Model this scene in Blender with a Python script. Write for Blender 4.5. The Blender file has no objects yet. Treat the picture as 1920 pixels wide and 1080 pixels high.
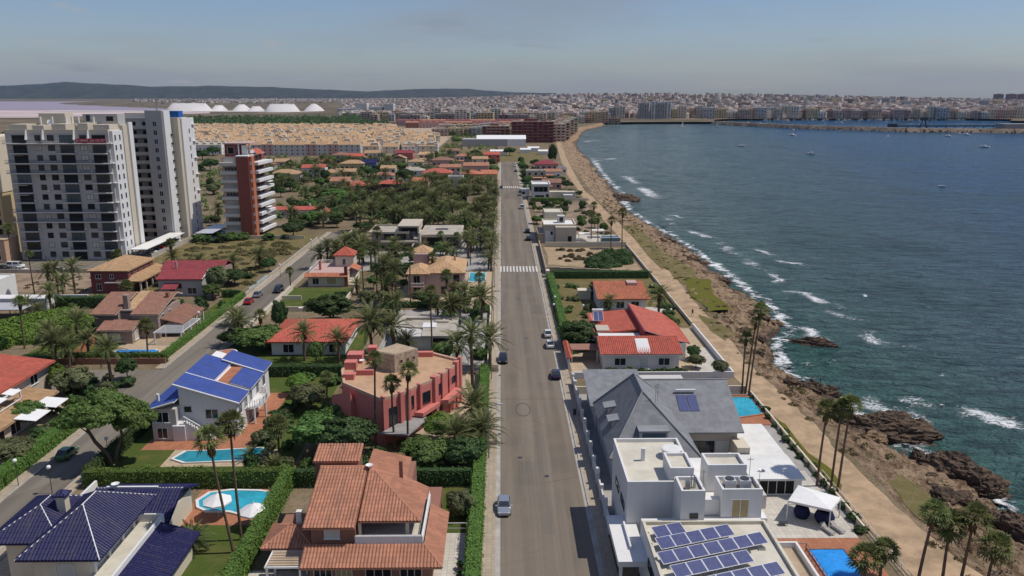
import bpy, bmesh, math, random
import numpy as np
from mathutils import Vector, noise
R = math.radians
random.seed(7); RNG = np.random.default_rng(7)
SC = bpy.context.scene
COL = SC.collection

# ---------------------------------------------------------------- camera
PITCH, YAW, CAMH, FPX = math.atan(364/1500.), R(0.76), 50.0, 1500.0
cam = bpy.data.cameras.new('camera'); cam.sensor_width = 36; cam.lens = 36*FPX/1920
cam.clip_start = 1; cam.clip_end = 80000
camo = bpy.data.objects.new('camera', cam); COL.objects.link(camo)
camo.location = (0, 0, CAMH); camo.rotation_euler = (math.pi/2-PITCH, 0, -YAW)
SC.camera = camo

# ---------------------------------------------------------------- world and sun
SUN_EL, SUN_AZ = R(60), R(87)        # azimuth clockwise from +Y
wd = bpy.data.worlds.new('World'); SC.world = wd; wd.use_nodes = True
nt = wd.node_tree; N = nt.nodes; L = nt.links; N.clear()
def nd(t, **k):
    n = N.new(t)
    for a, b in k.items(): setattr(n, a, b)
    return n
sky = nd('ShaderNodeTexSky', sky_type='NISHITA', sun_disc=False)
sky.sun_elevation = SUN_EL; sky.sun_rotation = SUN_AZ; sky.altitude = 50
sky.air_density = 1.3; sky.dust_density = .5; sky.ozone_density = 3.0
tc = nd('ShaderNodeTexCoord')
sep = nd('ShaderNodeSeparateXYZ'); L.new(tc.outputs['Generated'], sep.inputs[0])
def mth(op, a, b=None, cl=False):
    n = nd('ShaderNodeMath', operation=op); n.use_clamp = cl
    for i, v in enumerate((a, b)):
        if v is None: continue
        if isinstance(v, (int, float)): n.inputs[i].default_value = v
        else: L.new(v, n.inputs[i])
    return n.outputs[0]
den = mth('ADD', mth('MAXIMUM', sep.outputs[2], 0.0), 0.11)
px_ = mth('DIVIDE', sep.outputs[0], den); py_ = mth('DIVIDE', sep.outputs[1], den)
cmb = nd('ShaderNodeCombineXYZ'); L.new(px_, cmb.inputs[0]); L.new(py_, cmb.inputs[1])
veil = nd('ShaderNodeTexNoise'); veil.inputs['Scale'].default_value = 0.34; veil.inputs['Detail'].default_value = 5
L.new(cmb.outputs[0], veil.inputs['Vector'])
puff = nd('ShaderNodeTexNoise'); puff.inputs['Scale'].default_value = 2.3; puff.inputs['Detail'].default_value = 6
L.new(cmb.outputs[0], puff.inputs['Vector'])
def rng(v, a, b, c=0., d=1.):
    n = nd('ShaderNodeMapRange'); n.interpolation_type = 'SMOOTHSTEP'; L.new(v, n.inputs[0])
    for i, x in enumerate((a, b, c, d)): n.inputs[1+i].default_value = x
    return n.outputs[0]
vm = rng(veil.outputs[0], .42, .68, .05, .7)
pm = mth('MULTIPLY', rng(puff.outputs[0], .60, .76), .7)
grey = nd('ShaderNodeTexNoise'); grey.inputs['Scale'].default_value = 1.3; grey.inputs['Detail'].default_value = 5; L.new(cmb.outputs[0], grey.inputs['Vector'])
gm_ = rng(grey.outputs[0], .60, .78, 0, .35)
tint = nd('ShaderNodeMix', data_type='RGBA', blend_type='MULTIPLY'); tint.inputs[0].default_value = 1
L.new(sky.outputs[0], tint.inputs[6]); tint.inputs[7].default_value = (.60, .68, .92, 1)
mx = nd('ShaderNodeMix', data_type='RGBA'); L.new(vm, mx.inputs[0]); L.new(tint.outputs[2], mx.inputs[6])
mx.inputs[7].default_value = (2.75, 2.85, 3.2, 1)
mx2 = nd('ShaderNodeMix', data_type='RGBA'); L.new(pm, mx2.inputs[0]); L.new(mx.outputs[2], mx2.inputs[6])
mx2.inputs[7].default_value = (3.9, 3.85, 4.0, 1)
bg = nd('ShaderNodeBackground'); bg.inputs[1].default_value = 0.10
mx3 = nd('ShaderNodeMix', data_type='RGBA'); L.new(gm_, mx3.inputs[0]); L.new(mx2.outputs[2], mx3.inputs[6]); mx3.inputs[7].default_value = (1.75, 2.0, 2.5, 1)
L.new(mx3.outputs[2], bg.inputs[0])
wo = nd('ShaderNodeOutputWorld'); L.new(bg.outputs[0], wo.inputs[0])
sun = bpy.data.lights.new('sun', 'SUN'); sun.energy = 3.4; sun.angle = R(0.53); sun.color = (1, .94, .85)
suno = bpy.data.objects.new('sun', sun); COL.objects.link(suno)
sd = Vector((math.sin(SUN_AZ)*math.cos(SUN_EL), math.cos(SUN_AZ)*math.cos(SUN_EL), math.sin(SUN_EL)))
suno.rotation_euler = sd.to_track_quat('Z', 'Y').to_euler(); suno.location = (0, 0, 300)
vs = SC.view_settings; vs.view_transform = 'Standard'; vs.look = 'None'; vs.exposure = 0.03; vs.gamma = 1
SC.display_settings.display_device = 'sRGB'
SC.render.engine = 'CYCLES'; SC.cycles.max_bounces = 5; SC.cycles.diffuse_bounces = 2; SC.cycles.glossy_bounces = 2
SC.cycles.transmission_bounces = 2; SC.cycles.transparent_max_bounces = 10; SC.cycles.volume_bounces = 0
HAZE = 2.0e-5
SC.cycles.use_denoising = True; SC.cycles.caustics_reflective = False; SC.cycles.caustics_refractive = False

# ---------------------------------------------------------------- survey helper: map point of a sighted spot
cp, sp_, cy, sy_ = math.cos(PITCH), math.sin(PITCH), math.cos(YAW), math.sin(YAW)
def G(x, y, z=0.):
    u = (x-960)/FPX; v = (y-540)/FPX
    dy = cp-v*sp_; dz = -(sp_+v*cp); t = (z-CAMH)/dz
    return (u*t*cy+dy*t*sy_, -u*t*sy_+dy*t*cy)
def row(X, Y, Z):
    x = X*cy-Y*sy_; y = X*sy_+Y*cy; z = Z-CAMH; d = y*cp-z*sp_
    return (960+FPX*x/d, 540-FPX*(y*sp_+z*cp)/d)
def height_at(X, Y, yt):
    lo, hi = -10., 200.
    for _ in range(40):
        m = (lo+hi)/2
        if row(X, Y, m)[1] > yt: lo = m
        else: hi = m
    return lo

# ---------------------------------------------------------------- materials
MATS = {}
def newmat(name):
    m = bpy.data.materials.new(name); m.use_nodes = True
    nt = m.node_tree; nt.nodes.clear()
    out = nt.nodes.new('ShaderNodeOutputMaterial'); b = nt.nodes.new('ShaderNodeBsdfPrincipled')
    nt.links.new(b.outputs[0], out.inputs[0]); MATS[name] = m
    return m, nt, b, out
class NT:
    def __init__(s, nt): s.nt = nt
    def n(s, t, ins=None, **k):
        n = s.nt.nodes.new(t)
        for a, b in k.items(): setattr(n, a, b)
        for a, v in (ins or {}).items(): s.set(n.inputs[a], v)
        return n
    def set(s, sock, v):
        if hasattr(v, 'is_output') or hasattr(v, 'links') and not isinstance(v, (tuple, list, float, int)): s.nt.links.new(v, sock)
        elif isinstance(v, (tuple, list)) and len(v) == 3 and len(sock.default_value) == 4: sock.default_value = (*v, 1)
        else: sock.default_value = v
    def math(s, op, a, b=0., cl=False):
        n = s.n('ShaderNodeMath', {0: a, 1: b}, operation=op); n.use_clamp = cl; return n.outputs[0]
    def noise(s, scale, detail=4, vec=None, rough=.55, dist=0):
        n = s.n('ShaderNodeTexNoise', {'Scale': scale, 'Detail': detail, 'Roughness': rough, 'Distortion': dist})
        s.nt.links.new(vec if vec is not None else s.pos(), n.inputs['Vector']); return n.outputs[0]
    def pos(s):
        if not hasattr(s, '_p'): s._p = s.n('ShaderNodeNewGeometry').outputs['Position']
        return s._p
    def range(s, v, a, b, c=0., d=1., smooth=True):
        n = s.n('ShaderNodeMapRange', {0: v, 1: a, 2: b, 3: c, 4: d}); n.interpolation_type = 'SMOOTHSTEP' if smooth else 'LINEAR'; return n.outputs[0]
    def mix(s, f, a, b, blend='MIX'):
        n = s.n('ShaderNodeMix', data_type='RGBA', blend_type=blend); s.set(n.inputs[0], f); s.set(n.inputs[6], a); s.set(n.inputs[7], b); return n.outputs[2]
    def scale(s, vec, x, y, z):
        n = s.n('ShaderNodeVectorMath', {0: vec, 1: (x, y, z)}, operation='MULTIPLY'); return n.outputs[0]
    def bump(s, h, strength=.5, dist=.1):
        return s.n('ShaderNodeBump', {'Strength': strength, 'Distance': dist, 'Height': h}).outputs[0]
def sc(c, k): return tuple(min(1., x*k) for x in c)
def plain(name, col, rough=.8, var=.18, scale=.6, metal=0., bump=0., bscale=6., spec=.3, fine=0.):
    """solid material with blotchy age and fine grain"""
    if name in MATS: return MATS[name]
    m, nt, b, o = newmat(name); t = NT(nt)
    f = t.range(t.noise(scale, 6, rough=.65), .3, .7)
    c = t.mix(f, sc(col, 1-var), sc(col, 1+var*.6))
    if fine: c = t.mix(t.range(t.noise(bscale*3, 3), .35, .7, 0, fine), c, sc(col, .55))
    t.set(b.inputs['Base Color'], c); b.inputs['Roughness'].default_value = rough; b.inputs['Metallic'].default_value = metal
    b.inputs['Specular IOR Level'].default_value = spec
    if bump: t.set(b.inputs['Normal'], t.bump(t.noise(bscale, 5), bump, .08))
    return m
def render_wall(name, col, dirt=.25):
    """painted render: faint streaks running down, blotches"""
    if name in MATS: return MATS[name]
    m, nt, b, o = newmat(name); t = NT(nt)
    st = t.noise(1.0, 5, t.scale(t.pos(), 1.6, 1.6, .14), .65)
    f = t.range(st, .42, .75, 0, dirt)
    c = t.mix(f, col, sc(col, .62)); c = t.mix(t.range(t.noise(.35, 5), .35, .7, 0, .35*dirt+.08), c, sc(col, .75))
    t.set(b.inputs['Base Color'], c); b.inputs['Roughness'].default_value = .85; b.inputs['Specular IOR Level'].default_value = .2
    t.set(b.inputs['Normal'], t.bump(t.noise(14, 4), .15, .03))
    return m
def tiled(name, col, pu=.36, pv=.62, bump=True, rough=.75, spec=.25, vary=.32):
    """barrel tiles: uv in metres, u along the eave; per-tile shade, weathering"""
    if name in MATS: return MATS[name]
    m, nt, b, o = newmat(name); t = NT(nt)
    uv = t.n('ShaderNodeUVMap').outputs[0]; oi = t.math('MULTIPLY', t.n('ShaderNodeObjectInfo').outputs['Random'], 50.)
    sx = t.n('ShaderNodeSeparateXYZ', {0: uv})
    iu = t.math('FLOOR', t.math('DIVIDE', sx.outputs[0], pu)); iv = t.math('FLOOR', t.math('DIVIDE', sx.outputs[1], pv))
    wn = t.n('ShaderNodeTexWhiteNoise', noise_dimensions='2D'); cb = t.n('ShaderNodeCombineXYZ', {0: iu, 1: iv}); nt.links.new(cb.outputs[0], wn.inputs['Vector'])
    c = t.mix(wn.outputs[0], sc(col, 1-vary), sc(col, 1+vary*.8))
    c = t.mix(t.range(t.noise(.5, 6, rough=.7), .4, .75, 0, .45), c, sc((col[0]*.75, col[1]*.8, col[2]*.85), .8))
    c = t.mix(t.range(t.noise(5, 3), .55, .75, 0, .35), c, sc((.6*col[0]+.2, .6*col[1]+.2, .6*col[2]+.18), .8))
    sv = t.n('ShaderNodeCombineXYZ', {0: t.math('MULTIPLY', sx.outputs[0], 1.4), 1: t.math('MULTIPLY', sx.outputs[1], .16), 2: oi}).outputs[0]
    c = t.mix(t.range(t.noise(1., 5, sv, .7), .48, .72, 0, .5), c, sc((col[0]*.45+.10, col[1]*.45+.085, col[2]*.45+.07), .8))
    t.set(b.inputs['Base Color'], c); b.inputs['Roughness'].default_value = rough; b.inputs['Specular IOR Level'].default_value = spec
    if bump:
        fu = t.math('FRACT', t.math('DIVIDE', sx.outputs[0], pu)); fv = t.math('FRACT', t.math('DIVIDE', sx.outputs[1], pv))
        hu = t.math('SINE', t.math('MULTIPLY', fu, math.pi)); h = t.math('SUBTRACT', t.math('MULTIPLY', hu, .8), t.math('MULTIPLY', fv, .35))
        t.set(b.inputs['Normal'], t.bump(h, .8, .09))
    return m
def leafmat(name, col, col2=None, trans=.35):
    if name in MATS: return MATS[name]
    m, nt, b, o = newmat(name); t = NT(nt); nt.nodes.remove(b)
    a = t.n('ShaderNodeAttribute', attribute_name='shade').outputs['Fac']
    oi = t.n('ShaderNodeObjectInfo').outputs['Random']
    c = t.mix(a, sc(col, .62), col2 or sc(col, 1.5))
    hs = t.n('ShaderNodeHueSaturation', {'Hue': t.range(oi, 0, 1, .482, .518, False), 'Saturation': 1., 'Value': t.range(oi, 0, 1, .8, 1.2, False), 'Color': c}).outputs[0]
    d = t.n('ShaderNodeBsdfDiffuse', {'Color': hs}); tr = t.n('ShaderNodeBsdfTranslucent', {'Color': hs})
    mxs = t.n('ShaderNodeMixShader', {0: trans}); nt.links.new(d.outputs[0], mxs.inputs[1]); nt.links.new(tr.outputs[0], mxs.inputs[2])
    gl = t.n('ShaderNodeBsdfGlossy', {'Color': (1, 1, 1, 1), 'Roughness': .6}); m2 = t.n('ShaderNodeMixShader', {0: .012})
    nt.links.new(mxs.outputs[0], m2.inputs[1]); nt.links.new(gl.outputs[0], m2.inputs[2]); nt.links.new(m2.outputs[0], o.inputs[0])
    return m
def glassy(name, col, rough=.06, spec=.6):
    if name in MATS: return MATS[name]
    m, nt, b, o = newmat(name); t = NT(nt)
    b.inputs['Roughness'].default_value = rough; b.inputs['Specular IOR Level'].default_value = spec
    oi = t.n('ShaderNodeObjectInfo').outputs['Random']
    t.set(b.inputs['Base Color'], t.mix(oi, sc(col, .5), sc(col, 1.8)))
    return m

# ---------------------------------------------------------------- mesh helpers
class MB:
    def __init__(s): s.V = []; s.F = []; s.M = []
    def add(s, v, f, mi=0):
        o = len(s.V); s.V += v; s.F += [tuple(i+o for i in q) for q in f]; s.M += [mi]*len(f); return s
    def box(s, x0, x1, y0, y1, z0, z1, mi=0):
        v = [(x0,y0,z0),(x1,y0,z0),(x1,y1,z0),(x0,y1,z0),(x0,y0,z1),(x1,y0,z1),(x1,y1,z1),(x0,y1,z1)]
        return s.add(v, [(0,3,2,1),(4,5,6,7),(0,1,5,4),(1,2,6,5),(2,3,7,6),(3,0,4,7)], mi)
    def prism(s, poly, z0, z1, mi=0):
        a = sum(poly[i][0]*poly[(i+1)%len(poly)][1]-poly[(i+1)%len(poly)][0]*poly[i][1] for i in range(len(poly)))
        if a < 0: poly = poly[::-1]
        n = len(poly); zf = (lambda k, i: k[i] if isinstance(k, (list, tuple)) else k)
        v = [(p[0], p[1], zf(z0, i)) for i, p in enumerate(poly)]+[(p[0], p[1], zf(z1, i)) for i, p in enumerate(poly)]
        f = [tuple(range(n-1, -1, -1)), tuple(range(n, 2*n))]+[(i, (i+1)%n, n+(i+1)%n, n+i) for i in range(n)]
        return s.add(v, f, mi)
    def tube(s, pts, rad, n=6, mi=0, cap=True):
        rings = []; P = [Vector(p) for p in pts]
        for i, p in enumerate(P):
            d = (P[min(i+1, len(P)-1)]-P[max(i-1, 0)]).normalized(); u = d.orthogonal().normalized()
            if abs(d.z) > .95: u = Vector((1, 0, 0))
            w = d.cross(u).normalized(); u = w.cross(d); r = rad[i] if isinstance(rad, (list, tuple)) else rad
            rings.append([tuple(p+(u*math.cos(a)+w*math.sin(a))*r) for a in [2*math.pi*k/n for k in range(n)]])
        v = [q for r_ in rings for q in r_]; f = []
        for i in range(len(P)-1):
            for k in range(n): f.append((i*n+k, i*n+(k+1)%n, (i+1)*n+(k+1)%n, (i+1)*n+k))
        if cap: f += [tuple(range(n-1, -1, -1)), tuple(range((len(P)-1)*n, len(P)*n))]
        return s.add(v, f, mi)
    def lathe(s, prof, n=12, c=(0, 0, 0), mi=0):
        v = []; f = []
        for r, z in prof: v += [(c[0]+r*math.cos(2*math.pi*k/n), c[1]+r*math.sin(2*math.pi*k/n), c[2]+z) for k in range(n)]
        for i in range(len(prof)-1):
            for k in range(n): f.append((i*n+k, i*n+(k+1)%n, (i+1)*n+(k+1)%n, (i+1)*n+k))
        f += [tuple(range(n-1, -1, -1)), tuple(range((len(prof)-1)*n, len(prof)*n))]
        return s.add(v, f, mi)
    def ring(s, x0, x1, y0, y1, z0, z1, t, mi=0):
        o = [(x0,y0),(x1,y0),(x1,y1),(x0,y1)]; q = [(x0+t,y0+t),(x1-t,y0+t),(x1-t,y1-t),(x0+t,y1-t)]
        v = [(*p, z) for z in (z0, z1) for p in o+q]; f = []
        for i in range(4):
            j = (i+1) % 4
            f += [(i, j, 8+j, 8+i), (4+j, 4+i, 12+i, 12+j), (8+i, 8+j, 12+j, 12+i), (j, i, 4+i, 4+j)]
        return s.add(v, f, mi)
def link(o, parent=None):
    COL.objects.link(o)
    if parent is not None: o.parent = parent
    return o
def mesh(name, V, F, mats, mi=None, smooth=False, uv=None, shade=None):
    me = bpy.data.meshes.new(name); me.from_pydata(V, [], F)
    for m in (mats if isinstance(mats, (list, tuple)) else [mats]): me.materials.append(m)
    if mi is not None and any(mi): me.polygons.foreach_set('material_index', mi)
    if smooth: me.polygons.foreach_set('use_smooth', [True]*len(F))
    if uv is not None:
        l = me.uv_layers.new(name='uv'); l.data.foreach_set('uv', [c for p in uv for c in p])
    if shade is not None:
        a = me.attributes.new('shade', 'FLOAT', 'FACE'); a.data.foreach_set('value', shade)
    me.update(); return me
def soup(name, Q, mat, shade, extra=None):
    """mesh of loose quads Q (n,4,3) with a value per face"""
    Q = np.asarray(Q, dtype=np.float32); n = len(Q); me = bpy.data.meshes.new(name)
    me.vertices.add(n*4); me.vertices.foreach_set('co', Q.reshape(-1))
    me.loops.add(n*4); me.loops.foreach_set('vertex_index', np.arange(n*4, dtype=np.int32))
    me.polygons.add(n); me.polygons.foreach_set('loop_start', np.arange(0, n*4, 4, dtype=np.int32))
    try: me.polygons.foreach_set('loop_total', np.full(n, 4, dtype=np.int32))
    except Exception: pass
    me.materials.append(mat); me.update(calc_edges=True)
    a = me.attributes.new('shade', 'FLOAT', 'FACE'); a.data.foreach_set('value', np.asarray(shade, dtype=np.float32))
    return me
def thing(name, label, cat, loc=(0, 0, 0), group=None, kind=None):
    o = bpy.data.objects.new(name, None); link(o); o.location = loc; o.empty_display_size = .1
    tag(o, label, cat, group, kind); return o
def tag(o, label=None, cat=None, group=None, kind=None):
    if label: o['label'] = label
    if cat: o['category'] = cat
    if group: o['group'] = group
    if kind: o['kind'] = kind
    return o
def root_loc(T):
    v = Vector((0, 0, 0))
    while T is not None: v += T.location; T = T.parent
    return v
def part(T, name, mb, mats, smooth=False, label=None, kind=None, uv=None):
    """part of thing T, given in map coordinates"""
    o = root_loc(T) if T is not None else Vector((0, 0, 0))
    V = [(x-o.x, y-o.y, z-o.z) for x, y, z in mb.V]
    ob = bpy.data.objects.new(name, mesh(name, V, mb.F, mats, mb.M, smooth, uv)); link(ob, T)
    return tag(ob, label, None, None, kind)
def B(T, name, mat, x0, x1, y0, y1, z0, z1, **k): return part(T, name, MB().box(x0, x1, y0, y1, z0, z1), mat, **k)
def solo(name, mb, mats, label, cat, group=None, kind=None, smooth=False):
    """single-mesh thing; its origin at the foot of its middle"""
    xs = [v[0] for v in mb.V]; ys = [v[1] for v in mb.V]; o = ((min(xs)+max(xs))/2, (min(ys)+max(ys))/2, min(v[2] for v in mb.V))
    ob = bpy.data.objects.new(name, mesh(name, [(x-o[0], y-o[1], z-o[2]) for x, y, z in mb.V], mb.F, mats, mb.M, smooth)); link(ob)
    ob.location = o; return tag(ob, label, cat, group, kind)
def struct(name, mb, mats, smooth=False, kind='structure', parent=None):
    ob = bpy.data.objects.new(name, mesh(name, mb.V, mb.F, mats, mb.M, smooth)); link(ob, parent)
    if parent is None: ob['kind'] = kind
    return ob
def copy_tree(o, parent=None):
    c = o.copy(); COL.objects.link(c); c.parent = parent
    for ch in o.children: copy_tree(ch, c)
    return c

# ---------------------------------------------------------------- roofs
def tile_plane(poly, lift=.03, pu=.36, pv=.62, amp=.125, seg=4):
    """corrugated rows of barrel tiles over a flat polygon whose first edge is the eave"""
    P = [Vector(p) for p in poly]; u = (P[1]-P[0]).normalized(); n = None
    for k in range(2, len(P)):
        n = u.cross(P[k]-P[0])
        if n.length > 1e-3: break
    n.normalize()
    if n.z < 0: n = -n
    v = n.cross(u); v.normalize()
    if (P[2]-P[0]).dot(v) < 0: v = -v
    p2 = [((p-P[0]).dot(u), (p-P[0]).dot(v)) for p in P]
    x0, x1 = min(p[0] for p in p2), max(p[0] for p in p2); y0, y1 = min(p[1] for p in p2), max(p[1] for p in p2)
    nx = int((x1-x0)/pu*seg)+2; ny = int((y1-y0)/pv)+1
    V = []; F = []
    for j in range(ny):
        for (dy, off) in ((0, .022), (pv, .0)):
            for i in range(nx):
                x = x0+i*pu/seg; V.append((x, y0+j*pv+dy, off+amp*abs(math.sin(math.pi*i/seg))))
    for j in range(2*ny-1):
        for i in range(nx-1): F.append((j*nx+i, j*nx+i+1, (j+1)*nx+i+1, (j+1)*nx+i))
    me = bpy.data.meshes.new('t'); me.from_pydata(V, [], F); bm = bmesh.new(); bm.from_mesh(me); bpy.data.meshes.remove(me)
    A = sum(p2[i][0]*p2[(i+1)%len(p2)][1]-p2[(i+1)%len(p2)][0]*p2[i][1] for i in range(len(p2)))
    q = p2 if A > 0 else p2[::-1]
    for i in range(len(q)):
        a, b = q[i], q[(i+1)%len(q)]; no = (b[1]-a[1], -(b[0]-a[0]), 0)
        bmesh.ops.bisect_plane(bm, geom=bm.verts[:]+bm.edges[:]+bm.faces[:], plane_co=(a[0], a[1], 0), plane_no=no, clear_outer=True)
    bm.verts.index_update(); V = []; F = []; U = []
    for vv in bm.verts: c = vv.co; V.append(tuple(P[0]+u*c.x+v*c.y+n*(c.z+lift)))
    for f in bm.faces:
        ids = [w.index for w in f.verts]; cs = [(w.co.x, w.co.y) for w in f.verts]
        F.append(ids if True else ids); U += cs
    bm.free(); return V, F, U
def poly_uv(poly):
    P = [Vector(p) for p in poly]; u = (P[1]-P[0]).normalized(); n = None
    for k in range(2, len(P)):
        n = u.cross(P[k]-P[0])
        if n.length > 1e-3: break
    n.normalize(); v = n.cross(u); return [((p-P[0]).dot(u), (p-P[0]).dot(v)) for p in P]
def roof(T, faces, mat, th=.16, near=False, cap=None, trim=None, name='roof'):
    """closed roof slab over planes (each an eave-first polygon); near roofs get real tile courses"""
    key = {}; V = []
    def vi(p):
        k = tuple(round(c, 2) for c in p)
        if k not in key: key[k] = len(V); V.append(tuple(p))
        return key[k]
    tops = []
    for f in faces:
        ids = [vi(p) for p in f]; n = Vector((0, 0, 0))
        for i in range(len(f)): a, b = Vector(f[i]), Vector(f[(i+1)%len(f)]); n += a.cross(b)
        tops.append((ids, f, n.z < 0))
    nv = len(V); V2 = V+[(x, y, z-th) for x, y, z in V]; F = []; UV = []; MI = []; ec = {}
    for ids, f, flip in tops:
        uv = poly_uv(f); q = list(zip(ids, uv)); q = q[::-1] if flip else q
        F.append(tuple(a for a, _ in q)); UV += [b for _, b in q]; MI.append(0)
        F.append(tuple(a+nv for a, _ in q[::-1])); UV += [b for _, b in q[::-1]]; MI.append(1)
        k = [a for a, _ in q]
        for i in range(len(k)): ec.setdefault(tuple(sorted((k[i], k[(i+1)%len(k)]))), []).append((k[i], k[(i+1)%len(k)]))
    for e, l in ec.items():
        if len(l) == 1: a, b = l[0]; F.append((a, a+nv, b+nv, b)); UV += [(0, 0)]*4; MI.append(1)
    o = root_loc(T)
    me = mesh(name, [(x-o.x, y-o.y, z-o.z) for x, y, z in V2], F, [mat, trim or mat], MI, uv=UV)
    r = bpy.data.objects.new(name, me); link(r, T)
    if near:
        TV = []; TF = []; TU = []
        for ids, f, flip in tops:
            v, ff, uu = tile_plane(f); k = len(TV); TV += v; TF += [[i+k for i in q] for q in ff]; TU += uu
        m2 = mesh('roof_tiles', [(x-o.x, y-o.y, z-o.z) for x, y, z in TV], TF, MATS.get(mat.name+'_courses', mat), uv=TU)
        t = bpy.data.objects.new('roof_tiles', m2); link(t, r); t['kind'] = 'stuff'
    if cap:
        for e, l in ec.items():
            if len(l) == 2:
                a, b = Vector(V[e[0]]), Vector(V[e[1]])
                if (b-a).length < .8: continue
                part(r, 'ridge_cap', MB().tube([a+Vector((0, 0, .04)), b+Vector((0, 0, .04))], .08 if cap.name == 'white_frame' else .13, 6), cap)
    return r
def hip(x0, x1, y0, y1, z, rise, ov=.5, ridge=None):
    """four planes of a hip roof over a rectangle"""
    x0 -= ov; x1 += ov; y0 -= ov; y1 += ov; w, d = x1-x0, y1-y0
    if w >= d: a = (x0+d/2, (y0+y1)/2, z+rise); b = (x1-d/2, (y0+y1)/2, z+rise)
    else: a = ((x0+x1)/2, y0+w/2, z+rise); b = ((x0+x1)/2, y1-w/2, z+rise)
    if ridge: a, b = ridge
    c = [(x0, y0, z), (x1, y0, z), (x1, y1, z), (x0, y1, z)]
    same = (Vector(a)-Vector(b)).length < .05
    if same: return [[c[0], c[1], a], [c[1], c[2], a], [c[2], c[3], a], [c[3], c[0], a]]
    if abs(a[0]-b[0]) > abs(a[1]-b[1]): return [[c[0], c[1], b, a], [c[1], c[2], b], [c[2], c[3], a, b], [c[3], c[0], a]]
    return [[c[0], c[1], a], [c[1], c[2], b, a], [c[2], c[3], b], [c[3], c[0], a, b]]
def gable(x0, x1, y0, y1, z, rise, ov=.4, axis='x', at=.5):
    x0 -= ov; x1 += ov; y0 -= ov; y1 += ov
    if axis == 'x':
        ym = y0+(y1-y0)*at; return [[(x0, y0, z), (x1, y0, z), (x1, ym, z+rise), (x0, ym, z+rise)], [(x1, y1, z), (x0, y1, z), (x0, ym, z+rise), (x1, ym, z+rise)]]
    xm = x0+(x1-x0)*at; return [[(x1, y0, z), (x1, y1, z), (xm, y1, z+rise), (xm, y0, z+rise)], [(x0, y1, z), (x0, y0, z), (xm, y0, z+rise), (xm, y1, z+rise)]]
def flat_roof(T, x0, x1, y0, y1, z, h, wallm, deckm, t=.25):
    part(T, 'parapet', MB().ring(x0-.004, x1+.004, y0-.004, y1+.004, z, z+h, t), wallm)
    return B(T, 'roof_deck', deckm, x0+t, x1-t, y0+t, y1-t, z, z+.06)
# ---------------------------------------------------------------- windows
WC = {}
FACE = {'S': 0, 'E': math.pi/2, 'N': math.pi, 'W': -math.pi/2}
def window(T, face, u, c, z, w, h, frame='white_frame', pane='window_glass', sill=True, mull=1, name='window', bars=0):
    """framed window on a wall: u position along the wall, c wall coordinate, z sill height"""
    k = (round(w, 2), round(h, 2), frame, sill, mull, bars)
    if k not in WC:
        m = MB(); d, t = .07, .07
        m.box(-w/2-t, -w/2, -d, .02, -t, h+t); m.box(w/2, w/2+t, -d, .02, -t, h+t)
        m.box(-w/2, w/2, -d, .02, h, h+t); m.box(-w/2, w/2, -d, .02, -t, 0)
        for i in range(mull): x = -w/2+w*(i+1)/(mull+1); m.box(x-.035, x+.035, -d*.8, -.012, 0, h)
        for i in range(bars): zz = h*(i+1)/(bars+1); m.box(-w/2, w/2, -d*.75, -.012, zz-.025, zz+.025)
        if sill: m.box(-w/2-.15, w/2+.15, -.16, .02, -t-.07, -t)
        f = mesh('window', m.V, m.F, MATS[frame]); p = MB().box(-w/2, w/2, -.015, .015, 0, h)
        WC[k] = (f, p)
    f, p = WC[k]; kp = k+(pane,)
    if kp not in WC: WC[kp] = mesh('pane', p.V, p.F, MATS[pane])
    o = bpy.data.objects.new(name, f); link(o, T); r = root_loc(T)
    o.rotation_euler.z = FACE[face]
    o.location = (u-r.x, c-r.y, z-r.z) if face in 'SN' else (c-r.x, u-r.y, z-r.z)
    q = bpy.data.objects.new('pane', WC[kp]); link(q, o); return o
def rail(T, pts, z, h=1., mat='white_frame', step=.9, name='railing', r=.03):
    m = MB()
    for a, b in zip(pts, pts[1:]):
        l = math.dist(a, b); n = max(1, int(l/step))
        m.tube([(*a, z+h), (*b, z+h)], r*1.3, 5); m.tube([(*a, z+.12), (*b, z+.12)], r, 4)
        for i in range(n+1): t = i/n; x, y = a[0]+(b[0]-a[0])*t, a[1]+(b[1]-a[1])*t; m.box(x-r, x+r, y-r, y+r, z, z+h)
    return part(T, name, m, MATS[mat] if isinstance(mat, str) else mat)
# ---------------------------------------------------------------- palette
plain('white_frame', (.74, .73, .70), .6, .08); plain('dark_frame', (.03, .03, .035), .5, .1)
plain('brown_frame', (.10, .05, .03), .6); plain('steel', (.35, .36, .37), .35, .1, metal=.8)
plain('dark_metal', (.05, .05, .055), .5, .1); plain('black', (.015, .015, .016), .6, .1)
glassy('window_glass', (.02, .026, .034)); glassy('dark_opening', (.012, .011, .012), .5, .2); glassy('blue_glass', (.06, .10, .12))
plain('blind', (.55, .54, .50), .7, .06); plain('beige_blind', (.42, .33, .17), .7, .06)
render_wall('white_wall', (.72, .71, .69), .2); render_wall('cream_wall', (.66, .58, .45), .22); render_wall('beige_wall', (.52, .45, .36), .22)
render_wall('grey_wall', (.42, .40, .39), .2); render_wall('pale_grey_wall', (.56, .54, .51), .2); render_wall('brown_wall', (.30, .15, .105), .25)
render_wall('taupe_wall', (.33, .25, .21), .2); render_wall('maroon_wall', (.21, .07, .075), .2); render_wall('pink_wall', (.60, .20, .17), .25)
render_wall('peach_wall', (.55, .36, .25), .2); render_wall('rose_wall', (.52, .36, .32), .2); render_wall('yellow_wall', (.58, .45, .25), .25)
render_wall('block_wall', (.40, .33, .25), .4); render_wall('brick_red', (.26, .085, .066), .3); render_wall('blue_wall', (.16, .19, .36), .15)
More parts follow.
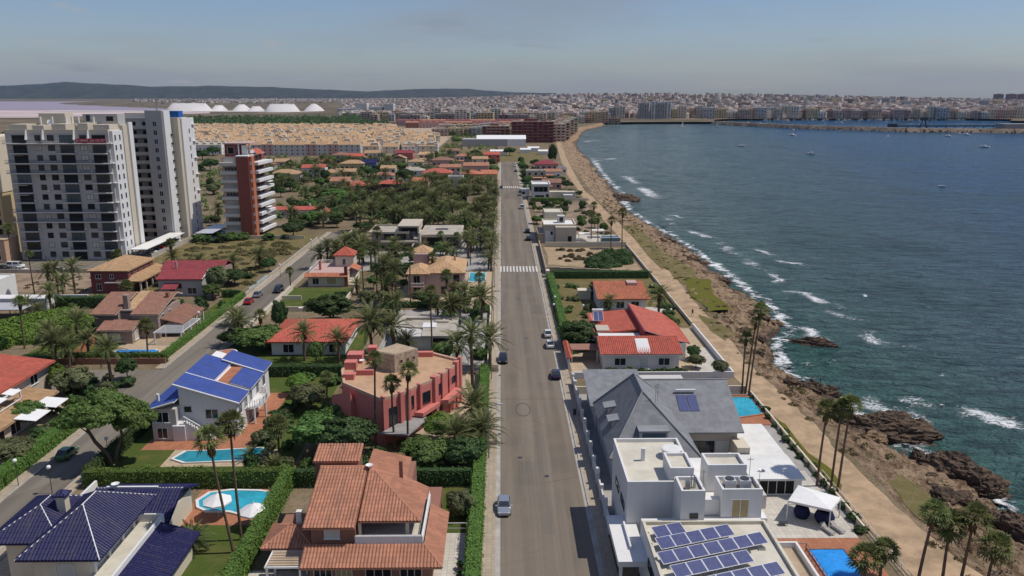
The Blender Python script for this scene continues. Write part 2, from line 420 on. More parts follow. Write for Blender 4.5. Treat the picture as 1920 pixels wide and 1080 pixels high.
render_wall('tower_shade', (.47, .45, .43), .18); render_wall('tower_cream', (.60, .53, .42), .18)  # tower_shade: shade of the sunless tower fronts put into a greyer wall colour
plain('cream_deck', (.60, .56, .46), .9, .14, .5, bump=.1); plain('white_deck', (.72, .71, .67), .85, .1, .5); plain('peach_deck', (.52, .33, .20), .9, .2, .5, fine=.3)
plain('terracotta_paving', (.42, .17, .09), .85, .22, .7, fine=.3); plain('sand_paving', (.46, .35, .24), .9, .2, .6, fine=.3); plain('grey_paving', (.38, .36, .33), .9, .2, .5, fine=.3)
plain('concrete', (.45, .405, .335), .9, .25, .4, fine=.3, bump=.2); plain('slate', (.23, .235, .245), .75, .22, .8, bump=.15, bscale=9, fine=.3)
plain('slate_trim', (.25, .26, .27), .6); plain('canvas_white', (.78, .77, .75), .9, .06); plain('timber', (.2, .12, .07), .8, .3, 2)
plain('stone_cladding', (.42, .33, .24), .9, .45, 2.2, bump=.8, bscale=3, fine=.4); plain('kerb', (.40, .37, .33), .9, .2, .5)
plain('render_grey', (.30, .29, .28), .8, .2); plain('blue_plastic', (.02, .12, .42), .5); plain('navy_fabric', (.012, .016, .06), .9)
plain('blue_panel', (.085, .095, .20), .25, .2, 3, spec=.6); plain('panel_frame', (.6, .6, .62), .4, .05, metal=.3)  # blue_panel: mirrored sky is put into a paler base colour
plain('globe_white', (.8, .8, .78), .4, .03); plain('salt', (.62, .59, .57), .95, .06, .02)
for nme, c in (('terracotta', (.43, .20, .125)), ('red_tile', (.50, .125, .085)), ('orange_tile', (.52, .19, .105)), ('tan_tile', (.47, .30, .165)), ('brown_tile', (.30, .155, .11)),
               ('blue_tile', (.055, .10, .34)), ('navy_tile', (.014, .014, .075)), ('wine_tile', (.29, .055, .065)), ('peach_tile', (.56, .36, .20))):
    gl = nme in ('blue_tile', 'navy_tile')
    tiled(nme, c, rough=.5 if gl else .8, spec=.22 if gl else .2, vary=.10 if gl else .2)
    tiled(nme+'_courses', c, bump=False, rough=.5 if gl else .8, spec=.22 if gl else .2, vary=.08 if gl else .15)
leafmat('leaf_dark', (0.072, 0.121, 0.041)); leafmat('leaf_mid', (0.132, 0.216, 0.058)); leafmat('leaf_bright', (0.164, 0.26, 0.046)); leafmat('leaf_olive', (0.161, 0.177, 0.081))
leafmat('leaf_palm', (.085, .115, .04), (.26, .27, .11)); leafmat('leaf_fan', (0.13, 0.179, 0.059), (.24, .26, .09)); leafmat('leaf_dry', (.16, .10, .05)); leafmat('leaf_purple', (.035, .017, .018))
leafmat('hedge_green', (0.133, 0.222, 0.048)); leafmat('scrub', (.115, .10, .045), (.22, .18, .08)); leafmat('pine_green', (0.139, 0.216, 0.055))
plain('bark', (.13, .085, .055), .95, .3, 3, bump=.6, bscale=9); plain('palm_bark', (.15, .10, .065), .95, .35, 4, bump=.8, bscale=10)

def ground_mat():
    m, nt, b, o = newmat('earth'); t = NT(nt)
    n1 = t.range(t.noise(.045, 7, rough=.62), .38, .62); n2 = t.range(t.noise(.4, 6, rough=.7), .35, .68); n3 = t.range(t.noise(2.5, 4), .4, .7)
    c = t.mix(n1, (.235, .175, .115), (.145, .110, .062)); c = t.mix(t.math('MULTIPLY', n2, .6), c, (.10, .088, .042)); c = t.mix(t.math('MULTIPLY', n3, .4), c, (.33, .26, .18))
    far = t.range(t.noise(.006, 6, rough=.7), .42, .6); y = t.n('ShaderNodeSeparateXYZ', {0: t.pos()}).outputs[1]
    c = t.mix(t.math('MULTIPLY', t.range(y, 900, 1800), .7), c, t.mix(far, (.065, .062, .038), (.20, .155, .115)))
    t.set(b.inputs['Base Color'], c); b.inputs['Roughness'].default_value = .95; b.inputs['Specular IOR Level'].default_value = .1
    t.set(b.inputs['Normal'], t.bump(t.noise(1.6, 6), .5, .25)); return m
def asphalt_mat(name, base, seam=True):
    m, nt, b, o = newmat(name); t = NT(nt)
    st = t.noise(1.0, 5, t.scale(t.pos(), .55, .012, 1), .6); bl = t.noise(.12, 6, rough=.6); fi = t.noise(7, 3)
    c = t.mix(t.range(st, .38, .64), sc(base, .80), sc(base, 1.12)); c = t.mix(t.range(bl, .4, .7, 0, .5), c, sc((base[0]*1.12, base[1]*1.06, base[2]*.98), 1.08))
    c = t.mix(t.range(fi, .35, .75, 0, .25), c, sc(base, .6))
    pa = t.n('ShaderNodeTexVoronoi', {'Scale': .055, 'Vector': t.scale(t.pos(), 1, .5, 1)}).outputs['Color']
    sp = t.n('ShaderNodeSeparateColor', {0: pa}).outputs[0]; c = t.mix(t.range(sp, .80, .81, 0, .3), c, sc(base, .5))
    cr = t.n('ShaderNodeTexVoronoi', {'Scale': .22, 'Vector': t.pos()}, feature='DISTANCE_TO_EDGE').outputs['Distance']
    c = t.mix(t.math('MULTIPLY', t.range(cr, 0, .014, .4, 0), t.range(bl, .5, .58)), c, sc(base, .35))
    t.set(b.inputs['Base Color'], c); b.inputs['Roughness'].default_value = .9; b.inputs['Specular IOR Level'].default_value = .2
    t.set(b.inputs['Normal'], t.bump(t.noise(25, 3), .2, .02)); return m
def paving_mat(name, base):
    m, nt, b, o = newmat(name); t = NT(nt)
    br = t.n('ShaderNodeTexBrick', {'Vector': t.pos(), 'Scale': 1, 'Color1': (*sc(base, .92), 1), 'Color2': (*sc(base, 1.1), 1), 'Mortar': (*sc(base, .62), 1), 'Mortar Size': .018, 'Brick Width': .6, 'Row Height': .6}); br.offset = 0
    c = t.mix(t.range(t.noise(.3, 6, rough=.7), .4, .72, 0, .5), br.outputs[0], sc(base, .7)); t.set(b.inputs['Base Color'], c); b.inputs['Roughness'].default_value = .9; b.inputs['Specular IOR Level'].default_value = .2
    return m
def grass_mat(name, a, b2, dry):
    m, nt, b, o = newmat(name); t = NT(nt)
    c = t.mix(t.range(t.noise(6, 5, rough=.7), .35, .68), a, b2); c = t.mix(t.range(t.noise(.28, 6, rough=.65), .45, .7, 0, .8), c, dry)
    t.set(b.inputs['Base Color'], c); b.inputs['Roughness'].default_value = .95; b.inputs['Specular IOR Level'].default_value = .1
    t.set(b.inputs['Normal'], t.bump(t.noise(9, 5), .7, .15)); return m
M_EARTH = ground_mat(); M_ROAD = asphalt_mat('asphalt', (.195, .164, .130)); M_STREET = asphalt_mat('street_asphalt', (.20, .175, .142)); M_PATCH = asphalt_mat('patch_asphalt', (.175, .15, .122)); M_PAVE = paving_mat('pavement_slabs', (.40, .33, .245))
M_PATIO = paving_mat('patio_slabs', (.55, .51, .44)); M_TERR = paving_mat('terracotta_slabs', (.40, .17, .095)); M_SANDP = paving_mat('sand_slabs', (.48, .37, .25))
M_LAWN = grass_mat('lawn_grass', (.055, .090, .018), (.095, .125, .028), (.15, .13, .045)); M_DRYGRASS = grass_mat('dry_grass', (.12, .105, .04), (.20, .16, .07), (.26, .20, .11)); M_ICE = grass_mat('shore_plants', (.10, .11, .018), (.16, .145, .025), (.13, .10, .035))
M_SAND = plain('path_sand', (.44, .31, .19), .95, .32, .3, bump=.3, bscale=3, fine=.25)

def sea_mat():
    m, nt, b, o = newmat('sea_water'); t = NT(nt)
    s = t.n('ShaderNodeSeparateXYZ', {0: t.pos()}); wob = t.noise(.018, 5, rough=.6)
    off = t.math('ADD', t.math('SUBTRACT', s.outputs[0], t.math('MULTIPLY', s.outputs[1], .22)), t.math('MULTIPLY', t.math('SUBTRACT', wob, .5), 60))
    c = t.mix(t.range(off, -15, 55), (.165, .225, .220), (.078, .142, .155)); c = t.mix(t.range(off, 45, 200), c, (.010, .080, .19))  # near tone paled: sky reflection is put into the water colour
    pt = t.range(t.noise(.05, 5, t.scale(t.pos(), 1, .45, 1), rough=.6), .50, .70, 0, .35); c = t.mix(pt, c, (.020, .042, .050))
    c = t.mix(t.range(t.noise(.011, 4), .52, .68, 0, .5), c, (.02, .075, .07))
    shal = t.math('MULTIPLY', t.range(t.math('ADD', s.outputs[0], t.math('MULTIPLY', t.math('SUBTRACT', wob, .5), 40)), 62, 112, .75, 0), t.range(s.outputs[1], 200, 420, 1, 0)); c = t.mix(shal, c, (.055, .155, .125))
    wv = t.noise(.34, 4, t.scale(t.pos(), .42, 1., 1), .6, .25); c = t.mix(t.range(wv, .36, .55, .5, 0), c, sc((.010, .026, .040), 1)); c = t.mix(t.range(wv, .58, .75, 0, .5), c, (.06, .13, .15))  # light and dark of the wave facets painted into the water colour
    t.set(b.inputs['Base Color'], c); b.inputs['Roughness'].default_value = .2; b.inputs['IOR'].default_value = 1.33; b.inputs['Specular IOR Level'].default_value = .2
    w1 = t.noise(.4, 5, t.scale(t.pos(), .45, 1., 1), .6, .6); w2 = t.noise(.09, 3, t.scale(t.pos(), .5, 1., 1), .5); w3 = t.noise(2.2, 3, t.scale(t.pos(), .5, 1, 1))
    h = t.math('ADD', t.math('ADD', w1, t.math('MULTIPLY', w2, 1.6)), t.math('MULTIPLY', w3, .25))
    t.set(b.inputs['Normal'], t.bump(h, 1., 5.5)); return m
M_SEA = sea_mat()
def foam_mat():
    m, nt, b, o = newmat('sea_foam'); t = NT(nt)
    a = t.n('ShaderNodeAttribute', attribute_name='edge').outputs['Fac']
    n = t.noise(.8, 8, t.scale(t.pos(), .8, 1.25, 1), .78, 1.6); n2 = t.noise(.16, 4)
    f = t.math('MULTIPLY', t.range(t.math('ADD', t.math('ADD', t.math('MULTIPLY', n, 1.7), a), t.math('MULTIPLY', n2, .7)), 1.6, 2.0), .92)
    b.inputs['Base Color'].default_value = (.80, .82, .82, 1); b.inputs['Roughness'].default_value = .9
    tr = t.n('ShaderNodeBsdfTransparent'); mx = t.n('ShaderNodeMixShader', {0: f}); nt.links.new(tr.outputs[0], mx.inputs[1]); nt.links.new(b.outputs[0], mx.inputs[2]); nt.links.new(mx.outputs[0], o.inputs[0])
    return m
M_FOAM = foam_mat()
def rock_mat(name, wet=False):
    m, nt, b, o = newmat(name); t = NT(nt)
    lay = t.noise(.5, 8, t.scale(t.pos(), 1, .6, 3), .7); big = t.noise(.09, 5); fine = t.noise(3, 6, rough=.7)
    if wet: c = t.mix(t.range(lay, .35, .66), (.075, .054, .042), (.235, .16, .105))
    else:
        c = t.mix(t.range(lay, .38, .62), (.195, .12, .066), (.46, .325, .205)); c = t.mix(t.range(big, .48, .66, 0, .6), c, (.47, .34, .21)); c = t.mix(t.range(fine, .5, .68, 0, .85), c, (.075, .045, .026))  # last mix paints the shade of rock crevices into the colour
        z = t.n('ShaderNodeSeparateXYZ', {0: t.pos()}).outputs[2]
        c = t.mix(t.range(t.math('ADD', z, t.math('MULTIPLY', lay, 1.6)), -2.9, -1.8, .85, 0), c, (.062, .046, .036))
        gr = t.range(t.noise(.07, 5, rough=.65), .56, .64, 0, .8); c = t.mix(t.math('MULTIPLY', gr, t.range(z, -1.6, -.6)), c, (.115, .10, .04))
    t.set(b.inputs['Base Color'], c); b.inputs['Roughness'].default_value = .9; b.inputs['Specular IOR Level'].default_value = .25
    t.set(b.inputs['Normal'], t.bump(t.math('ADD', lay, t.math('MULTIPLY', fine, .5)), 1., 1.1)); return m
M_ROCK = rock_mat('shore_rock'); M_WET = rock_mat('wet_rock', True)

# ---------------------------------------------------------------- ground, sea, shore
SEA_Z = -4.0
def lerp_tab(tab, y):
    if y <= tab[0][0]: return tab[0][1]
    for (a, p), (b, q) in zip(tab, tab[1:]):
        if y <= b: return p+(q-p)*(y-a)/(b-a)
    return tab[-1][1]
WATER = [(40, 66), (75, 66), (85, 65.5), (92, 64), (100, 67), (108, 67), (114, 63), (120, 59.5), (134, 60.5), (140, 59.5), (150, 56), (160, 57), (171, 62), (183, 68), (198, 68.7), (218, 69), (251, 68.5), (299, 66.8), (345, 62.5), (372, 60), (396, 61), (440, 66), (479, 67), (560, 70), (677, 76), (800, 78), (898, 84), (1000, 98), (1100, 110), (1228, 129), (1368, 170), (1460, 186)]
LAND = [(40, 49.5), (75, 49.5), (100, 50), (140, 47.5), (160, 47.5), (200, 49), (250, 49), (300, 48), (400, 46.5), (500, 49), (560, 49), (700, 55), (800, 58), (900, 66), (1000, 80), (1100, 92), (1228, 112), (1368, 155), (1460, 178)]
ys = []; y = 40.
while y < 1460: ys.append(y); y += .7 if y < 170 else (1.1 if y < 260 else (2.2 if y < 420 else 7))
ys.append(1460)
NC = 44
def shore_z(x, yy, s):
    h = noise.fractal(Vector((x*.11, yy*.085, 3.1)), 1., 2., 5); r = 1-abs(noise.fractal(Vector((x*.3+9, yy*.19, 1)), .9, 2.1, 4))*2
    base = -3.75*max(0, (s-.06)/.86)**1.15 if s < .92 else -3.75-(s-.92)*40
    f2 = noise.fractal(Vector((x*.75, yy*.6, 6)), .8, 2.1, 4)
    st = math.floor((base+h*1.3+f2*.4)*1.6)/1.6
    k = min(1, s*5)*(1 if s < .95 else .3)
    return .02+base+k*(.35*h+(.55*(st-base))+.3*f2*min(1, s*3)+.28*r*min(1, s*2))
m = MB(); Vs = []
for yy in ys:
    a, b_ = lerp_tab(LAND, yy), lerp_tab(WATER, yy); b_ += 2.2*noise.noise(Vector((yy*.11, 2, 0)))+.9*noise.noise(Vector((yy*.45, 7, 0)))
    for i in range(NC):
        s = i/(NC-1)*1.16; x = a+(b_-a)*s; Vs.append((x, yy, shore_z(x, yy, s) if i else -.02))
m.V = Vs; m.F = [(j*NC+i, j*NC+i+1, (j+1)*NC+i+1, (j+1)*NC+i) for j in range(len(ys)-1) for i in range(NC-1)]; m.M = [0]*len(m.F)
struct('rocky_shore', m, M_ROCK, smooth=False)
# land: one sheet out to the horizon, its seaward edge along the coast, the bay and the harbour
edge = [(lerp_tab(LAND, yy), yy) for yy in range(-150, 1440, 25)]
edge += [(180, 1462), (250, 1492), (392, 1500), (425, 1620), (470, 1688), (640, 1712), (980, 1716), (1040, 1650), (980, 1560), (990, 1540), (1300, 1500), (2400, 1900), (3600, 2800), (4600, 4600), (5200, 6500), (5200, 7600)]
def elev(x, y):
    e = 36*math.exp(-((x-750)/1150)**2-((y-4300)/1300)**2)+14*math.exp(-((x+200)/1500)**2-((y-5600)/1500)**2)+12*math.exp(-((x-1800)/900)**2-((y-3600)/900)**2)
    return e if y > 1750 else 0.
gm = MB(); xl = -9000
for (a, ya), (b_, yb) in zip(edge, edge[1:]): pass
near = [(a, y) for a, y in edge if y <= 1500 and a <= 260]
vv = []; 
for a, y in near: vv += [(-700, y, 0), (a, y, 0)]
gm.add(vv, [(2*i, 2*i+1, 2*i+3, 2*i+2) for i in range(len(near)-1)])
gm.add([(-9000, -150, 0), (-700, -150, 0), (-700, 1492, 0), (-9000, 1492, 0)], [(0, 1, 2, 3)])
gm.add([(250, 1492, 0), (392, 1500, 0), (425, 1620, 0), (470, 1688, 0), (640, 1712, 0), (980, 1716, 0), (1040, 1650, 0), (980, 1560, 0), (990, 1540, 0), (1300, 1500, 0), (2400, 1900, 0), (2400, 1900.5, 0), (-9000, 1900, 0), (-9000, 1492, 0), (-700, 1492, 0)], [tuple(range(15))])
xs_ = list(range(-9000, 5300, 260)); ys_ = [1900+i*270 for i in range(33)]
gv = [(x, y, elev(x, y)*min(1, (y-1900)/400)) for y in ys_ for x in xs_]; nx = len(xs_)
gf = [(j*nx+i, j*nx+i+1, (j+1)*nx+i+1, (j+1)*nx+i) for j in range(len(ys_)-1) for i in range(nx-1) if xs_[i+1] < 2400+ (ys_[j]-1900)*.62]
gm.add(gv, gf)
struct('ground', gm, M_EARTH)
def gz(x, y): return elev(x, y)*min(1, max(0, (y-1900)/400))
struct('sea', MB().add([(-400, -200, SEA_Z), (14000, -200, SEA_Z), (14000, 10400, SEA_Z), (-400, 10400, SEA_Z)], [(0, 1, 2, 3)]), M_SEA)
# foam: breaking lines and wash, lying on the water
def foam(x, y, ln, wd_, ang, gain=.0):
    n, k = 24, 10; V = []; E = []; ca, sa = math.cos(ang), math.sin(ang); sd_ = random.random()*50
    for i in range(n+1):
        for j in range(k+1):
            s, tt = i/n*2-1, j/k*2-1; bend = 2.4*noise.noise(Vector((s*2+sd_, sd_, 0)))
            a, b_ = s*ln/2, tt*wd_/2+bend; V.append((x+a*ca-b_*sa, y+a*sa+b_*ca, SEA_Z+.06+.18*max(0, 1-tt*tt)*(1-s*s))); E.append(max(-1., .55-.75*max(abs(s)**2.5, abs(tt)**1.7)+gain))
    F = [(i*(k+1)+j, i*(k+1)+j+1, (i+1)*(k+1)+j+1, (i+1)*(k+1)+j) for i in range(n) for j in range(k)]
    return V, F, E
FV = []; FF = []; FE = []
def addfoam(*a):
    v, f, e = foam(*a); o = len(FV); FV.extend(v); FF.extend([tuple(i+o for i in q) for q in f]); FE.extend(e)
for (x0, y0, x1, y1, w, g_) in [(1480,543,1560,575,6,.1),(1556,578,1605,608,8,.0),(1608,624,1680,652,7,.1),(1500,610,1542,642,5,.15),(1440,488,1518,499,5,.12),(1408,465,1452,482,5,.05),(1444,510,1464,534,5,.1),(1280,428,1345,452,8,.0),(1335,445,1402,492,10,-.04),(1385,475,1450,522,10,-.06),(1192,348,1240,376,12,.1),(1160,388,1194,370,8,.1),(1172,328,1198,348,12,.05),(1128,300,1160,297,14,.05),(1106,300,1132,303,12,.02),(1595,742,1700,792,8,.06),(1670,758,1725,806,9,.06),(1690,742,1735,772,9,-.02),(1776,768,1930,796,8,.02),(1820,782,1930,802,6,.08),(1675,852,1745,828,6,.02),(1655,878,1725,868,4,.0),(1852,958,1884,992,5,.06),(1453,655,1472,698,4,.08),(1395,540,1446,580,5,-.05),(1250,402,1290,412,4,.02),(1540,560,1600,590,6,-.12),(1660,745,1800,770,9,-.1),(1620,615,1650,640,8,-.08),(1500,680,1530,690,3,-.05),(1700,648,1712,655,2,.1),(1612,552,1628,560,2,.1),(1085,268,1125,262,18,-.02),(1100,283,1150,280,14,-.06),(1880,975,1915,985,4,.0),(1230,395,1300,440,12,-.12),(1190,400,1240,425,10,-.1),(1890,668,1925,676,2.5,-.02),(1548,672,1566,686,2.5,.0)]:
    a, b_ = G(x0, y0, SEA_Z), G(x1, y1, SEA_Z); addfoam((a[0]+b_[0])/2, (a[1]+b_[1])/2, math.dist(a, b_)*1.15, w*1.3, math.atan2(b_[1]-a[1], b_[0]-a[0]), g_)
for i in range(240):      # wash along the foot of the rocks
    Y = 60+ (i/240)**1.5*640; X = lerp_tab(WATER, Y)+2.2*noise.noise(Vector((Y*.11, 2, 0)))+1.0; addfoam(X, Y, random.uniform(4, 9)*(1+Y/500), random.uniform(2.4, 5.0)*(1+Y/900), 1.57+random.uniform(-.35, .25), random.uniform(-.1, .16))
for i in range(70):       # small whitecaps further out
    px, py = random.uniform(1200, 1920), 260+random.random()**1.3*560; X, Y = G(px, py, SEA_Z)
    if X > lerp_tab(WATER, Y)+22 and Y < 1000: addfoam(X, Y, random.uniform(1.5, 3.5)*(1+Y/500), random.uniform(.8, 1.4)*(1+Y/600), random.uniform(-.3, .3), random.uniform(-.25, .0))
me = mesh('sea_foam', FV, FF, M_FOAM); a = me.attributes.new('edge', 'FLOAT', 'POINT'); a.data.foreach_set('value', FE)
fo = bpy.data.objects.new('sea_foam', me); link(fo); tag(fo, 'white foam of waves breaking along the rocky shore', 'foam', kind='stuff')

# ---------------------------------------------------------------- roads, pavements, path
def sheet(name, poly, z, mat, kind='structure'):
    return struct(name, MB().add([(x, y, z) for x, y in poly], [tuple(range(len(poly)))]), mat, kind=kind)
def rect(x0, x1, y0, y1): return [(x0, y0), (x1, y0), (x1, y1), (x0, y1)]
RX0, RX1 = -.75, 10.8
sheet('main_road', rect(RX0, RX1, 30, 606), .012, M_ROAD)
sheet('side_street', rect(-63.2, -56.8, 30, 296), .010, M_STREET)
sheet('cross_street', rect(-190, -63.2, 128.5, 142.2), .008, M_STREET)
sheet('alley', rect(-56.8, -2.3, 140.0, 143.2), .008, M_PAVE)
sheet('back_street', rect(-64, 10, 606, 613), .010, M_STREET)
def pavement(x0, x1, y0, y1, kx):
    struct('pavement', MB().box(x0, x1, y0, y1, -.2, .13), M_PAVE)
    for y in range(int(y0), int(y1), 24): pass
    struct('kerb', MB().box(kx-.1, kx+.1, y0, y1, -.2, .14), MATS['kerb'])
pavement(-2.3, RX0-.1, 30, 139.6, RX0); pavement(-2.3, RX0-.1, 143.6, 604, RX0)
pavement(RX1+.1, 12.3, 30, 604, RX1)
pavement(-64.9, -63.3, 30, 128.3, -63.2); pavement(-64.9, -63.3, 142.6, 295, -63.2); pavement(-56.7, -55.3, 30, 139.6, -56.8); pavement(-56.7, -55.3, 143.6, 295, -56.8)
def crosswalk(y0, y1, n, label):
    T = thing('crosswalk', label, 'crosswalk', ((RX0+RX1)/2, (y0+y1)/2, .016)); w = (RX1-RX0-.6)/(2*n-1)
    for i in range(n):
        x = RX0+.3+2*i*w; part(T, 'stripe', MB().box(x, x+w, y0, y1, .0125, .017), MATS['road_paint'])
plain('road_paint', (.66, .64, .60), .8, .25, 1.2, fine=.4)
crosswalk(226, 233.6, 12, 'white striped crosswalk on the main road beside the red-roofed bungalow plot')
crosswalk(438, 446, 10, 'farther white striped crosswalk where the dark car waits')
# seal joints and a ring stain in the asphalt
struct('road_joint', MB().box(RX0+.1, RX1-.1, 126.5, 126.62, .012, .0165), plain('tar', (.09, .08, .07), .9))
struct('road_stain', MB().add([(3.4+1.25*math.cos(a)*r, 122+2.9*math.sin(a)*r, .017) for r in (1., .88) for a in [k*math.pi/18 for k in range(36)]], [(k, (k+1)%36, 36+(k+1)%36, 36+k) for k in range(36)]), MATS['tar'])
for x_, lb in ((RX0+.1, 0), (RX1-.5, 1)): struct('gutter', MB().box(x_, x_+.4, 30, 604, .008, .0155), MATS['kerb'])
for x0, x1, y0, y1 in ((2.2, 4.6, 96, 103), (6.4, 9.2, 131, 134.5), (.4, 2.2, 108, 111), (5, 6.2, 84, 119), (7.2, 9.6, 180, 188), (1, 3.2, 205, 209), (4, 5, 150, 224)): struct('road_patch', MB().box(x0, x1, y0, y1, .008, .0148), M_PATCH)
for i, y_ in enumerate((88.5, 112, 138, 171, 215)): tag(struct('drain_grate', MB().box(RX0+.12, RX0+.5, y_, y_+.7, .012, .021), MATS['dark_metal'], kind='structure'), None)
# coastal path
pl = [(40, 43.0, 50.5), (75, 43.3, 50.8), (90, 43.4, 49), (105, 43.4, 48.5), (125, 42.8, 48.5), (140, 42, 47), (150, 42, 47.3), (165, 41.8, 48.3), (186, 42.3, 47.6), (205, 43, 48.2), (220, 42.6, 48.8), (250, 42.4, 49), (275, 42.4, 49.2), (310, 41.8, 47), (342, 41.3, 46), (400, 40.5, 45.5), (420, 41, 44), (470, 41.5, 45.5), (540, 42, 48), (640, 47, 52), (760, 53, 58), (900, 60, 66)]
pv = []
for y, a, b_ in pl: pv += [(a, y, .016), (b_, y, .016)]
def refine(tab, st=2.5):
    out = []; 
    for (y, a, b_), (y2, a2, b2) in zip(tab, tab[1:]):
        k = max(1, int((y2-y)/st))
        for i in range(k): t_ = i/k; out.append((y+(y2-y)*t_, a+(a2-a)*t_, b_+(b2-b_)*t_))
    return out+[tab[-1]]
pm_ = MB(); rp = refine(pl)
for i, (y, a, b_) in enumerate(rp):
    e1 = .35*noise.noise(Vector((y*.35, 1, 5))); e2 = 1.0*noise.noise(Vector((y*.22, 9, 5)))+.4*noise.noise(Vector((y*.8, 9, 5)))
    pm_.V += [(a+e1, y, .03), (a*.5+b_*.5, y, .07), (b_+e2, y, .028)]
pm_.F = [q for i in range(len(rp)-1) for q in ((3*i, 3*i+1, 3*i+4, 3*i+3), (3*i+1, 3*i+2, 3*i+5, 3*i+4))]; pm_.M = [0]*len(pm_.F)
struct('coastal_path', pm_, M_SAND)
def blob(name, pts, z, mat, jit=.35, sub=5, kind='structure'):
    P = []; n = len(pts)
    for i in range(n):
        a, b_ = pts[i], pts[(i+1)%n]
        for k in range(sub):
            t_ = k/sub; P.append((a[0]+(b_[0]-a[0])*t_+jit*noise.noise(Vector((i+t_, 3.7*z+a[0], 0)))*1.5, a[1]+(b_[1]-a[1])*t_+jit*noise.noise(Vector((i+t_, 8+a[1], 0)))*1.5))
    return sheet(name, P, z, mat, kind)
def gpts(l, z=0): return [G(x, y, z) for x, y in l]
blob('shore_greenery', gpts([(1282,520),(1330,525),(1345,560),(1370,580),(1330,585),(1300,560)]), .09, M_ICE, .8)
blob('shore_greenery', gpts([(1450,780),(1470,795),(1515,850),(1560,880),(1580,920),(1545,900),(1500,860)]), .085, M_ICE, .3)
blob('shore_greenery', gpts([(1165,425),(1190,420),(1240,470),(1262,500),(1240,505),(1205,468)]), .09, M_DRYGRASS, .8)
blob('shore_greenery', gpts([(1660,905),(1690,890),(1740,930),(1780,990),(1740,985),(1700,950)]), .09, M_DRYGRASS, .6)
blob('shore_greenery', gpts([(1310,590),(1340,600),(1380,630),(1360,640),(1325,615)]), .088, M_DRYGRASS, .6)
blob('shore_greenery', gpts([(1210,470),(1240,500),(1262,512),(1275,530),(1310,535),(1300,510),(1260,480)]), .086, M_DRYGRASS, .9)
# rough ground: scrub field by the towers, sandy lots
blob('scrub_lot', [(-108, 205), (-68, 205), (-66, 285), (-84, 300), (-108, 275)], .012, M_DRYGRASS, 2)
blob('sandy_lot', [(-128, 203), (-100, 203), (-100, 226), (-150, 228), (-150, 203)], .012, plain('dry_lot', (.30, .22, .15), .95, .4, .15, bump=.4, bscale=2, fine=.4), 1)
blob('sandy_lot', [(14, 236), (41, 226), (41, 262), (14, 264)], .012, plain('lot_sand', (.40, .29, .18), .95, .35, .2, bump=.3, bscale=2, fine=.3), 1)
blob('sandy_lot', [(14, 288), (40, 288), (39, 375), (14, 380)], .011, MATS['dry_lot'], 1)
sheet('tower_forecourt', rect(-190, -111, 226, 246), .010, M_STREET)
sheet('parking_lot', rect(-122, -96, 268, 300), .010, M_STREET)
blob('scrub_end_lot', [(-60, 614), (30, 614), (40, 700), (30, 740), (-60, 735)], .012, M_DRYGRASS, 2)
# ---------------------------------------------------------------- vegetation meshes
def leaf_quads(C, size, out=None):
    n = len(C); Nn = RNG.normal(size=(n, 3))*.55+np.array([0, 0, .35])
    if out is not None: Nn = Nn+out
    U = np.cross(Nn, RNG.normal(size=(n, 3))); U /= np.linalg.norm(U, axis=1)[:, None]
    W = np.cross(Nn, U); W /= np.linalg.norm(W, axis=1)[:, None]
    s = size*RNG.uniform(.6, 1.35, (n, 1)); a, b_ = U*s, W*s*.62
    return np.stack([C-a, C-b_, C+a, C+b_], 1)
def crown_mesh(name, seed, mat, clumps=110, per=105, rx=1., rz=.8, size=.068, shell=.55, lobes=5, flat_bottom=-.55):
    """unit crown: leaves in clumps filling an uneven, gappy volume"""
    r = np.random.default_rng(seed); cs = []
    L0 = r.normal(size=(lobes, 3)); L0 /= np.linalg.norm(L0, axis=1)[:, None]; L0[:, 2] = np.abs(L0[:, 2])*.7
    while len(cs) < clumps:
        d = r.normal(size=3); d /= np.linalg.norm(d); k = .72+.28*max(0., max((L0 @ d)))**2+r.uniform(-.1, .1)
        if d[2]*rz < flat_bottom: continue
        cs.append(d*k*(shell+(1-shell)*r.random()**.6)*np.array([rx, rx, rz]))
    cs = np.array(cs); C = []; S = []; O = []
    for c in cs:
        q = r.normal(size=(per, 3)); q /= np.linalg.norm(q, axis=1)[:, None]; q *= (r.random((per, 1))**.4)*r.uniform(.16, .27); q[:, 2] *= .75
        C.append(c+q); O.append(q/np.linalg.norm(q, axis=1)[:, None]*.7+c/np.linalg.norm(c)*.8); S.append(np.clip(r.normal(.45, .14)+r.normal(0, .16, per), 0, 1))
    C = np.concatenate(C); S = np.concatenate(S)
    return soup(name, leaf_quads(C, size, np.concatenate(O)), mat, S)
def trunk_mesh(name, seed, mat, limbs=5, r0=.07):
    rd = random.Random(seed); m = MB(); lean = rd.uniform(-.06, .06)
    m.tube([(0, 0, -.1), (lean*.3, 0, .25), (lean, lean*.5, .6)], [r0*1.25, r0, r0*.8], 7)
    for i in range(limbs):
        a = 2*math.pi*(i+rd.random()*.6)/limbs; e = rd.uniform(.25, .5)
        m.tube([(lean, lean*.5, .5), (lean+math.cos(a)*e*.5, lean*.5+math.sin(a)*e*.5, .78), (lean+math.cos(a)*e, lean*.5+math.sin(a)*e, 1.05+rd.random()*.15)], [r0*.6, r0*.42, r0*.15], 5)
    return mesh(name, m.V, m.F, mat, smooth=True)
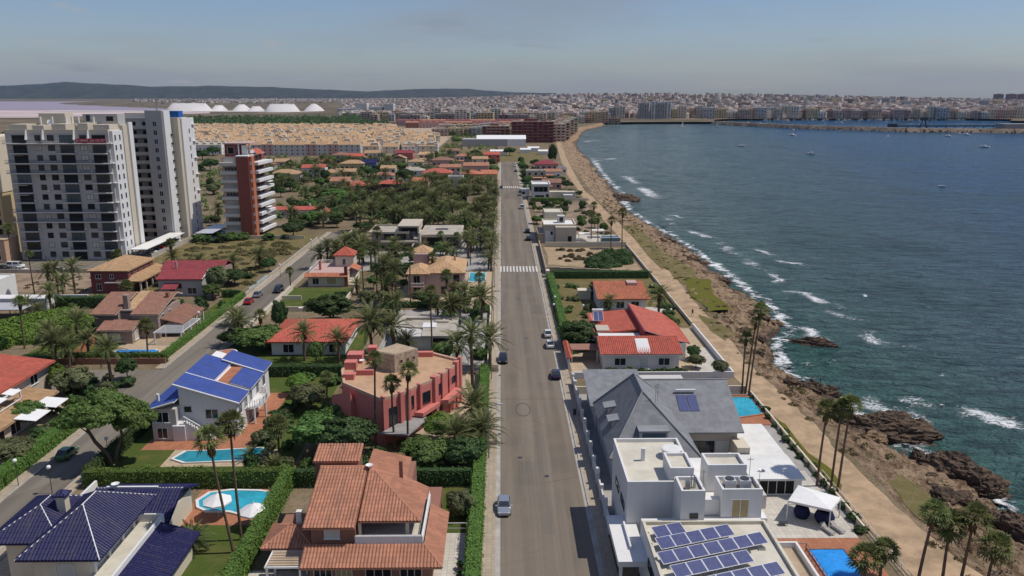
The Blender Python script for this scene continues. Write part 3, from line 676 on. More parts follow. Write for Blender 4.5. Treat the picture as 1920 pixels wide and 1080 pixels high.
def frond(V, F, S, az, el, Ln, rd, drop, lw=.55, nseg=8, sh=.5, ww=.36):
    """arching feather leaf: rib and leaflets on both sides"""
    p = Vector((0, 0, 0)); e = el; h = Vector((math.cos(az), math.sin(az), 0)); side = Vector((-math.sin(az), math.cos(az), 0)); pts = [p.copy()]
    for i in range(nseg):
        p = p+(h*math.cos(e)+Vector((0, 0, math.sin(e))))*Ln/nseg; e -= drop*(.4+1.2*i/nseg)/nseg; pts.append(p.copy())
    for i in range(nseg):
        a, b_ = pts[i], pts[i+1]; w = .035*(1-i/nseg)+.012; k = len(V)
        V += [tuple(a-side*w), tuple(b_-side*w*.8), tuple(b_+side*w*.8), tuple(a+side*w)]; F.append((k, k+1, k+2, k+3)); S.append(min(1, sh+.3))
        t = (b_-a).normalized(); up = side.cross(t)
        if i == 0: continue
        l = lw*math.sin(math.pi*(.18+.78*i/nseg))+.08
        for q in (.2, .7):
            o = a.lerp(b_, q)
            for sg in (-1, 1):
                d = (side*sg*.62+t*.95+up*rd.uniform(-.2, .15)).normalized(); k = len(V); w2 = t*ww*.5
                V += [tuple(o-w2), tuple(o+d*l*.55+up*.02-w2*.7), tuple(o+d*l-Vector((0, 0, .12*l))), tuple(o+d*l*.5+w2*.8)]; F.append((k, k+1, k+2, k+3)); S.append(min(1, max(0, sh+rd.uniform(-.2, .25))))
def date_crown(name, seed, mat, n=54, Ln=4.3):
    rd = random.Random(seed); V = []; F = []; S = []
    for i in range(n):
        q = i/n; el = R(82-112*q**1.15+rd.uniform(-9, 9)); frond(V, F, S, i*2.39996+rd.uniform(-.2, .2), el, Ln*rd.uniform(.82, 1.08)*(.75+.25*min(1, q*3)), rd, R(62+rd.uniform(-14, 22)), .66, 8, .72-.75*q+rd.uniform(-.2, .2))  # lower fronds darker: the crown's shading is put into the leaf tone
    return mesh(name, V, F, mat, shade=S)
def fan_crown(name, seed, mat, n=40, Ln=1.5):
    rd = random.Random(seed); V = []; F = []; S = []
    for i in range(n):
        q = i/n; el = R(84-118*q+rd.uniform(-10, 10)); az = i*2.39996+rd.uniform(-.25, .25); h = Vector((math.cos(az), math.sin(az), 0)); side = Vector((-math.sin(az), math.cos(az), 0))
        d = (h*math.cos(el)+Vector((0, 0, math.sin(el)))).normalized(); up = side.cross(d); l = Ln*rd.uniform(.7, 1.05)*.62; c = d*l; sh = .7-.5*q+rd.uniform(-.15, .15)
        k = len(V); V += [tuple(-side*.03), tuple(c-side*.03), tuple(c+side*.03), tuple(side*.03)]; F.append((k, k+1, k+2, k+3)); S.append(.7)
        ns = 9; rad = Ln*rd.uniform(.5, .68)
        for j in range(ns):
            a = R(-95+190*(j+.5)/ns); dd = (d*math.cos(a)+side*math.sin(a)+up*(-.25*abs(math.sin(a))+rd.uniform(-.1, .1))).normalized(); ps = (side*math.cos(a)-d*math.sin(a))*rad*.1; tip = c+dd*rad*1.12-Vector((0, 0, .24*rad+.1*rad*rd.random())); mid = c+dd*rad*.6
            k = len(V); V += [tuple(c), tuple(mid-ps), tuple(tip), tuple(mid+ps)]; F.append((k, k+1, k+2, k+3)); S.append(min(1, max(0, sh+rd.uniform(-.15, .15))))
    return mesh(name, V, F, mat, shade=S)
def skirt(name, seed, mat, n=46, Ln=1.1, w=.42):
    rd = random.Random(seed); V = []; F = []; S = []
    for i in range(n):
        a = rd.random()*6.283; z0 = rd.uniform(-.9, .05); r0 = rd.uniform(.12, w*.7); l = Ln*rd.uniform(.5, 1); r1 = r0+rd.uniform(.05, w*.6)
        b_ = Vector((math.cos(a)*r0, math.sin(a)*r0, z0)); t = Vector((math.cos(a)*r1, math.sin(a)*r1, z0-l)); s = Vector((-math.sin(a), math.cos(a), 0))*.14; k = len(V)
        V += [tuple(b_-s*.4), tuple(b_.lerp(t, .6)-s), tuple(t), tuple(b_.lerp(t, .6)+s)]; F.append((k, k+1, k+2, k+3)); S.append(rd.random())
    return mesh(name, V, F, mat, shade=S)
def palm_trunk(name, seed, r=.2, taper=.75):
    rd = random.Random(seed); P = []; RR = []; ph = rd.random()*6
    for i in range(15): t = i/14; P.append((.012*math.sin(t*3+ph)*1.2, .01*math.cos(t*2.4+ph), t)); RR.append(r*(1.25 if i == 0 else 1-(1-taper)*t)*(1+.07*(i % 2)))
    m = MB(); V = []
    for i, (p, rr) in enumerate(zip(P, RR)): V += [(p[0]*6+rr*math.cos(k*math.pi/4), p[1]*6+rr*math.sin(k*math.pi/4), p[2]) for k in range(8)]
    m.add(V, [(i*8+k, i*8+(k+1) % 8, (i+1)*8+(k+1) % 8, (i+1)*8+k) for i in range(14) for k in range(8)])
    return mesh(name, m.V, m.F, MATS['palm_bark'], smooth=True)
DC = [date_crown('crown', 10+i, MATS['leaf_palm'], 40+3*i) for i in range(4)]
FC = [fan_crown('crown', 20+i, MATS['leaf_fan'], 29+2*i) for i in range(4)]
SK = [skirt('dead_fronds', 30+i, MATS['leaf_dry']) for i in range(3)]; SKD = [skirt('dead_fronds', 34+i, MATS['leaf_dry'], 60, 1.5, .8) for i in range(2)]
PT = [palm_trunk('trunk', 40+i, .17, .7) for i in range(3)]; PTD = [palm_trunk('trunk', 50+i, .26, .9) for i in range(3)]
NP = [0]
def palm(kind, x, y, h, label=None, group=None, s=1., lean=None, skirted=True):
    i = NP[0]; NP[0] += 1; s *= 1 if kind == 'd' else .78
    T = thing('date_palm' if kind == 'd' else 'fan_palm', label, 'palm tree', (x, y, 0), group)
    T.rotation_euler = (R(random.uniform(-2.5, 2.5)), R(random.uniform(-2.5, 2.5) if lean is None else lean), random.random()*6.28 if lean is None else 0)
    t = bpy.data.objects.new('trunk', (PTD if kind == 'd' else PT)[i % 3]); link(t, T); t.location.z = -.05; k = .8+.3*s if kind == 'd' else 1.; t.scale = (k, k, h)
    c = bpy.data.objects.new('crown', (DC if kind == 'd' else FC)[i % 4]); link(c, T); c.location = t.data.vertices[-1].co*0; c.location.z = h-.1; c.scale = (s, s, s); c.rotation_euler.z = random.random()*6
    if skirted:
        k = bpy.data.objects.new('dead_fronds', (SKD if kind == 'd' else SK)[i % (2 if kind == 'd' else 3)]); link(k, T); k.location.z = h-.1; k.scale = (s, s, s)
    return T
CR = {}
def crowns(mat, n=3, **k):
    key = (mat, tuple(sorted(k.items())))
    if key not in CR: CR[key] = [crown_mesh('crown', 100+len(CR)*7+i, MATS[mat], **k) for i in range(n)]
    return CR[key]
TR = [trunk_mesh('trunk', 60+i, MATS['bark']) for i in range(3)]
NTR = [0]
def tree(x, y, h, r, mat='leaf_mid', label=None, group=None, name='broadleaf_tree', rz=.8, low=.25, **k):
    """crown of radius r whose top is at h; trunk with limbs below it"""
    i = NTR[0]; NTR[0] += 1; T = thing(name, label, 'tree', (x, y, 0), group); T.rotation_euler.z = random.random()*6.28
    vz = max(h*(1-low)/2, .3)
    t = bpy.data.objects.new('trunk', TR[i % 3]); link(t, T); th = h-vz*1.05; t.scale = (max(r*.75, .5), max(r*.75, .5), th)
    c = bpy.data.objects.new('crown', crowns(mat, **k)[i % 3]); link(c, T); c.location.z = h-vz; c.scale = (r, r, vz/.8); return T
NB = [0]
def bush(x, y, r, h, mat='leaf_mid', label=None, group=None, name='bush', z=0):
    i = NB[0]; NB[0] += 1; cs = crowns(mat, 3, clumps=46, per=70, size=.105, shell=.45, flat_bottom=-.5)
    o = bpy.data.objects.new(name, cs[i % 3]); link(o); o.location = (x, y, z+h*.42); o.scale = (r, r, h*.72); o.rotation_euler.z = random.random()*6.28
    return tag(o, label, 'bush', group)
def hedge(x0, x1, y0, y1, h, label, mat='hedge_green', dens=42, size=.13, z=0, name='hedge', group=None, rough=.15):
    """clipped hedge: leafy skin over a solid body"""
    cx, cy_ = (x0+x1)/2, (y0+y1)/2; w, d = x1-x0, y1-y0; areas = [(w*d, 'T'), (w*h, 'S'), (d*h, 'E'), (d*h, 'W'), (w*h, 'N')]; C = []; O = []; ND = dict(T=(0, 0, 1), S=(0, -1, 0), N=(0, 1, 0), E=(1, 0, 0), W=(-1, 0, 0))
    for a, f in areas:
        n = int(min(a*dens, 9000)); q = RNG.random((n, 2)); o = np.abs(RNG.normal(0, rough, n))*np.where(RNG.random(n) < .5, 1, -1.2)
        if f == 'T': p = np.stack([q[:, 0]*w-w/2, q[:, 1]*d-d/2, h+o], 1)
        elif f == 'S': p = np.stack([q[:, 0]*w-w/2, -d/2-o, q[:, 1]*h], 1)
        elif f == 'N': p = np.stack([q[:, 0]*w-w/2, d/2+o, q[:, 1]*h], 1)
        elif f == 'E': p = np.stack([w/2+o, q[:, 0]*d-d/2, q[:, 1]*h], 1)
        else: p = np.stack([-w/2-o, q[:, 0]*d-d/2, q[:, 1]*h], 1)
        C.append(p); O.append(np.tile(np.array(ND[f]), (n, 1)))
    C = np.concatenate(C); wob = np.array([noise.noise(Vector((float(a)*.5+cx, float(b_)*.5+cy_, 0))) for a, b_, _ in C[::1]]) if len(C) < 40000 else 0
    C[:, 2] += wob*.34*(C[:, 2] > h*.7)
    Q = leaf_quads(C, size, np.concatenate(O)*.9); S = np.clip(RNG.normal(.45, .2, len(C))+.25*wob, 0, 1)
    a, b_, e = w/2-.06, d/2-.06, h-.08; bx = np.array([[[-a,-b_,e],[a,-b_,e],[a,b_,e],[-a,b_,e]], [[-a,-b_,0],[a,-b_,0],[a,-b_,e],[-a,-b_,e]], [[a,-b_,0],[a,b_,0],[a,b_,e],[a,-b_,e]], [[a,b_,0],[-a,b_,0],[-a,b_,e],[a,b_,e]], [[-a,b_,0],[-a,-b_,0],[-a,-b_,e],[-a,b_,e]]])
    o = bpy.data.objects.new(name, soup(name, np.concatenate([Q, bx]), MATS[mat], np.concatenate([S, np.full(5, .25)]))); link(o); o.location = (cx, cy_, z)
    return tag(o, label, 'hedge', group)
def shaggy(poly_c, r, h, n, mat, label, name='shrubbery', size=.3, kind=None, cat='shrubs'):
    """loose ground-hugging shrub mass around centres"""
    C = []; O = []
    for (x, y, rr, hh) in poly_c:
        k = int(n*rr*rr); q = RNG.normal(size=(k, 3)); q /= np.linalg.norm(q, axis=1)[:, None]; q *= RNG.random((k, 1))**.35; q[:, 2] = np.abs(q[:, 2]); O.append(q*.9); C.append(q*np.array([rr, rr, hh])+np.array([x, y, 0]))
    C = np.concatenate(C); c0 = C.mean(0); c0[2] = 0
    o = bpy.data.objects.new(name, soup(name, leaf_quads(C-c0, size, np.concatenate(O)), MATS[mat], np.clip(RNG.normal(.45, .2, len(C)), 0, 1))); link(o); o.location = c0
    return tag(o, label, cat, None, kind)
W = MATS
# ---------------------------------------------------------------- terracotta villa by the road (front left)
T = thing('terracotta_villa', 'two-storey villa with ribbed terracotta tile roofs and white upper terrace beside the road', 'house', (-14.5, 82, 0))
wl = W['brown_wall']; tm = W['terracotta']; ct = W['cream_wall']
B(T, 'wall', wl, -20.2, -7.4, 74.6, 90, 0, 3.0)
B(T, 'upper_wall', wl, -20.2, -15.55, 76.2, 86.2, 3.0, 6.0)
B(T, 'upper_wall', wl, -15.55, -10.6, 80.6, 91, 3.0, 6.0)
B(T, 'tower', wl, -21.9, -16.9, 86.3, 89.2, 0, 8.3)
B(T, 'wing_wall', wl, -25.0, -20.22, 77.4, 84, 0, 2.8)
roof(T, [[(-20.8,72.9,2.85),(-6.2,72.9,2.85),(-8.3,75.6,3.95),(-20.8,75.6,3.95)], [(-6.2,72.9,2.85),(-6.2,84,2.85),(-8.3,84,3.95),(-8.3,75.6,3.95)]], tm, near=True, cap=tm, name='skirt_roof')
roof(T, [[(-20.9,75.3,6.0),(-15.4,75.3,6.0),(-15.4,84.8,8.35),(-20.9,84.8,8.35)], [(-15.4,87.4,7.0),(-20.9,87.4,7.0),(-20.9,84.8,8.35),(-15.4,84.8,8.35)]], tm, near=True, cap=tm)
roof(T, [[(-15.3,76.6,6.0),(-8.7,76.6,6.0),(-14.6,84.2,8.1),(-15.3,84.2,8.1)], [(-8.7,76.6,6.0),(-8.5,84.0,6.0),(-14.6,84.2,8.1)], [(-8.5,84,6.0),(-11.4,86.6,6.0),(-15.3,86.6,7.2),(-15.3,84.2,8.1),(-14.6,84.2,8.1)]], tm, near=True, cap=tm)
roof(T, [[(-11.3,86.7,5.9),(-11.3,92,5.9),(-16,92,7.1),(-16,86.7,7.1)]], tm, near=True)
roof(T, [[(-22.1,86.1,8.3),(-16.7,86.1,8.3),(-16.7,89.5,9.0),(-22.1,89.5,9.0)]], tm, near=True, name='tower_roof')
roof(T, hip(-25.3, -20.6, 77.2, 81.2, 2.8, 1.25, .5), tm, near=True, cap=tm, name='wing_roof')
B(T, 'terrace_floor', M_PATIO, -15.5, -8.4, 75.7, 85.4, 3.0, 3.98)
part(T, 'terrace_parapet', MB().box(-15.5, -8.4, 75.62, 75.8, 3.9, 4.85).box(-8.6, -8.38, 75.81, 85.3, 3.9, 4.6), W['white_wall'])
rail(T, [(-15.4, 75.7), (-8.5, 75.7), (-8.5, 85.2)], 4.6, .35, 'white_frame', 1.6)
for cx_ in (-10.2,): B(T, 'column', ct, cx_-.17, cx_+.17, 77.3, 77.6, 3.98, 6.0)
B(T, 'column', ct, -15.3, -15.0, 76.7, 77.0, 3.98, 6.0)
window(T, 'S', -18, 76.2, 4.4, 1.5, 1.25, pane='blind', mull=0)
window(T, 'S', -13.6, 80.6, 4.0, 2.6, 1.85, pane='dark_opening', mull=2, sill=False, name='terrace_door')
for u, w_, p in ((-18.8, 1.8, 'window_glass'), (-16.6, 1.6, 'beige_blind'), (-13, 2.6, 'dark_opening'), (-9.6, 2.2, 'dark_opening')): window(T, 'S', u, 74.6, .5, w_, 1.9, pane=p, mull=2, sill=False)
window(T, 'W', 80.5, -25.0, 1, 1.2, 1.1); window(T, 'E', 79.5, -7.4, .2, 2.0, 2.0, pane='dark_opening', sill=False)
B(T, 'chimney', wl, -11.9, -11.5, 84.9, 85.3, 6, 8.9); B(T, 'chimney_stack', W['white_wall'], -22.8, -22.2, 80.2, 80.8, 2.8, 5.2)
part(T, 'satellite_dish', MB().lathe([(.05, 0), (.32, .06), (.45, .16), (.45, .17), (.3, .08), (.04, .03)], 12, (-15.2, 84.4, 8.6)).tube([(-15.2, 84.4, 8.2), (-15.2, 84.4, 8.65)], .03), W['white_frame'])
for x_ in (-21.9, -20.2, -18.7): part(T, 'antenna', MB().tube([(x_ if x_ > -21 else -17.2, 87.5, 8.6), (x_ if x_ > -21 else -17.2, 87.5, 10.0)], .025, 4).box((x_ if x_ > -21 else -17.2)-.3, (x_ if x_ > -21 else -17.2)+.3, 87.48, 87.52, 9.7, 9.74), W['steel'])
P = thing('pergola', 'white post pergola with beige slat roof beside the terracotta villa', 'pergola', (-22.5, 75, 0))
for x_ in (-24.3, -20.9): 
    for y_ in (73.6, 76.3): B(P, 'post', W['white_frame'], x_-.1, x_+.1, y_-.1, y_+.1, 0, 2.75)
part(P, 'beam', MB().ring(-24.5, -20.7, 73.4, 76.5, 2.55, 2.75, .16), W['white_frame'])
for i in range(6): B(P, 'slat', W['sand_paving'], -24.3, -20.9, 73.62+i*.47, 73.62+i*.47+.36, 2.76, 2.82)
struct('patio', MB().box(-8.9, -2.75, 66, 84.3, -.1, .06), M_PATIO); sheet('lawn', rect(-11, -2.75, 84.3, 95.6), .02, M_LAWN)
sheet('patio', rect(-27.2, -20.3, 66, 77), .03, M_PATIO)
G_ = thing('garden_gate', 'white gate frame between patio and round clipped bush', 'gate', (-5.9, 84.4, 0))
for x_ in (-8.3, -3.9): B(G_, 'post', W['white_wall'], x_-.13, x_+.13, 84.32, 84.58, 0, 1.5)
part(G_, 'bar', MB().box(-8.17, -4.03, 84.41, 84.49, 1.2, 1.3).box(-8.17, -4.03, 84.41, 84.49, .55, .63), W['white_frame'])
for i, y_ in enumerate((73.4, 75.2, 77.0, 72.0)):
    p = thing('potted_plant', ['spiky potted plant on the pale patio by the road hedge', 'broad potted plant second on the pale patio', 'potted plant nearest the gate on the pale patio', 'potted plant at the near end of the pale patio'][i], 'potted plant', (-4.6, y_, .06))
    part(p, 'pot', MB().lathe([(.2, 0), (.3, .4), (.28, .4), (.18, .1)], 10, (-4.6, y_, .06)), W['terracotta_paving'])
    o = bpy.data.objects.new('leaves', crowns('leaf_dark', 3, clumps=20, per=30, size=.22)[i % 3]); link(o, p); o.location = (0, 0, .65); o.scale = (.4, .4, .45)

# ---------------------------------------------------------------- navy-roofed house (front left corner)
T = thing('navy_roof_house', 'cream house with glossy navy blue tiled hip roofs and white ridge lines', 'house', (-43, 78, 0))
nv = W['navy_tile']; ct = W['cream_wall']; wh = W['white_frame']
B(T, 'wall', ct, -46.2, -40.7, 70.8, 82.2, 0, 5.95); B(T, 'rear_wall', ct, -50.8, -46.22, 74, 82.2, 0, 5.95)
B(T, 'back_wing', ct, -47, -38.3, 82.3, 90.2, 0, 3.0); B(T, 'low_wing', ct, -40.68, -34.3, 66, 79.6, 0, 3.0)
roof(T, hip(-47.0, -39.6, 70.3, 82.5, 5.9, 3.0, .4, ridge=((-43.1, 75.2, 9.0), (-43.1, 77.9, 9.0))), nv, near=True, cap=wh)
roof(T, hip(-52.0, -45.0, 73.4, 82.4, 5.85, 2.2, .4), nv, near=True, cap=wh, name='side_roof')
roof(T, [[(-47.8,81.9,3.0),(-37.6,81.9,3.0),(-37.6,86.5,4.9),(-47.8,86.5,4.9)], [(-37.6,91,3.0),(-47.8,91,3.0),(-47.8,86.5,4.9),(-37.6,86.5,4.9)]], nv, near=True, cap=wh, name='back_roof')
roof(T, [[(-33.5,66,2.7),(-33.5,80.2,2.7),(-37.7,80.2,4.0),(-37.7,66,4.0)]], nv, near=True, name='low_roof')
B(T, 'balcony_floor', W['cream_deck'], -40.68, -37.72, 66, 81.2, 3.0, 3.7)
part(T, 'balcony_parapet', MB().box(-37.95, -37.72, 66, 81.2, 3.7, 4.6).box(-40.68, -37.95, 80.98, 81.2, 3.7, 4.6), W['white_wall'])
for y_ in (71.3, 74.2, 77.2, 79.8): B(T, 'pilaster', W['white_wall'], -40.69, -40.4, y_-.18, y_+.18, 3.7, 5.9)
for y_ in (72.7, 75.7, 78.6): window(T, 'E', y_, -40.7, 3.75, 1.5, 1.9, pane='blind', mull=1, sill=False)
window(T, 'S', -43.2, 70.8, 3.6, 1.7, 1.3, pane='blind', mull=0); window(T, 'S', -43.2, 70.8, .8, 1.6, 1.2)
C_ = B(T, 'chimney', ct, -47.0, -46.1, 77.2, 78.1, 6, 9.0); roof(T, hip(-47.0, -46.1, 77.2, 78.1, 9.0, .5, .25), nv, name='chimney_cap')
part(T, 'satellite_dish', MB().lathe([(.05, 0), (.34, .06), (.48, .18), (.48, .19), (.3, .09), (.04, .03)], 12, (-45.5, 86.6, 5.3)).tube([(-45.5, 86.6, 4.8), (-45.5, 86.6, 5.35)], .03), wh)
B(T, 'white_coping', W['white_wall'], -46.5, -40.5, 86.35, 86.65, 4.85, 5.15)
sheet('patio', rect(-39, -28.9, 86.5, 95.4), .025, M_TERR); sheet('lawn', rect(-38.2, -28.6, 66, 88.4), .018, M_LAWN); sheet('patio', rect(-56, -47, 66, 92), .02, M_SANDP)
B(None, 'white_garden_wall', W['white_wall'], -52.5, -52.2, 84, 95, 0, 1.6); bpy.data.objects['white_garden_wall'].name = 'garden_wall'
tag(bpy.data.objects['garden_wall'], 'white stepped garden wall between the navy roof and the street', 'wall')

# ---------------------------------------------------------------- pools
def pool_mat(name, col):
    m, nt, b, o = newmat(name); t = NT(nt)
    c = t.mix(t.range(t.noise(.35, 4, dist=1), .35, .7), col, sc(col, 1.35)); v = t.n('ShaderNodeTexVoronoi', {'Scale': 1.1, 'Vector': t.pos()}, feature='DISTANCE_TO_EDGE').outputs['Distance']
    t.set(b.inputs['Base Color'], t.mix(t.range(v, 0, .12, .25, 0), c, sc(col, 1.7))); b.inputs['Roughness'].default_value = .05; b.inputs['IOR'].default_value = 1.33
    t.set(b.inputs['Normal'], t.bump(t.noise(1.6, 3), .25, .1)); return m
PW1 = pool_mat('pool_turquoise', (.035, .30, .40)); PW2 = pool_mat('pool_blue', (.03, .24, .62)); PW3 = pool_mat('pool_teal', (.02, .20, .26))
def pool(poly, label, water, cop='sand_paving', z=.14, w=.4):
    cx_ = sum(p[0] for p in poly)/len(poly); cy2 = sum(p[1] for p in poly)/len(poly); T = thing('swimming_pool', label, 'swimming pool', (cx_, cy2, 0)); n = len(poly)
    def off(d):
        out = []
        for p in poly: v = Vector((p[0]-cx_, p[1]-cy2)); out.append((p[0]+v.x/v.length*d, p[1]+v.y/v.length*d))
        return out
    a, b_ = off(w), poly; V = [(*p, z+.10) for p in a]+[(*p, z+.10) for p in b_]+[(*p, z-.2) for p in b_]+[(*p, 0) for p in a]
    F = []
    for i in range(n): j = (i+1) % n; F += [(i, j, n+j, n+i), (n+i, n+j, 2*n+j, 2*n+i), (3*n+i, 3*n+j, j, i)]
    part(T, 'coping', MB().add(V, F), W[cop]); part(T, 'water', MB().add([(*p, z+.015) for p in b_], [tuple(range(n))]), water); return T
def ell(cx_, cy2, a, b_, n=24, k=0): return [(cx_+a*math.cos(2*math.pi*i/n)*(1+k*math.sin(4*math.pi*i/n)), cy2+b_*math.sin(2*math.pi*i/n)) for i in range(n)]
pool([(-38.3,92.2),(-37.6,90.6),(-36,89.6),(-33.5,89.6),(-31.5,88.6),(-29.6,88.6),(-29.2,91),(-29.3,94.0),(-31.5,94.6),(-35,94.8),(-37.5,94.2)], 'turquoise curved pool under the two white parasols', PW1, 'white_deck')
pool([(-46.2,104.2),(-45.3,106.6),(-42,106.7),(-35.4,107.6),(-33.4,107),(-33.6,104.6),(-37,103.6),(-44,103)], 'teal pool in front of the bright blue roofed house', PW3, 'white_deck')
pool([(-77,151.2),(-76.8,153.8),(-69.6,153.8),(-68.2,152.6),(-68.6,151)], 'small blue pool behind the hedge of the brown-tiled villa', PW2, 'white_deck')
pool(rect(-66.6, -64.9, 206, 221)[::1], 'narrow pale blue pool beside the side street', PW1, 'white_deck')
pool(rect(-9.0, -4.6, 213, 224), 'turquoise pool behind the pink villa with tan hip roof', PW1, 'white_deck')
pool([(37.4,126.8),(41.9,126.4),(41.9,119.4),(36.6,117.6)], 'blue pool at the sea end of the slate-roofed house', PW1, 'terracotta_paving')
pool(rect(34.4, 38.4, 64, 80.1), 'deep blue rectangular pool beside the white solar-roof villa', PW2, 'terracotta_paving')
def parasol(x, y, label):
    T = thing('parasol', label, 'parasol', (x, y, 0)); part(T, 'pole', MB().tube([(x, y, 0), (x, y, 3.0)], .04, 6), W['white_frame'])
    n = 8; V = [(x, y, 3.15)]+[(x+1.75*math.cos(2*math.pi*k/n), y+1.75*math.sin(2*math.pi*k/n), 2.2) for k in range(n)]+[(x+1.75*math.cos(2*math.pi*k/n), y+1.75*math.sin(2*math.pi*k/n), 2.02) for k in range(n)]+[(x, y, 3.1)]
    part(T, 'canopy', MB().add(V, [(0, 1+k, 1+(k+1) % n) for k in range(n)]+[(1+k, 1+n+k, 1+n+(k+1) % n, 1+(k+1) % n) for k in range(n)]+[(2*n+1, 1+n+(k+1) % n, 1+n+k) for k in range(n)]), W['canvas_white'])
    part(T, 'finial', MB().lathe([(.05, 0), (.09, .12), (.02, .3)], 8, (x, y, 3.1)), W['white_frame'])
a = G(411, 927, 3.0); parasol(a[0]-.3, a[1], 'white fringed parasol at the left end of the curved pool'); a = G(475, 945, 3.0); parasol(a[0], a[1], 'white fringed parasol at the right end of the curved pool')

# ---------------------------------------------------------------- bright blue roofed house
T = thing('blue_roof_house', 'white house with bright cobalt blue tiled roofs around a sunken roof terrace', 'house', (-45, 118, 0))
bl = W['blue_tile']; wh = W['white_frame']; pw = W['pale_grey_wall']; ww = W['white_wall']
B(T, 'low_wall', pw, -51.6, -48.02, 110.6, 127, 0, 5.0)
part(T, 'gable_wall', MB().prism([(-48, 112.2), (-39.6, 112.2), (-39.6, 129), (-48, 129)], 0, [8.0, 5.3, 5.3, 8.0]), ww)
roof(T, [[(-52.3,130.5,5.0),(-52.3,110.0,5.0),(-47.9,110.0,6.3),(-47.9,130.5,6.3)]], bl, near=True, trim=wh, name='side_roof')
roof(T, [[(-39.0,111.6,5.45),(-39.0,116.6,5.45),(-48.5,116.6,8.45),(-48.5,111.6,8.45)]], bl, near=True, trim=wh, name='front_roof')
roof(T, [[(-44.3,116.7,7.12),(-44.3,125.6,7.12),(-48.5,125.6,8.45),(-48.5,116.7,8.45)]], bl, near=True, trim=wh, name='terrace_side_roof')
roof(T, [[(-39.0,117.6,5.5),(-39.0,124.4,5.5),(-42.3,124.4,6.55),(-42.3,117.6,6.55)]], bl, near=True, trim=wh, name='eave_roof')
roof(T, [[(-39.0,124.5,5.7),(-39.0,129.4,5.7),(-45.6,129.4,7.9),(-45.6,124.5,7.9)]], bl, near=True, trim=wh, name='rear_roof')
part(T, 'verge_trim', MB().tube([(-48.5, 111.6, 8.5), (-39, 111.6, 5.5)], .12).tube([(-52.3, 110, 5.02), (-47.9, 110, 6.34)], .12).tube([(-48.5, 116.65, 8.52), (-39, 116.65, 5.52)], .12).tube([(-45.6, 124.45, 7.97), (-39, 124.45, 5.76)], .12), wh)
B(T, 'terrace_floor', W['terracotta_paving'], -44.3, -42.3, 116.7, 124.4, 5.5, 6.75)
B(T, 'terrace_wall', ww, -44.4, -44.28, 116.8, 124.3, 6.7, 7.2)
part(T, 'round_terrace', MB().prism([(-48.4, 126)]+[(-46.5+1.9*math.cos(t), 128.6+3.2*math.sin(t)) for t in [math.pi-k*math.pi/10 for k in range(11)]]+[(-44.6, 126)], 0, 7.4), ww)
part(T, 'round_terrace_floor', MB().prism([(-48.2, 125.9)]+[(-46.5+1.65*math.cos(t), 128.6+2.9*math.sin(t)) for t in [math.pi-k*math.pi/10 for k in range(11)]]+[(-44.8, 125.9)], 7.4, 7.46), W['terracotta_paving'])
window(T, 'S', -50.0, 110.6, 3.0, 1.8, 1.5); window(T, 'S', -50.2, 110.6, .5, 1.4, 1.5); window(T, 'S', -46.8, 112.2, 3.9, 1.1, .9, mull=0); window(T, 'S', -43.3, 112.2, 2.9, 1.8, 1.4)
window(T, 'S', -41.2, 112.2, .3, 1.6, 2.0, pane='dark_opening', sill=False)
for y_, z_ in ((113.8, 3), (116.5, 3), (119, 3), (122.5, 3), (126, 3), (114, .4), (118, .4)): window(T, 'E', y_, -39.6, z_, 1.2, 1.6)
part(T, 'porch', MB().prism([(-48.6, 110.4), (-46.8, 110.4), (-46.8, 112.2), (-48.6, 112.2)], 0, [2.4, 2.4, 3.3, 3.3]), ww)
st = T; sm = MB()
for i in range(12): sm.box(-47.0+i*.36, -46.64+i*.36, 110.7, 112.15, 0, 2.9-i*.24)
part(T, 'outer_stair', sm, ww)
bm_ = MB().tube([(-47, 110.75, 3.8), (-42.7, 110.75, 1.0)], .09, 5)
for i in range(14): x_ = -47+i*.33; z_ = 3.8-i*.215; bm_.tube([(x_, 110.75, z_-.85), (x_, 110.75, z_)], [.04, .075, .04][i % 2:][0], 5)
part(T, 'stair_balustrade', bm_, wh)
bp = [(-39.6+2.2*math.sin(t), 119.5-3.4*math.cos(t)) for t in [k*math.pi/10 for k in range(11)]]
part(T, 'round_balcony', MB().prism([(-39.6, 116.1)]+bp+[(-39.6, 122.9)], 2.6, 2.85), ww); rail(T, bp, 2.85, 1., 'white_frame', .3)
for k in (2, 5, 8): part(T, 'column', MB().tube([(bp[k][0]-.15, bp[k][1], 0), (bp[k][0]-.15, bp[k][1], 2.6)], .16, 8), ww)
B(T, 'chimney', ww, -51.4, -51.1, 112.4, 112.9, 5.2, 6.6)
sheet('patio', [(-52.2,107.4),(-36.5,107.4),(-36.5,130),(-52.2,130)], .03, M_TERR); sheet('patio', rect(-47.2, -32.4, 102, 107.4), .026, M_SANDP); sheet('lawn', rect(-54.8, -28.9, 98, 139), .015, M_LAWN)

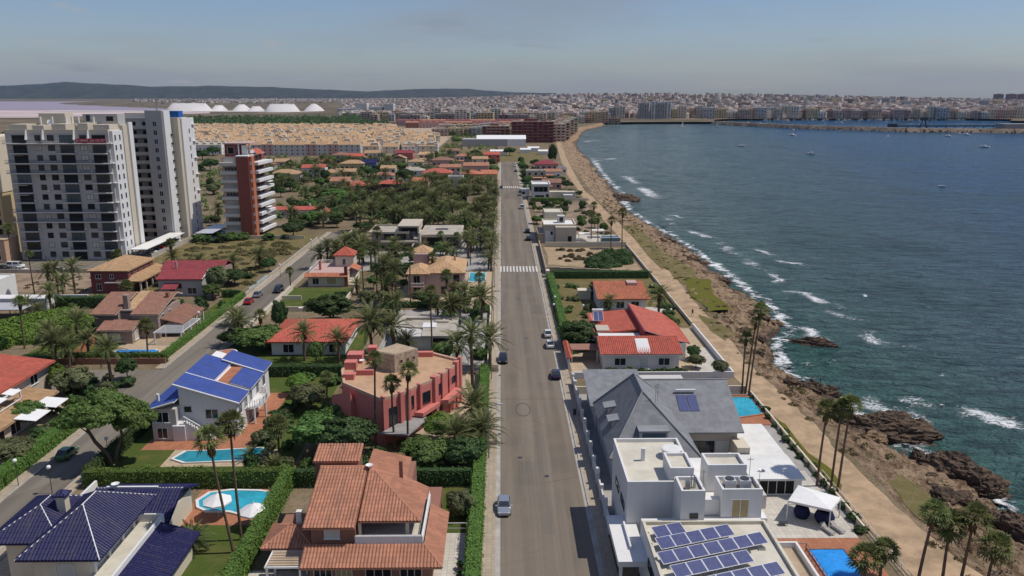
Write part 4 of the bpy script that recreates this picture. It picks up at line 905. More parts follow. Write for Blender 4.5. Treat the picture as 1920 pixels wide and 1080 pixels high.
# ---------------------------------------------------------------- pink-red sculptural house
T = thing('pink_house', 'angular coral-red house with notched fins and a stone box on its flat roof', 'house', (-16, 119, 0))
pk = W['pink_wall']; dk = W['peach_deck']
fp = [(-17.4,108.5),(-14.2,111.5),(-13.0,113.6),(-10.4,116.8),(-7.2,124.0),(-7.0,126.2),(-12.0,130.0),(-25.6,128.0),(-25.6,121),(-24.2,115.2)]
part(T, 'wall', MB().prism(fp, 0, 6.9), pk)
cxx, cyy = -16.3, 119.6; inn = [((p[0]-cxx)*.955+cxx, (p[1]-cyy)*.955+cyy) for p in fp]
rm = MB(); n_ = len(fp); rm.add([(*p, 6.9) for p in fp]+[(*p, 6.9) for p in inn]+[(*p, 7.35) for p in fp]+[(*p, 7.35) for p in inn], [q for i in range(n_) for j in [(i+1) % n_] for q in ((i, j, 2*n_+j, 2*n_+i), (n_+j, n_+i, 3*n_+i, 3*n_+j), (2*n_+i, 2*n_+j, 3*n_+j, 3*n_+i))])
part(T, 'parapet', rm, W['peach_wall']); part(T, 'roof_deck', MB().prism(inn, 6.9, 6.97), dk)
part(T, 'stone_tower', MB().prism([(-20.6,122.5),(-17,120.4),(-13.6,123.8),(-17.3,126.7)], 6.97, 9.9), W['stone_cladding'])
part(T, 'tower_deck', MB().prism([(-20.35,122.55),(-17,120.65),(-13.9,123.8),(-17.3,126.4)], 9.9, 10.0), W['sand_paving'])
def angled(T, p, q, z, w, h, s, pane='window_glass', name='window', fr='dark_frame'):
    """window on a slanting wall from p to q, at share s along it"""
    d = Vector((q[0]-p[0], q[1]-p[1])); a = math.atan2(d.y, d.x); x_, y_ = p[0]+d.x*s, p[1]+d.y*s
    o = window(T, 'S', x_, y_, z, w, h, fr, pane, False, 0, name); o.rotation_euler.z = a; return o
for s in (.28, .55, .8): angled(T, (-17, 120.4), (-13.6, 123.8), 8.3, .5, .55, s, fr='sand_paving')
def fin(x, y, a, w, d, z0, z1, nm='fin'):
    ca, sa = math.cos(a), math.sin(a); part(T, nm, MB().prism([(x+i*ca-j*sa, y+i*sa+j*ca) for i, j in ((-w/2, -d/2), (w/2, -d/2), (w/2, d/2), (-w/2, d/2))], z0, z1), pk)
A1 = math.atan2(3, 3.2); A2 = math.atan2(7.2, 3.2)
fin(-17.2, 108.7, A1, .4, .7, 0, 7.6); fin(-15.0, 110.7, A1, .35, .8, 2.5, 7.5); fin(-13.9, 111.8, A1, .4, .8, 2.6, 7.6); fin(-12.5, 114.1, .9, .4, .8, 3, 7.5); fin(-10.5, 116.9, A2, .9, .9, 0, 7.7); fin(-9.6, 118.9, A2, .45, .8, 0, 7.5); fin(-8.6, 121.1, A2, .4, .7, 0, 7.5)
fin(-7.5, 123.6, A2, .8, .8, 0, 7.8); fin(-7.0, 125.8, A2, .6, .6, 0, 7.8)
angled(T, (-17.4, 108.5), (-14.2, 111.5), 2.2, 1.3, 3.2, .45); angled(T, (-14.2, 111.5), (-13, 113.6), 4.0, 1.2, 2.0, .5); angled(T, (-13, 113.6), (-10.4, 116.8), 3.9, 1.5, 1.8, .55); angled(T, (-13, 113.6), (-10.4, 116.8), .5, 2.2, 2.2, .5, 'dark_opening')
angled(T, (-10.4, 116.8), (-7.2, 124), 4.2, 1.3, 1.7, .25); angled(T, (-10.4, 116.8), (-7.2, 124), .4, 1.8, 2.2, .2); angled(T, (-10.4, 116.8), (-7.2, 124), 4.6, .9, 1., .62); angled(T, (-10.4, 116.8), (-7.2, 124), 4.6, .9, 1., .8); angled(T, (-24.2, 115.2), (-17.4, 108.5), 2.0, .9, 2.6, .25, 'dark_opening')
part(T, 'balcony', MB().prism([(-13.2,112.6),(-11.8,112.2),(-9.6,116.6),(-10.3,117)], 2.9, 3.5), pk); part(T, 'balcony', MB().prism([(-9.6,117.4),(-8.4,117.6),(-6.4,122.4),(-7.6,123.2)], 2.8, 3.5), pk)
part(T, 'entrance_canopy', MB().prism([(-17.6,106.8),(-13.4,106.2),(-10.8,112.6),(-13.6,113.2)], 2.5, 2.7), W['render_grey'])
for (x0_, x1_, y0_, y1_, z_) in ((-24.6,-22.9,117.2,118.6,7.9),(-22.9,-20.2,119.3,119.8,7.8),(-25.3,-23.4,122,123.6,8.2),(-25.4,-22.9,125,127.2,8.5),(-22.2,-20.8,126.6,128.2,9.2),(-14.6,-11.6,128.2,129.1,7.8)): B(T, 'roof_block', pk, x0_, x1_, y0_, y1_, 6.97, z_)
part(T, 'side_buttress', MB().prism([(-25.8,117),(-24.2,115.2),(-22.0,113.1),(-22.6,112.4),(-26.2,116)], 0, [5.0, 6.9, 4.2, 4.0, 4.6]), pk)
part(T, 'satellite_dish', MB().lathe([(.05, 0), (.34, .06), (.48, .18), (.48, .19), (.3, .09), (.04, .03)], 12, (-22.3, 121.5, 8.6)).tube([(-22.3, 121.5, 6.97), (-22.3, 121.5, 8.65)], .03), wh)
sheet('patio', rect(-14, -4, 105, 139), .02, M_SANDP); sheet('garden_soil', rect(-28.4, -2.8, 96, 139.4), .012, M_DRYGRASS)

# ---------------------------------------------------------------- white solar-roof villa (front right)
T = thing('solar_villa', 'large white flat-roofed villa with rows of solar panels beside the road', 'house', (20, 78, 0))
ww = W['white_wall']; cd = W['cream_deck']
B(T, 'wall', ww, 13.6, 18.25, 79.2, 90.5, 0, 8.6); flat_roof(T, 13.6, 21.4, 79.2, 90.5, 8.6, .5, ww, cd); B(T, 'wall', ww, 18.25, 21.4, 79.2, 90.5, 0, 8.6)
B(T, 'stair_tower', ww, 18.27, 20.85, 79.6, 83.5, 8.66, 10.1); flat_roof(T, 18.27, 20.85, 79.6, 83.5, 10.1, .4, ww, cd)
B(T, 'stair_tower', ww, 18.6, 21.1, 75.4, 79.19, 0, 9.6); flat_roof(T, 18.6, 21.1, 75.4, 78.7, 9.6, .4, ww, W['concrete'])
B(T, 'roof_room', ww, 23.2, 27.5, 76.6, 79.7, 6, 9.0); flat_roof(T, 23.2, 27.5, 76.6, 79.7, 9.0, .5, ww, W['concrete'])
B(T, 'roof_room', ww, 23.1, 27.5, 82.3, 85.4, 6, 9.0); flat_roof(T, 23.1, 27.5, 82.3, 85.4, 9.0, .5, ww, cd)
B(T, 'main_block', ww, 14.7, 27.4, 55, 76.55, 0, 6.2); B(T, 'main_block', ww, 21.42, 28.2, 76.6, 91, 0, 6.1)
part(T, 'parapet', MB().ring(14.6, 27.5, 55, 75.38, 6.2, 6.65, .3), cd); B(T, 'roof_deck', cd, 14.9, 27.2, 55.3, 75.08, 6.2, 6.27)
B(T, 'roof_deck', W['white_deck'], 21.42, 28.2, 79.75, 91, 6.1, 6.2); part(T, 'parapet', MB().box(28.0, 28.22, 79.75, 91, 6.1, 6.9), ww)
window(T, 'S', 20.0, 75.4, 6.9, .75, .45, 'dark_frame', sill=False, mull=0); window(T, 'S', 25.2, 76.6, 6.3, 1.7, 2.0, 'white_frame', 'beige_blind', False, 1, 'roof_door')
for y_ in (82, 86): window(T, 'W', y_, 13.6, 4.8, 2.6, .9, 'dark_frame', sill=False, mull=1)
window(T, 'W', 70, 14.7, 3.6, 3.2, 1.0, 'dark_frame', sill=False)
B(T, 'roof_vent', ww, 16.1, 16.5, 85.1, 85.5, 8.66, 10.2)
part(T, 'round_skylight', MB().lathe([(1.05, 0), (1.05, .9), (1.2, .92), (1.2, 1.05), (1.0, 1.12)], 20, (19.8, 86.3, 8.66)), ww)
part(T, 'garage_canopy', MB().box(11.7, 13.58, 71.8, 81, 3.5, 4.1).box(13.58, 14.68, 71.8, 79.18, 3.5, 4.1), ww); B(T, 'canopy_post', ww, 11.9, 12.2, 72.2, 72.5, 0, 3.5)
B(T, 'canopy_upstand', ww, 13.2, 13.4, 74, 79, 4.1, 4.5)
B(T, 'side_wing', ww, 27.42, 31, 62, 75.5, 0, 3.2); part(T, 'wing_parapet', MB().ring(27.42, 31.2, 62, 75.7, 3.2, 3.9, .25), ww); B(T, 'wing_deck', W['sand_paving'], 27.67, 30.95, 62.25, 75.45, 3.2, 3.26)
B(T, 'bridge', ww, 21.12, 23.18, 77.2, 78, 6.2, 8.0)
for i, x_ in enumerate((24.3, 25.9)):
    a = part(T, 'air_conditioner', MB().box(x_-.6, x_+.6, 77.4, 78.5, 9.06, 10.05), W['panel_frame']); part(a, 'fan_grille', MB().lathe([(.48, 0), (.48, .08), (.36, .1), (.1, .06)], 14, (x_, 77.95, 10.05)), W['dark_metal'])
for x_, y_, h_ in ((21.0, 76.2, 2.4), (26.9, 79.5, 2.2), (27.3, 77.4, 1.8)): part(T, 'antenna', MB().tube([(x_, y_, 9.4), (x_, y_, 9.6+h_)], .03, 4).box(x_-.35, x_+.35, y_-.02, y_+.02, 9.3+h_, 9.35+h_), W['steel'])
part(T, 'satellite_dish', MB().lathe([(.04, 0), (.25, .05), (.36, .14), (.36, .15), (.2, .07), (.03, .03)], 12, (27.4, 77.2, 11.2)), W['steel'])
part(T, 'tool_bundle', MB().tube([(19.9, 76.6, 9.66), (19.9, 76.9, 11.0)], .06, 5).tube([(20.1, 76.6, 9.66), (20.2, 76.8, 11.1)], .06, 5).tube([(20.3, 76.7, 9.66), (20.3, 76.9, 10.9)], .06, 5).box(19.2, 19.7, 76.3, 76.7, 9.66, 10.6), W['steel'])
# solar panels: tilted rows, each panel a part
ra = R(18); ux, uy = math.cos(ra), math.sin(ra); tl = R(17)
pmV = MB().box(-.83, .83, 0, 1.5, 0, .045); panel_me = mesh('solar_panel', pmV.V, pmV.F, W['panel_frame'])
cell = MB().box(-.77, .77, .05, 1.45, .045, .05)
cell_me = mesh('cells', cell.V, cell.F, W['blue_panel'])
rows_ = [((15.5, 71.7), 2, 0), ((15.5, 69.65), 5, 0), ((15.2, 67.1), 7, 0), ((16.0, 64.9), 5, 0), ((18.3, 62.9), 5, 0), ((20, 61), 4, 0)]
for (sx_, sy2), n_, _ in rows_:
    fr_ = MB()
    for i in range(n_):
        x_ = sx_+(i+.5)*1.68*ux; y_ = sy2+(i+.5)*1.68*uy
        if y_ > 74.2: continue
        o = bpy.data.objects.new('solar_panel', panel_me); link(o, T); r_ = root_loc(T); o.location = (x_-r_.x, y_-r_.y, 6.75); o.rotation_euler = (tl, 0, ra)
        c = bpy.data.objects.new('cells', cell_me); link(c, o)
        bx_, by_ = x_-uy*1.2, y_+ux*1.2; fr_.box(bx_-.04, bx_+.04, by_-.04, by_+.04, 6.27, 7.1); fr_.box(x_-.04, x_+.04, y_-.04, y_+.04, 6.27, 6.76)
        k = -uy*.1; fr_.box(x_-.35, x_+.35, y_-.3, y_-.05, 6.27, 6.42)
    part(T, 'panel_rack', fr_, W['steel'], kind='stuff')
# terrace, gazebo, loungers
struct('terrace', MB().box(28.3, 41.2, 82.6, 99.5, -.1, .1), M_PATIO); struct('terrace', MB().box(30.9, 41.2, 60, 82.58, -.1, .08), M_TERR)
T = thing('gazebo', 'white canvas gazebo shading dark round seats on the terrace', 'gazebo', (37.4, 87.5, .1))
gq = [(34.2, 86.6), (38.4, 84.3), (40.8, 87.2), (36.8, 90.4)]
for x_, y_ in gq: part(T, 'post', MB().tube([(x_, y_, .1), (x_, y_, 2.7)], .07, 6), W['white_frame'])
V = [(*p, 2.72) for p in gq]+[(*p, 2.55) for p in gq]+[(37.5, 87.2, 3.25)]
part(T, 'canopy', MB().add(V, [(0, 1, 8), (1, 2, 8), (2, 3, 8), (3, 0, 8), (0, 4, 5, 1), (1, 5, 6, 2), (2, 6, 7, 3), (3, 7, 4, 0)]), W['canvas_white'])
for p, q in ((0, 1), (1, 2), (2, 3), (3, 0)): part(T, 'beam', MB().tube([(*gq[p], 2.5), (*gq[q], 2.5)], .05, 5), W['white_frame'])
for nm, x_, y_, r_, lb in (('s', 36.3, 87.4, .95, 'dark round wicker pod seat at the back of the gazebo'), ('n', 38.6, 86.2, 1.15, 'larger navy round pod seat at the front of the gazebo')):
    S_ = thing('pod_seat', lb, 'seat', (x_, y_, .1)); part(S_, 'shell', MB().lathe([(r_*.75, 0), (r_, .45), (r_*1.02, .8), (r_*.8, 1.35), (r_*.6, 1.5), (r_*.5, 1.3), (r_*.75, .6), (.1, .45)], 16, (x_, y_, .1)), W['navy_fabric'], smooth=True)
    part(S_, 'cushion', MB().lathe([(r_*.7, .5), (r_*.74, .6), (r_*.6, .72), (.1, .74)], 14, (x_, y_, .1)), W['render_grey'])
def lounger(x, y, a, label):
    T = thing('sun_lounger', label, 'sun lounger', (x, y, .1)); T.rotation_euler.z = a
    def lp(nm, mb, m): o = bpy.data.objects.new(nm, mesh(nm, mb.V, mb.F, m)); link(o, T)
    lp('frame', MB().ring(-.33, .33, -.95, .95, .28, .34, .05), W['panel_frame']); lp('cushion', MB().box(-.3, .3, -.92, .4, .345, .42), W['grey_paving']); lp('backrest', MB().add([(-.3, .42, .36), (.3, .42, .36), (.3, 1.0, .75), (-.3, 1.0, .75), (-.3, .42, .28), (.3, .42, .28), (.3, 1.02, .68), (-.3, 1.02, .68)], [(0, 1, 2, 3), (7, 6, 5, 4), (0, 4, 5, 1), (1, 5, 6, 2), (2, 6, 7, 3), (3, 7, 4, 0)]), W['grey_paving'])
    for i in (-.28, .28):
        for j in (-.85, .85): lp('leg', MB().box(i-.03, i+.03, j-.03, j+.03, 0, .28), W['panel_frame'])
lounger(38.1, 83.9, .35, 'grey sun lounger nearer the pool on the white terrace'); lounger(39.4, 84.2, .35, 'grey sun lounger nearer the sea on the white terrace')
solo('terrace_table', MB().box(32.9, 33.9, 85.2, 85.8, .42, .48).box(32.95, 33.02, 85.25, 85.32, .1, .42).box(33.78, 33.85, 85.25, 85.32, .1, .42).box(32.95, 33.02, 85.68, 85.75, .1, .42).box(33.78, 33.85, 85.68, 85.75, .1, .42), W['dark_metal'], 'small dark low table standing alone on the white terrace', 'table')
Lr = thing('pool_railing', 'thin steel railing beside the deep blue pool', 'railing', (33, 79, .1)); rail(Lr, [(31.3, 79.8), (34.0, 79.8)], .1, 1., 'steel', .9); rail(Lr, [(34.0, 79.8), (34.0, 74)], .1, 1., 'steel', .9)
solo('utility_block', MB().box(29, 31.2, 89, 91.2, .1, 2.6).box(31.3, 32.6, 89.4, 91, .1, 1.9), W['pale_grey_wall'], 'grey utility boxes between the villa and the white terrace roof', 'outbuilding')

# ---------------------------------------------------------------- slate-roofed house
T = thing('slate_house', 'house with a steep slate-grey pyramid roof and dormers behind the white villa', 'house', (22, 108, 0))
sl = W['slate']; pw = W['pale_grey_wall']
B(T, 'wall', pw, 14.4, 24.6, 96, 112.8, 0, 4.9); B(T, 'wing_wall', W['beige_wall'], 24.62, 32.8, 103.2, 121.5, 0, 4.5); B(T, 'rear_wall', pw, 14.2, 24.6, 113, 125.8, 0, 4.0)
roof(T, hip(14.4, 25.2, 95.2, 113, 4.4, 5.8, .6, ridge=((19.0, 101.6, 10.9), (19.0, 108.6, 10.9))), sl, cap=W['slate_trim'])
roof(T, [[(21, 102.4, 4.5), (33.5, 102.4, 4.5), (33.5, 112.4, 8.6), (21, 112.4, 8.6)], [(33.5, 122, 4.5), (21, 122, 4.5), (21, 112.4, 8.6), (33.5, 112.4, 8.6)]], sl, cap=W['slate_trim'], name='wing_roof')
roof(T, [[(13.4, 113.6, 3.9), (22.5, 113.6, 3.9), (22.5, 126.2, 5.4), (13.4, 126.2, 5.4)]], sl, name='rear_roof')
part(T, 'flat_link', MB().box(21.6, 30, 121.6, 126.6, 0, 4.2), W['pale_grey_wall'])
for y_, z_, nm in ((106.5, 6.2, 'dormer'), (102.2, 6.0, 'dormer'), (99.2, 4.2, 'dormer')):
    d_ = part(T, nm, MB().prism([(14.9, y_-.9), (17.4, y_-.9), (17.4, y_+.9), (14.9, y_+.9)], z_-1.4, [z_+.7, z_+1.2, z_+1.2, z_+.7]), W['pale_grey_wall'])
    part(d_, 'dormer_roof', MB().prism([(14.4, y_-1.1), (17.8, y_-1.1), (17.8, y_+1.1), (14.4, y_+1.1)], [z_+.66, z_+1.24, z_+1.24, z_+.66], [z_+.8, z_+1.38, z_+1.38, z_+.8]), W['slate_trim']); part(d_, 'pane', MB().box(14.86, 14.9, y_-.7, y_+.7, z_-.6, z_+.5), W['window_glass'])
d_ = part(T, 'front_glazing', MB().prism([(17.9, 96.2), (21.6, 96.2), (21.6, 100), (17.9, 100)], 4.0, 7.4), W['pale_grey_wall']); part(d_, 'pane', MB().box(18.2, 21.3, 96.16, 96.2, 4.9, 7.2), W['blue_glass']); part(d_, 'lintel', MB().box(17.7, 21.8, 96, 100.2, 7.4, 7.55), W['slate_trim'])
for x_ in (26.0, 27.5):
    v0 = [(x_-.68, 106.2, 6.15), (x_+.68, 106.2, 6.15), (x_+.68, 109.2, 7.4), (x_-.68, 109.2, 7.4)]; part(T, 'solar_collector', MB().add(v0+[(a, b_, c-.12) for a, b_, c in v0], [(0, 1, 2, 3), (0, 4, 5, 1), (1, 5, 6, 2), (2, 6, 7, 3), (3, 7, 4, 0)]), W['blue_panel'])
part(T, 'collector_tank', MB().tube([(25.3, 109.7, 7.95), (28.2, 109.7, 7.95)], .2, 10), W['panel_frame'])
for x_, y_ in ((20.6, 100.6), (21.0, 101.2)): part(T, 'antenna', MB().tube([(x_, y_, 9.6), (x_, y_, 12.2)], .03, 4).box(x_-.5, x_+.5, y_-.02, y_+.02, 11.6, 11.66).box(x_-.35, x_+.35, y_-.02, y_+.02, 11.95, 12.0), W['steel'])
window(T, 'S', 28.0, 103.2, .2, 3.2, 2.6, 'dark_frame', 'window_glass', False, 2, 'glass_door'); window(T, 'S', 30.8, 103.2, .2, 1.6, 2.6, 'white_frame', 'blind', False, 0, 'door')
B(T, 'porch_wall', W['cream_wall'], 31.9, 33.6, 99.8, 103.18, 0, 3.4)
struct('terrace', MB().prism([(31.6, 99.6), (40.2, 99.6), (40.2, 115), (33.6, 115), (33.6, 103.3), (31.6, 103.3)], -.1, .3), W['white_deck']); struct('terrace', MB().box(33.6, 42, 115.1, 128, -.1, .12), M_TERR)
PV = thing('white_pavilion', 'low white flat-roofed pavilion between the slate house and the gazebo', 'outbuilding', (35, 95.5, 0)); B(PV, 'wall', W['white_wall'], 31.8, 38.2, 92.8, 99.2, .1, 2.3); B(PV, 'roof', W['white_deck'], 31.5, 38.5, 92.4, 99.5, 2.3, 2.55); window(PV, 'S', 35, 92.8, .3, 4.4, 1.8, 'white_frame', 'dark_opening', False, 3)
wall = thing('boundary_wall', 'white boundary wall with square posts along the pavement of the slate house', 'wall', (12.5, 108, 0))
for i in range(13):
    y_ = 84+i*4.1; B(wall, 'post', W['white_wall'], 12.32, 12.78, y_-.25, y_+.25, 0, 2.35 if i % 2 else 2.1)
    if i < 12: B(wall, 'panel', W['pale_grey_wall'] if i % 3 else W['white_wall'], 12.44, 12.66, y_+.25, y_+3.85, 0, 1.55)
solo('garden_wall', MB().box(12.8, 42, 128.9, 129.2, 0, 1.3), W['cream_wall'], 'low cream wall behind the slate house', 'wall'); sheet('side_yard', rect(12.3, 42.5, 84, 129), .014, W['grey_paving'])

# ---------------------------------------------------------------- red-roofed seaside house
T = thing('red_roof_house', 'white seaside house with several bright red tiled roofs and a solar heater', 'house', (26, 152, 0))
rt = W['red_tile']; ww = W['white_wall']
B(T, 'wall', ww, 18.8, 33, 141.2, 150, 0, 3.3); B(T, 'rear_wall', ww, 19, 27.2, 150.02, 166.5, 0, 3.9); B(T, 'hall', ww, 27.22, 35.4, 146.5, 167, 0, 3.3)
roof(T, gable(18.4, 33.2, 140.6, 151.4, 3.2, 1.75, .3, 'x'), rt, near=True, cap=rt, name='front_roof', trim=W['white_frame'])
roof(T, [[(18.4, 167, 3.7), (18.4, 151.8, 3.7), (27.2, 151.8, 4.6), (27.2, 167, 4.6)]], rt, near=True, name='rear_roof')
roof(T, [[(36.2, 146.6, 3.3), (36.4, 160, 3.3), (34.6, 167.2, 3.7), (27.4, 167.2, 6.0), (27.4, 146.6, 6.0)]], rt, near=True, name='hall_roof', trim=W['white_frame'])
part(T, 'step_wall', MB().box(27.22, 27.42, 146.6, 167, 4, 5.85), W['wine_tile'])
B(T, 'patio_opening', W['beige_wall'], 18.9, 21.5, 152.2, 156, 3.85, 4.35)
d_ = part(T, 'dormer', MB().prism([(25.2, 140.9), (27.6, 140.9), (27.6, 145), (25.2, 145)], 3.2, [3.5, 3.5, 4.9, 4.9]), ww); part(d_, 'pergola_slats', MB().box(25.4, 25.5, 140.2, 141.6, 3.4, 3.5).box(26.0, 26.1, 140.2, 141.6, 3.4, 3.5).box(26.6, 26.7, 140.2, 141.6, 3.4, 3.5).box(27.2, 27.3, 140.2, 141.6, 3.4, 3.5), W['white_frame'])
for x_ in (22.0, 30.2): window(T, 'S', x_, 141.2, .9, 2.0, 1.3, 'white_frame', 'window_glass')
window(T, 'S', 26.4, 141.2, .1, 1.4, 2.1, 'white_frame', 'blind', False, 0, 'door'); part(T, 'steps', MB().box(25.2, 27.6, 139.6, 141.15, 0, .5).box(24.6, 28.2, 138.6, 139.58, 0, .25), W['white_deck'])
for y_ in (150, 154, 158): window(T, 'E', y_, 35.4, .8, 2.0, 1.6)
v0 = [(19.0, 158.2, 4.6), (20.9, 158.2, 4.6), (20.9, 160.2, 6.0), (19.0, 160.2, 6.0)]; hs = part(T, 'solar_heater', MB().add(v0+[(a, b_, c-.12) for a, b_, c in v0], [(0, 1, 2, 3), (0, 4, 5, 1), (1, 5, 6, 2), (2, 6, 7, 3), (3, 7, 4, 0)]), W['blue_panel']); part(hs, 'frame', MB().tube([(18.95, 158.2, 4.65), (18.95, 160.2, 6.05), (20.95, 160.2, 6.05), (20.95, 158.2, 4.65), (18.95, 158.2, 4.65)], .05, 4).tube([(19.95, 158.2, 4.66), (19.95, 160.2, 6.06)], .04, 4).tube([(20, 160.3, 6), (20, 160.3, 3.9)], .05, 4), W['white_frame']); part(hs, 'tank', MB().tube([(18.8, 160.5, 6.3), (21.1, 160.5, 6.3)], .27, 10), W['white_frame'])
C2 = thing('carport', 'brown flat carport beside the red-tiled gateway', 'carport', (15.9, 147.2, 0)); B(C2, 'roof', W['brown_tile'], 13.2, 18.5, 145.3, 149, 2.45, 2.62)
for x_, y_ in ((13.4, 145.5), (13.4, 148.8), (18.2, 145.5)): B(C2, 'post', W['white_frame'], x_-.08, x_+.08, y_-.08, y_+.08, 0, 2.45)
Gt = thing('gateway', 'white gateway wall capped with red tiles on the pavement', 'gateway', (12.5, 146, 0)); B(Gt, 'wall', ww, 12.36, 12.66, 141.2, 150.8, 0, 2.3); roof(Gt, gable(12.2, 12.85, 140.9, 151, 2.3, .35, .15, 'y'), rt, near=True)
solo('garden_wall', MB().box(12.4, 42, 136.4, 136.7, 0, 1.2).box(41.7, 42, 136.7, 168, 0, 1.2), ww, 'low white wall around the garden of the red-roofed seaside house', 'wall')
sheet('patio', [(13, 137), (41.6, 137), (41.6, 168), (13, 168)], .02, M_SANDP)
struct('terrace', MB().box(36.4, 41.6, 138, 154, -.1, .06), M_PATIO)

# ---------------------------------------------------------------- orange-roofed bungalow
T = thing('orange_roof_bungalow', 'low bungalow with a broad orange-red tiled roof beside the coastal path', 'house', (28.4, 189, 0))
B(T, 'wall', W['white_wall'], 23, 34, 182.4, 196.5, 0, 3.1); roof(T, gable(22.9, 34.3, 182, 197, 3.1, 1.9, .5, 'x', .66), W['orange_tile'], near=True, cap=W['orange_tile'])
B(T, 'roof_light', W['rose_wall'], 30.6, 33, 189.2, 192.2, 4.3, 5.3)
for x_ in (25, 28, 31.5): window(T, 'S', x_, 182.4, .8, 1.8, 1.5, pane='dark_opening')
for y_ in (185, 190): window(T, 'E', y_, 34, .9, 1.6, 1.3)
B(T, 'porch', W['white_wall'], 26.4, 29.6, 180.6, 182.38, 0, .5)
solo('garden_shed', MB().box(19.2, 22.2, 193.5, 196, 0, 2.2).box(19.0, 22.4, 193.3, 196.2, 2.2, 2.35), W['cream_wall'], 'small flat cream shed left of the orange-roofed bungalow', 'shed')
sheet('garden_soil', rect(13, 42, 169, 219), .012, M_DRYGRASS); sheet('patio', rect(33.5, 39, 176, 186), .022, M_PATIO)
bw = thing('stepped_wall', 'brown stepped stone wall between the empty lot and the bungalow garden', 'wall', (27, 221, 0))
for i in range(8): B(bw, 'panel', W['block_wall'], 12.6+i*3.75, 12.6+i*3.75+3.74, 220.6-.25*i*.3, 221-.25*i*.3, 0, 2.4-.16*i); B(bw, 'coping', W['sand_paving'], 12.6+i*3.75, 12.6+i*3.75+3.74, 220.5-.25*i*.3, 221.1-.25*i*.3, 2.4-.16*i, 2.5-.16*i)
for nm, y0_, y1_, lb in (('wall', 222, 266, 'brown wall between pavement and the empty sandy lot'),): solo('lot_wall', MB().box(12.5, 12.8, y0_, y1_, 0, 2.0), W['block_wall'], lb, 'wall')
solo('seafront_wall', MB().box(42.0, 42.25, 170, 266, 0, .9), W['cream_wall'], 'long low cream wall along the landward edge of the coastal path', 'wall')
solo('seafront_wall', MB().box(42.3, 42.55, 84, 128, 0, .8), W['cream_wall'], 'low cream wall along the path below the slate house pool', 'wall')
Fn = thing('seafront_fence', 'long white rail fence along the path below the white villa', 'fence', (42.9, 82, 0)); rail(Fn, [(42.9, 60), (42.9, 98)], 0, 1.0, 'white_frame', 2.0)
solo('gate_pier', MB().box(12.4, 13.4, 217.5, 220.2, 0, 2.1), W['cream_wall'], 'white gate pier on the pavement by the crosswalk', 'gate pier')
# ---------------------------------------------------------------- left-edge house with awnings
T = thing('awning_house', 'house with pale red tiled roof and white awnings at the left edge', 'house', (-80, 121, 0))
B(T, 'wall', W['beige_wall'], -92, -77.4, 108, 130.6, 0, 5.6); roof(T, [[(-76.4, 110, 5.6), (-76.4, 131.2, 5.6), (-92, 131.2, 7.6), (-92, 110, 7.6)]], W['red_tile'], near=True)
roof(T, [[(-92, 104, 5.5), (-76.6, 104, 5.5), (-76.6, 110.2, 5.7), (-92, 110.2, 7.2)]], W['red_tile'], near=True, name='front_roof')
B(T, 'lower_wall', W['beige_wall'], -77.38, -73.2, 106, 123.6, 0, 2.7); roof(T, [[(-72.3, 106, 2.8), (-72.3, 124, 2.8), (-77.2, 124, 3.5), (-77.2, 106, 3.5)]], W['tan_tile'], near=True, name='lower_roof')
part(T, 'terrace_frame', MB().ring(-77.2, -75.4, 111, 119, 3.5, 3.6, .2).box(-75.6, -75.4, 111, 111.2, 3.5, 5.3).box(-75.6, -75.4, 118.8, 119, 3.5, 5.3).box(-75.6, -75.4, 111, 119, 5.1, 5.3), W['white_frame'])
window(T, 'E', 126, -77.4, 3.4, 2.0, 1.5); window(T, 'E', 114, -77.4, 3.4, 3.0, 1.8, pane='dark_opening', sill=False)
for y_ in (109, 113, 117.5): window(T, 'E', y_, -73.2, .4, 2.4, 1.9, pane='dark_opening', sill=False)
def awning(y0, y1, x0, x1, z, label): 
    A_ = thing('awning', label, 'awning', ((x0+x1)/2, (y0+y1)/2, z)); part(A_, 'canvas', MB().prism(rect(x0, x1, y0, y1), [z+.3, z, z, z+.3], [z+.38, z+.08, z+.08, z+.38]), W['canvas_white']); part(A_, 'front_bar', MB().tube([(x1, y0, z), (x1, y1, z)], .06, 5), W['white_frame'])
awning(111.8, 116, -72.6, -69.4, 2.7, 'nearer white awning of the pale red roofed house'); awning(117, 120.8, -72.6, -69.2, 2.75, 'farther white awning of the pale red roofed house')
awning(112, 114.6, -77, -74.8, 5.2, 'small white awning on the upper terrace, nearer'); awning(115.8, 118.2, -77, -74.8, 5.2, 'small white awning on the upper terrace, farther')
sheet('patio', rect(-73, -65.2, 100, 128), .02, M_SANDP)

# ---------------------------------------------------------------- brown-tiled villa
T = thing('brown_tile_villa', 'taupe villa with stepped brown tile roofs and brick chimney behind a pool', 'house', (-79, 167, 0))
tw = W['taupe_wall']; bt = W['brown_tile']
B(T, 'wall', tw, -85.6, -80.6, 163, 174, 0, 5.4); B(T, 'wall', tw, -77.2, -71.9, 162, 174, 0, 5.4); B(T, 'link_wall', tw, -80.58, -77.22, 164, 174, 0, 5.6); B(T, 'front_wing', tw, -82.4, -75.9, 158.3, 161.98, 0, 3.0)
for x0_, x1_ in ((-86, -80.4), (-77.5, -71.5)): roof(T, [[(x0_, 161.6, 5.3), (x1_, 161.6, 5.3), (x1_, 172, 7.6), (x0_, 172, 7.6)], [(x1_, 175, 6.6), (x0_, 175, 6.6), (x0_, 172, 7.6), (x1_, 172, 7.6)]], bt, near=True, trim=W['cream_wall'])
roof(T, [[(-82.9, 157.6, 3.0), (-75.4, 157.6, 3.0), (-75.4, 162, 4.1), (-82.9, 162, 4.1)]], bt, near=True, trim=W['cream_wall'], name='front_roof')
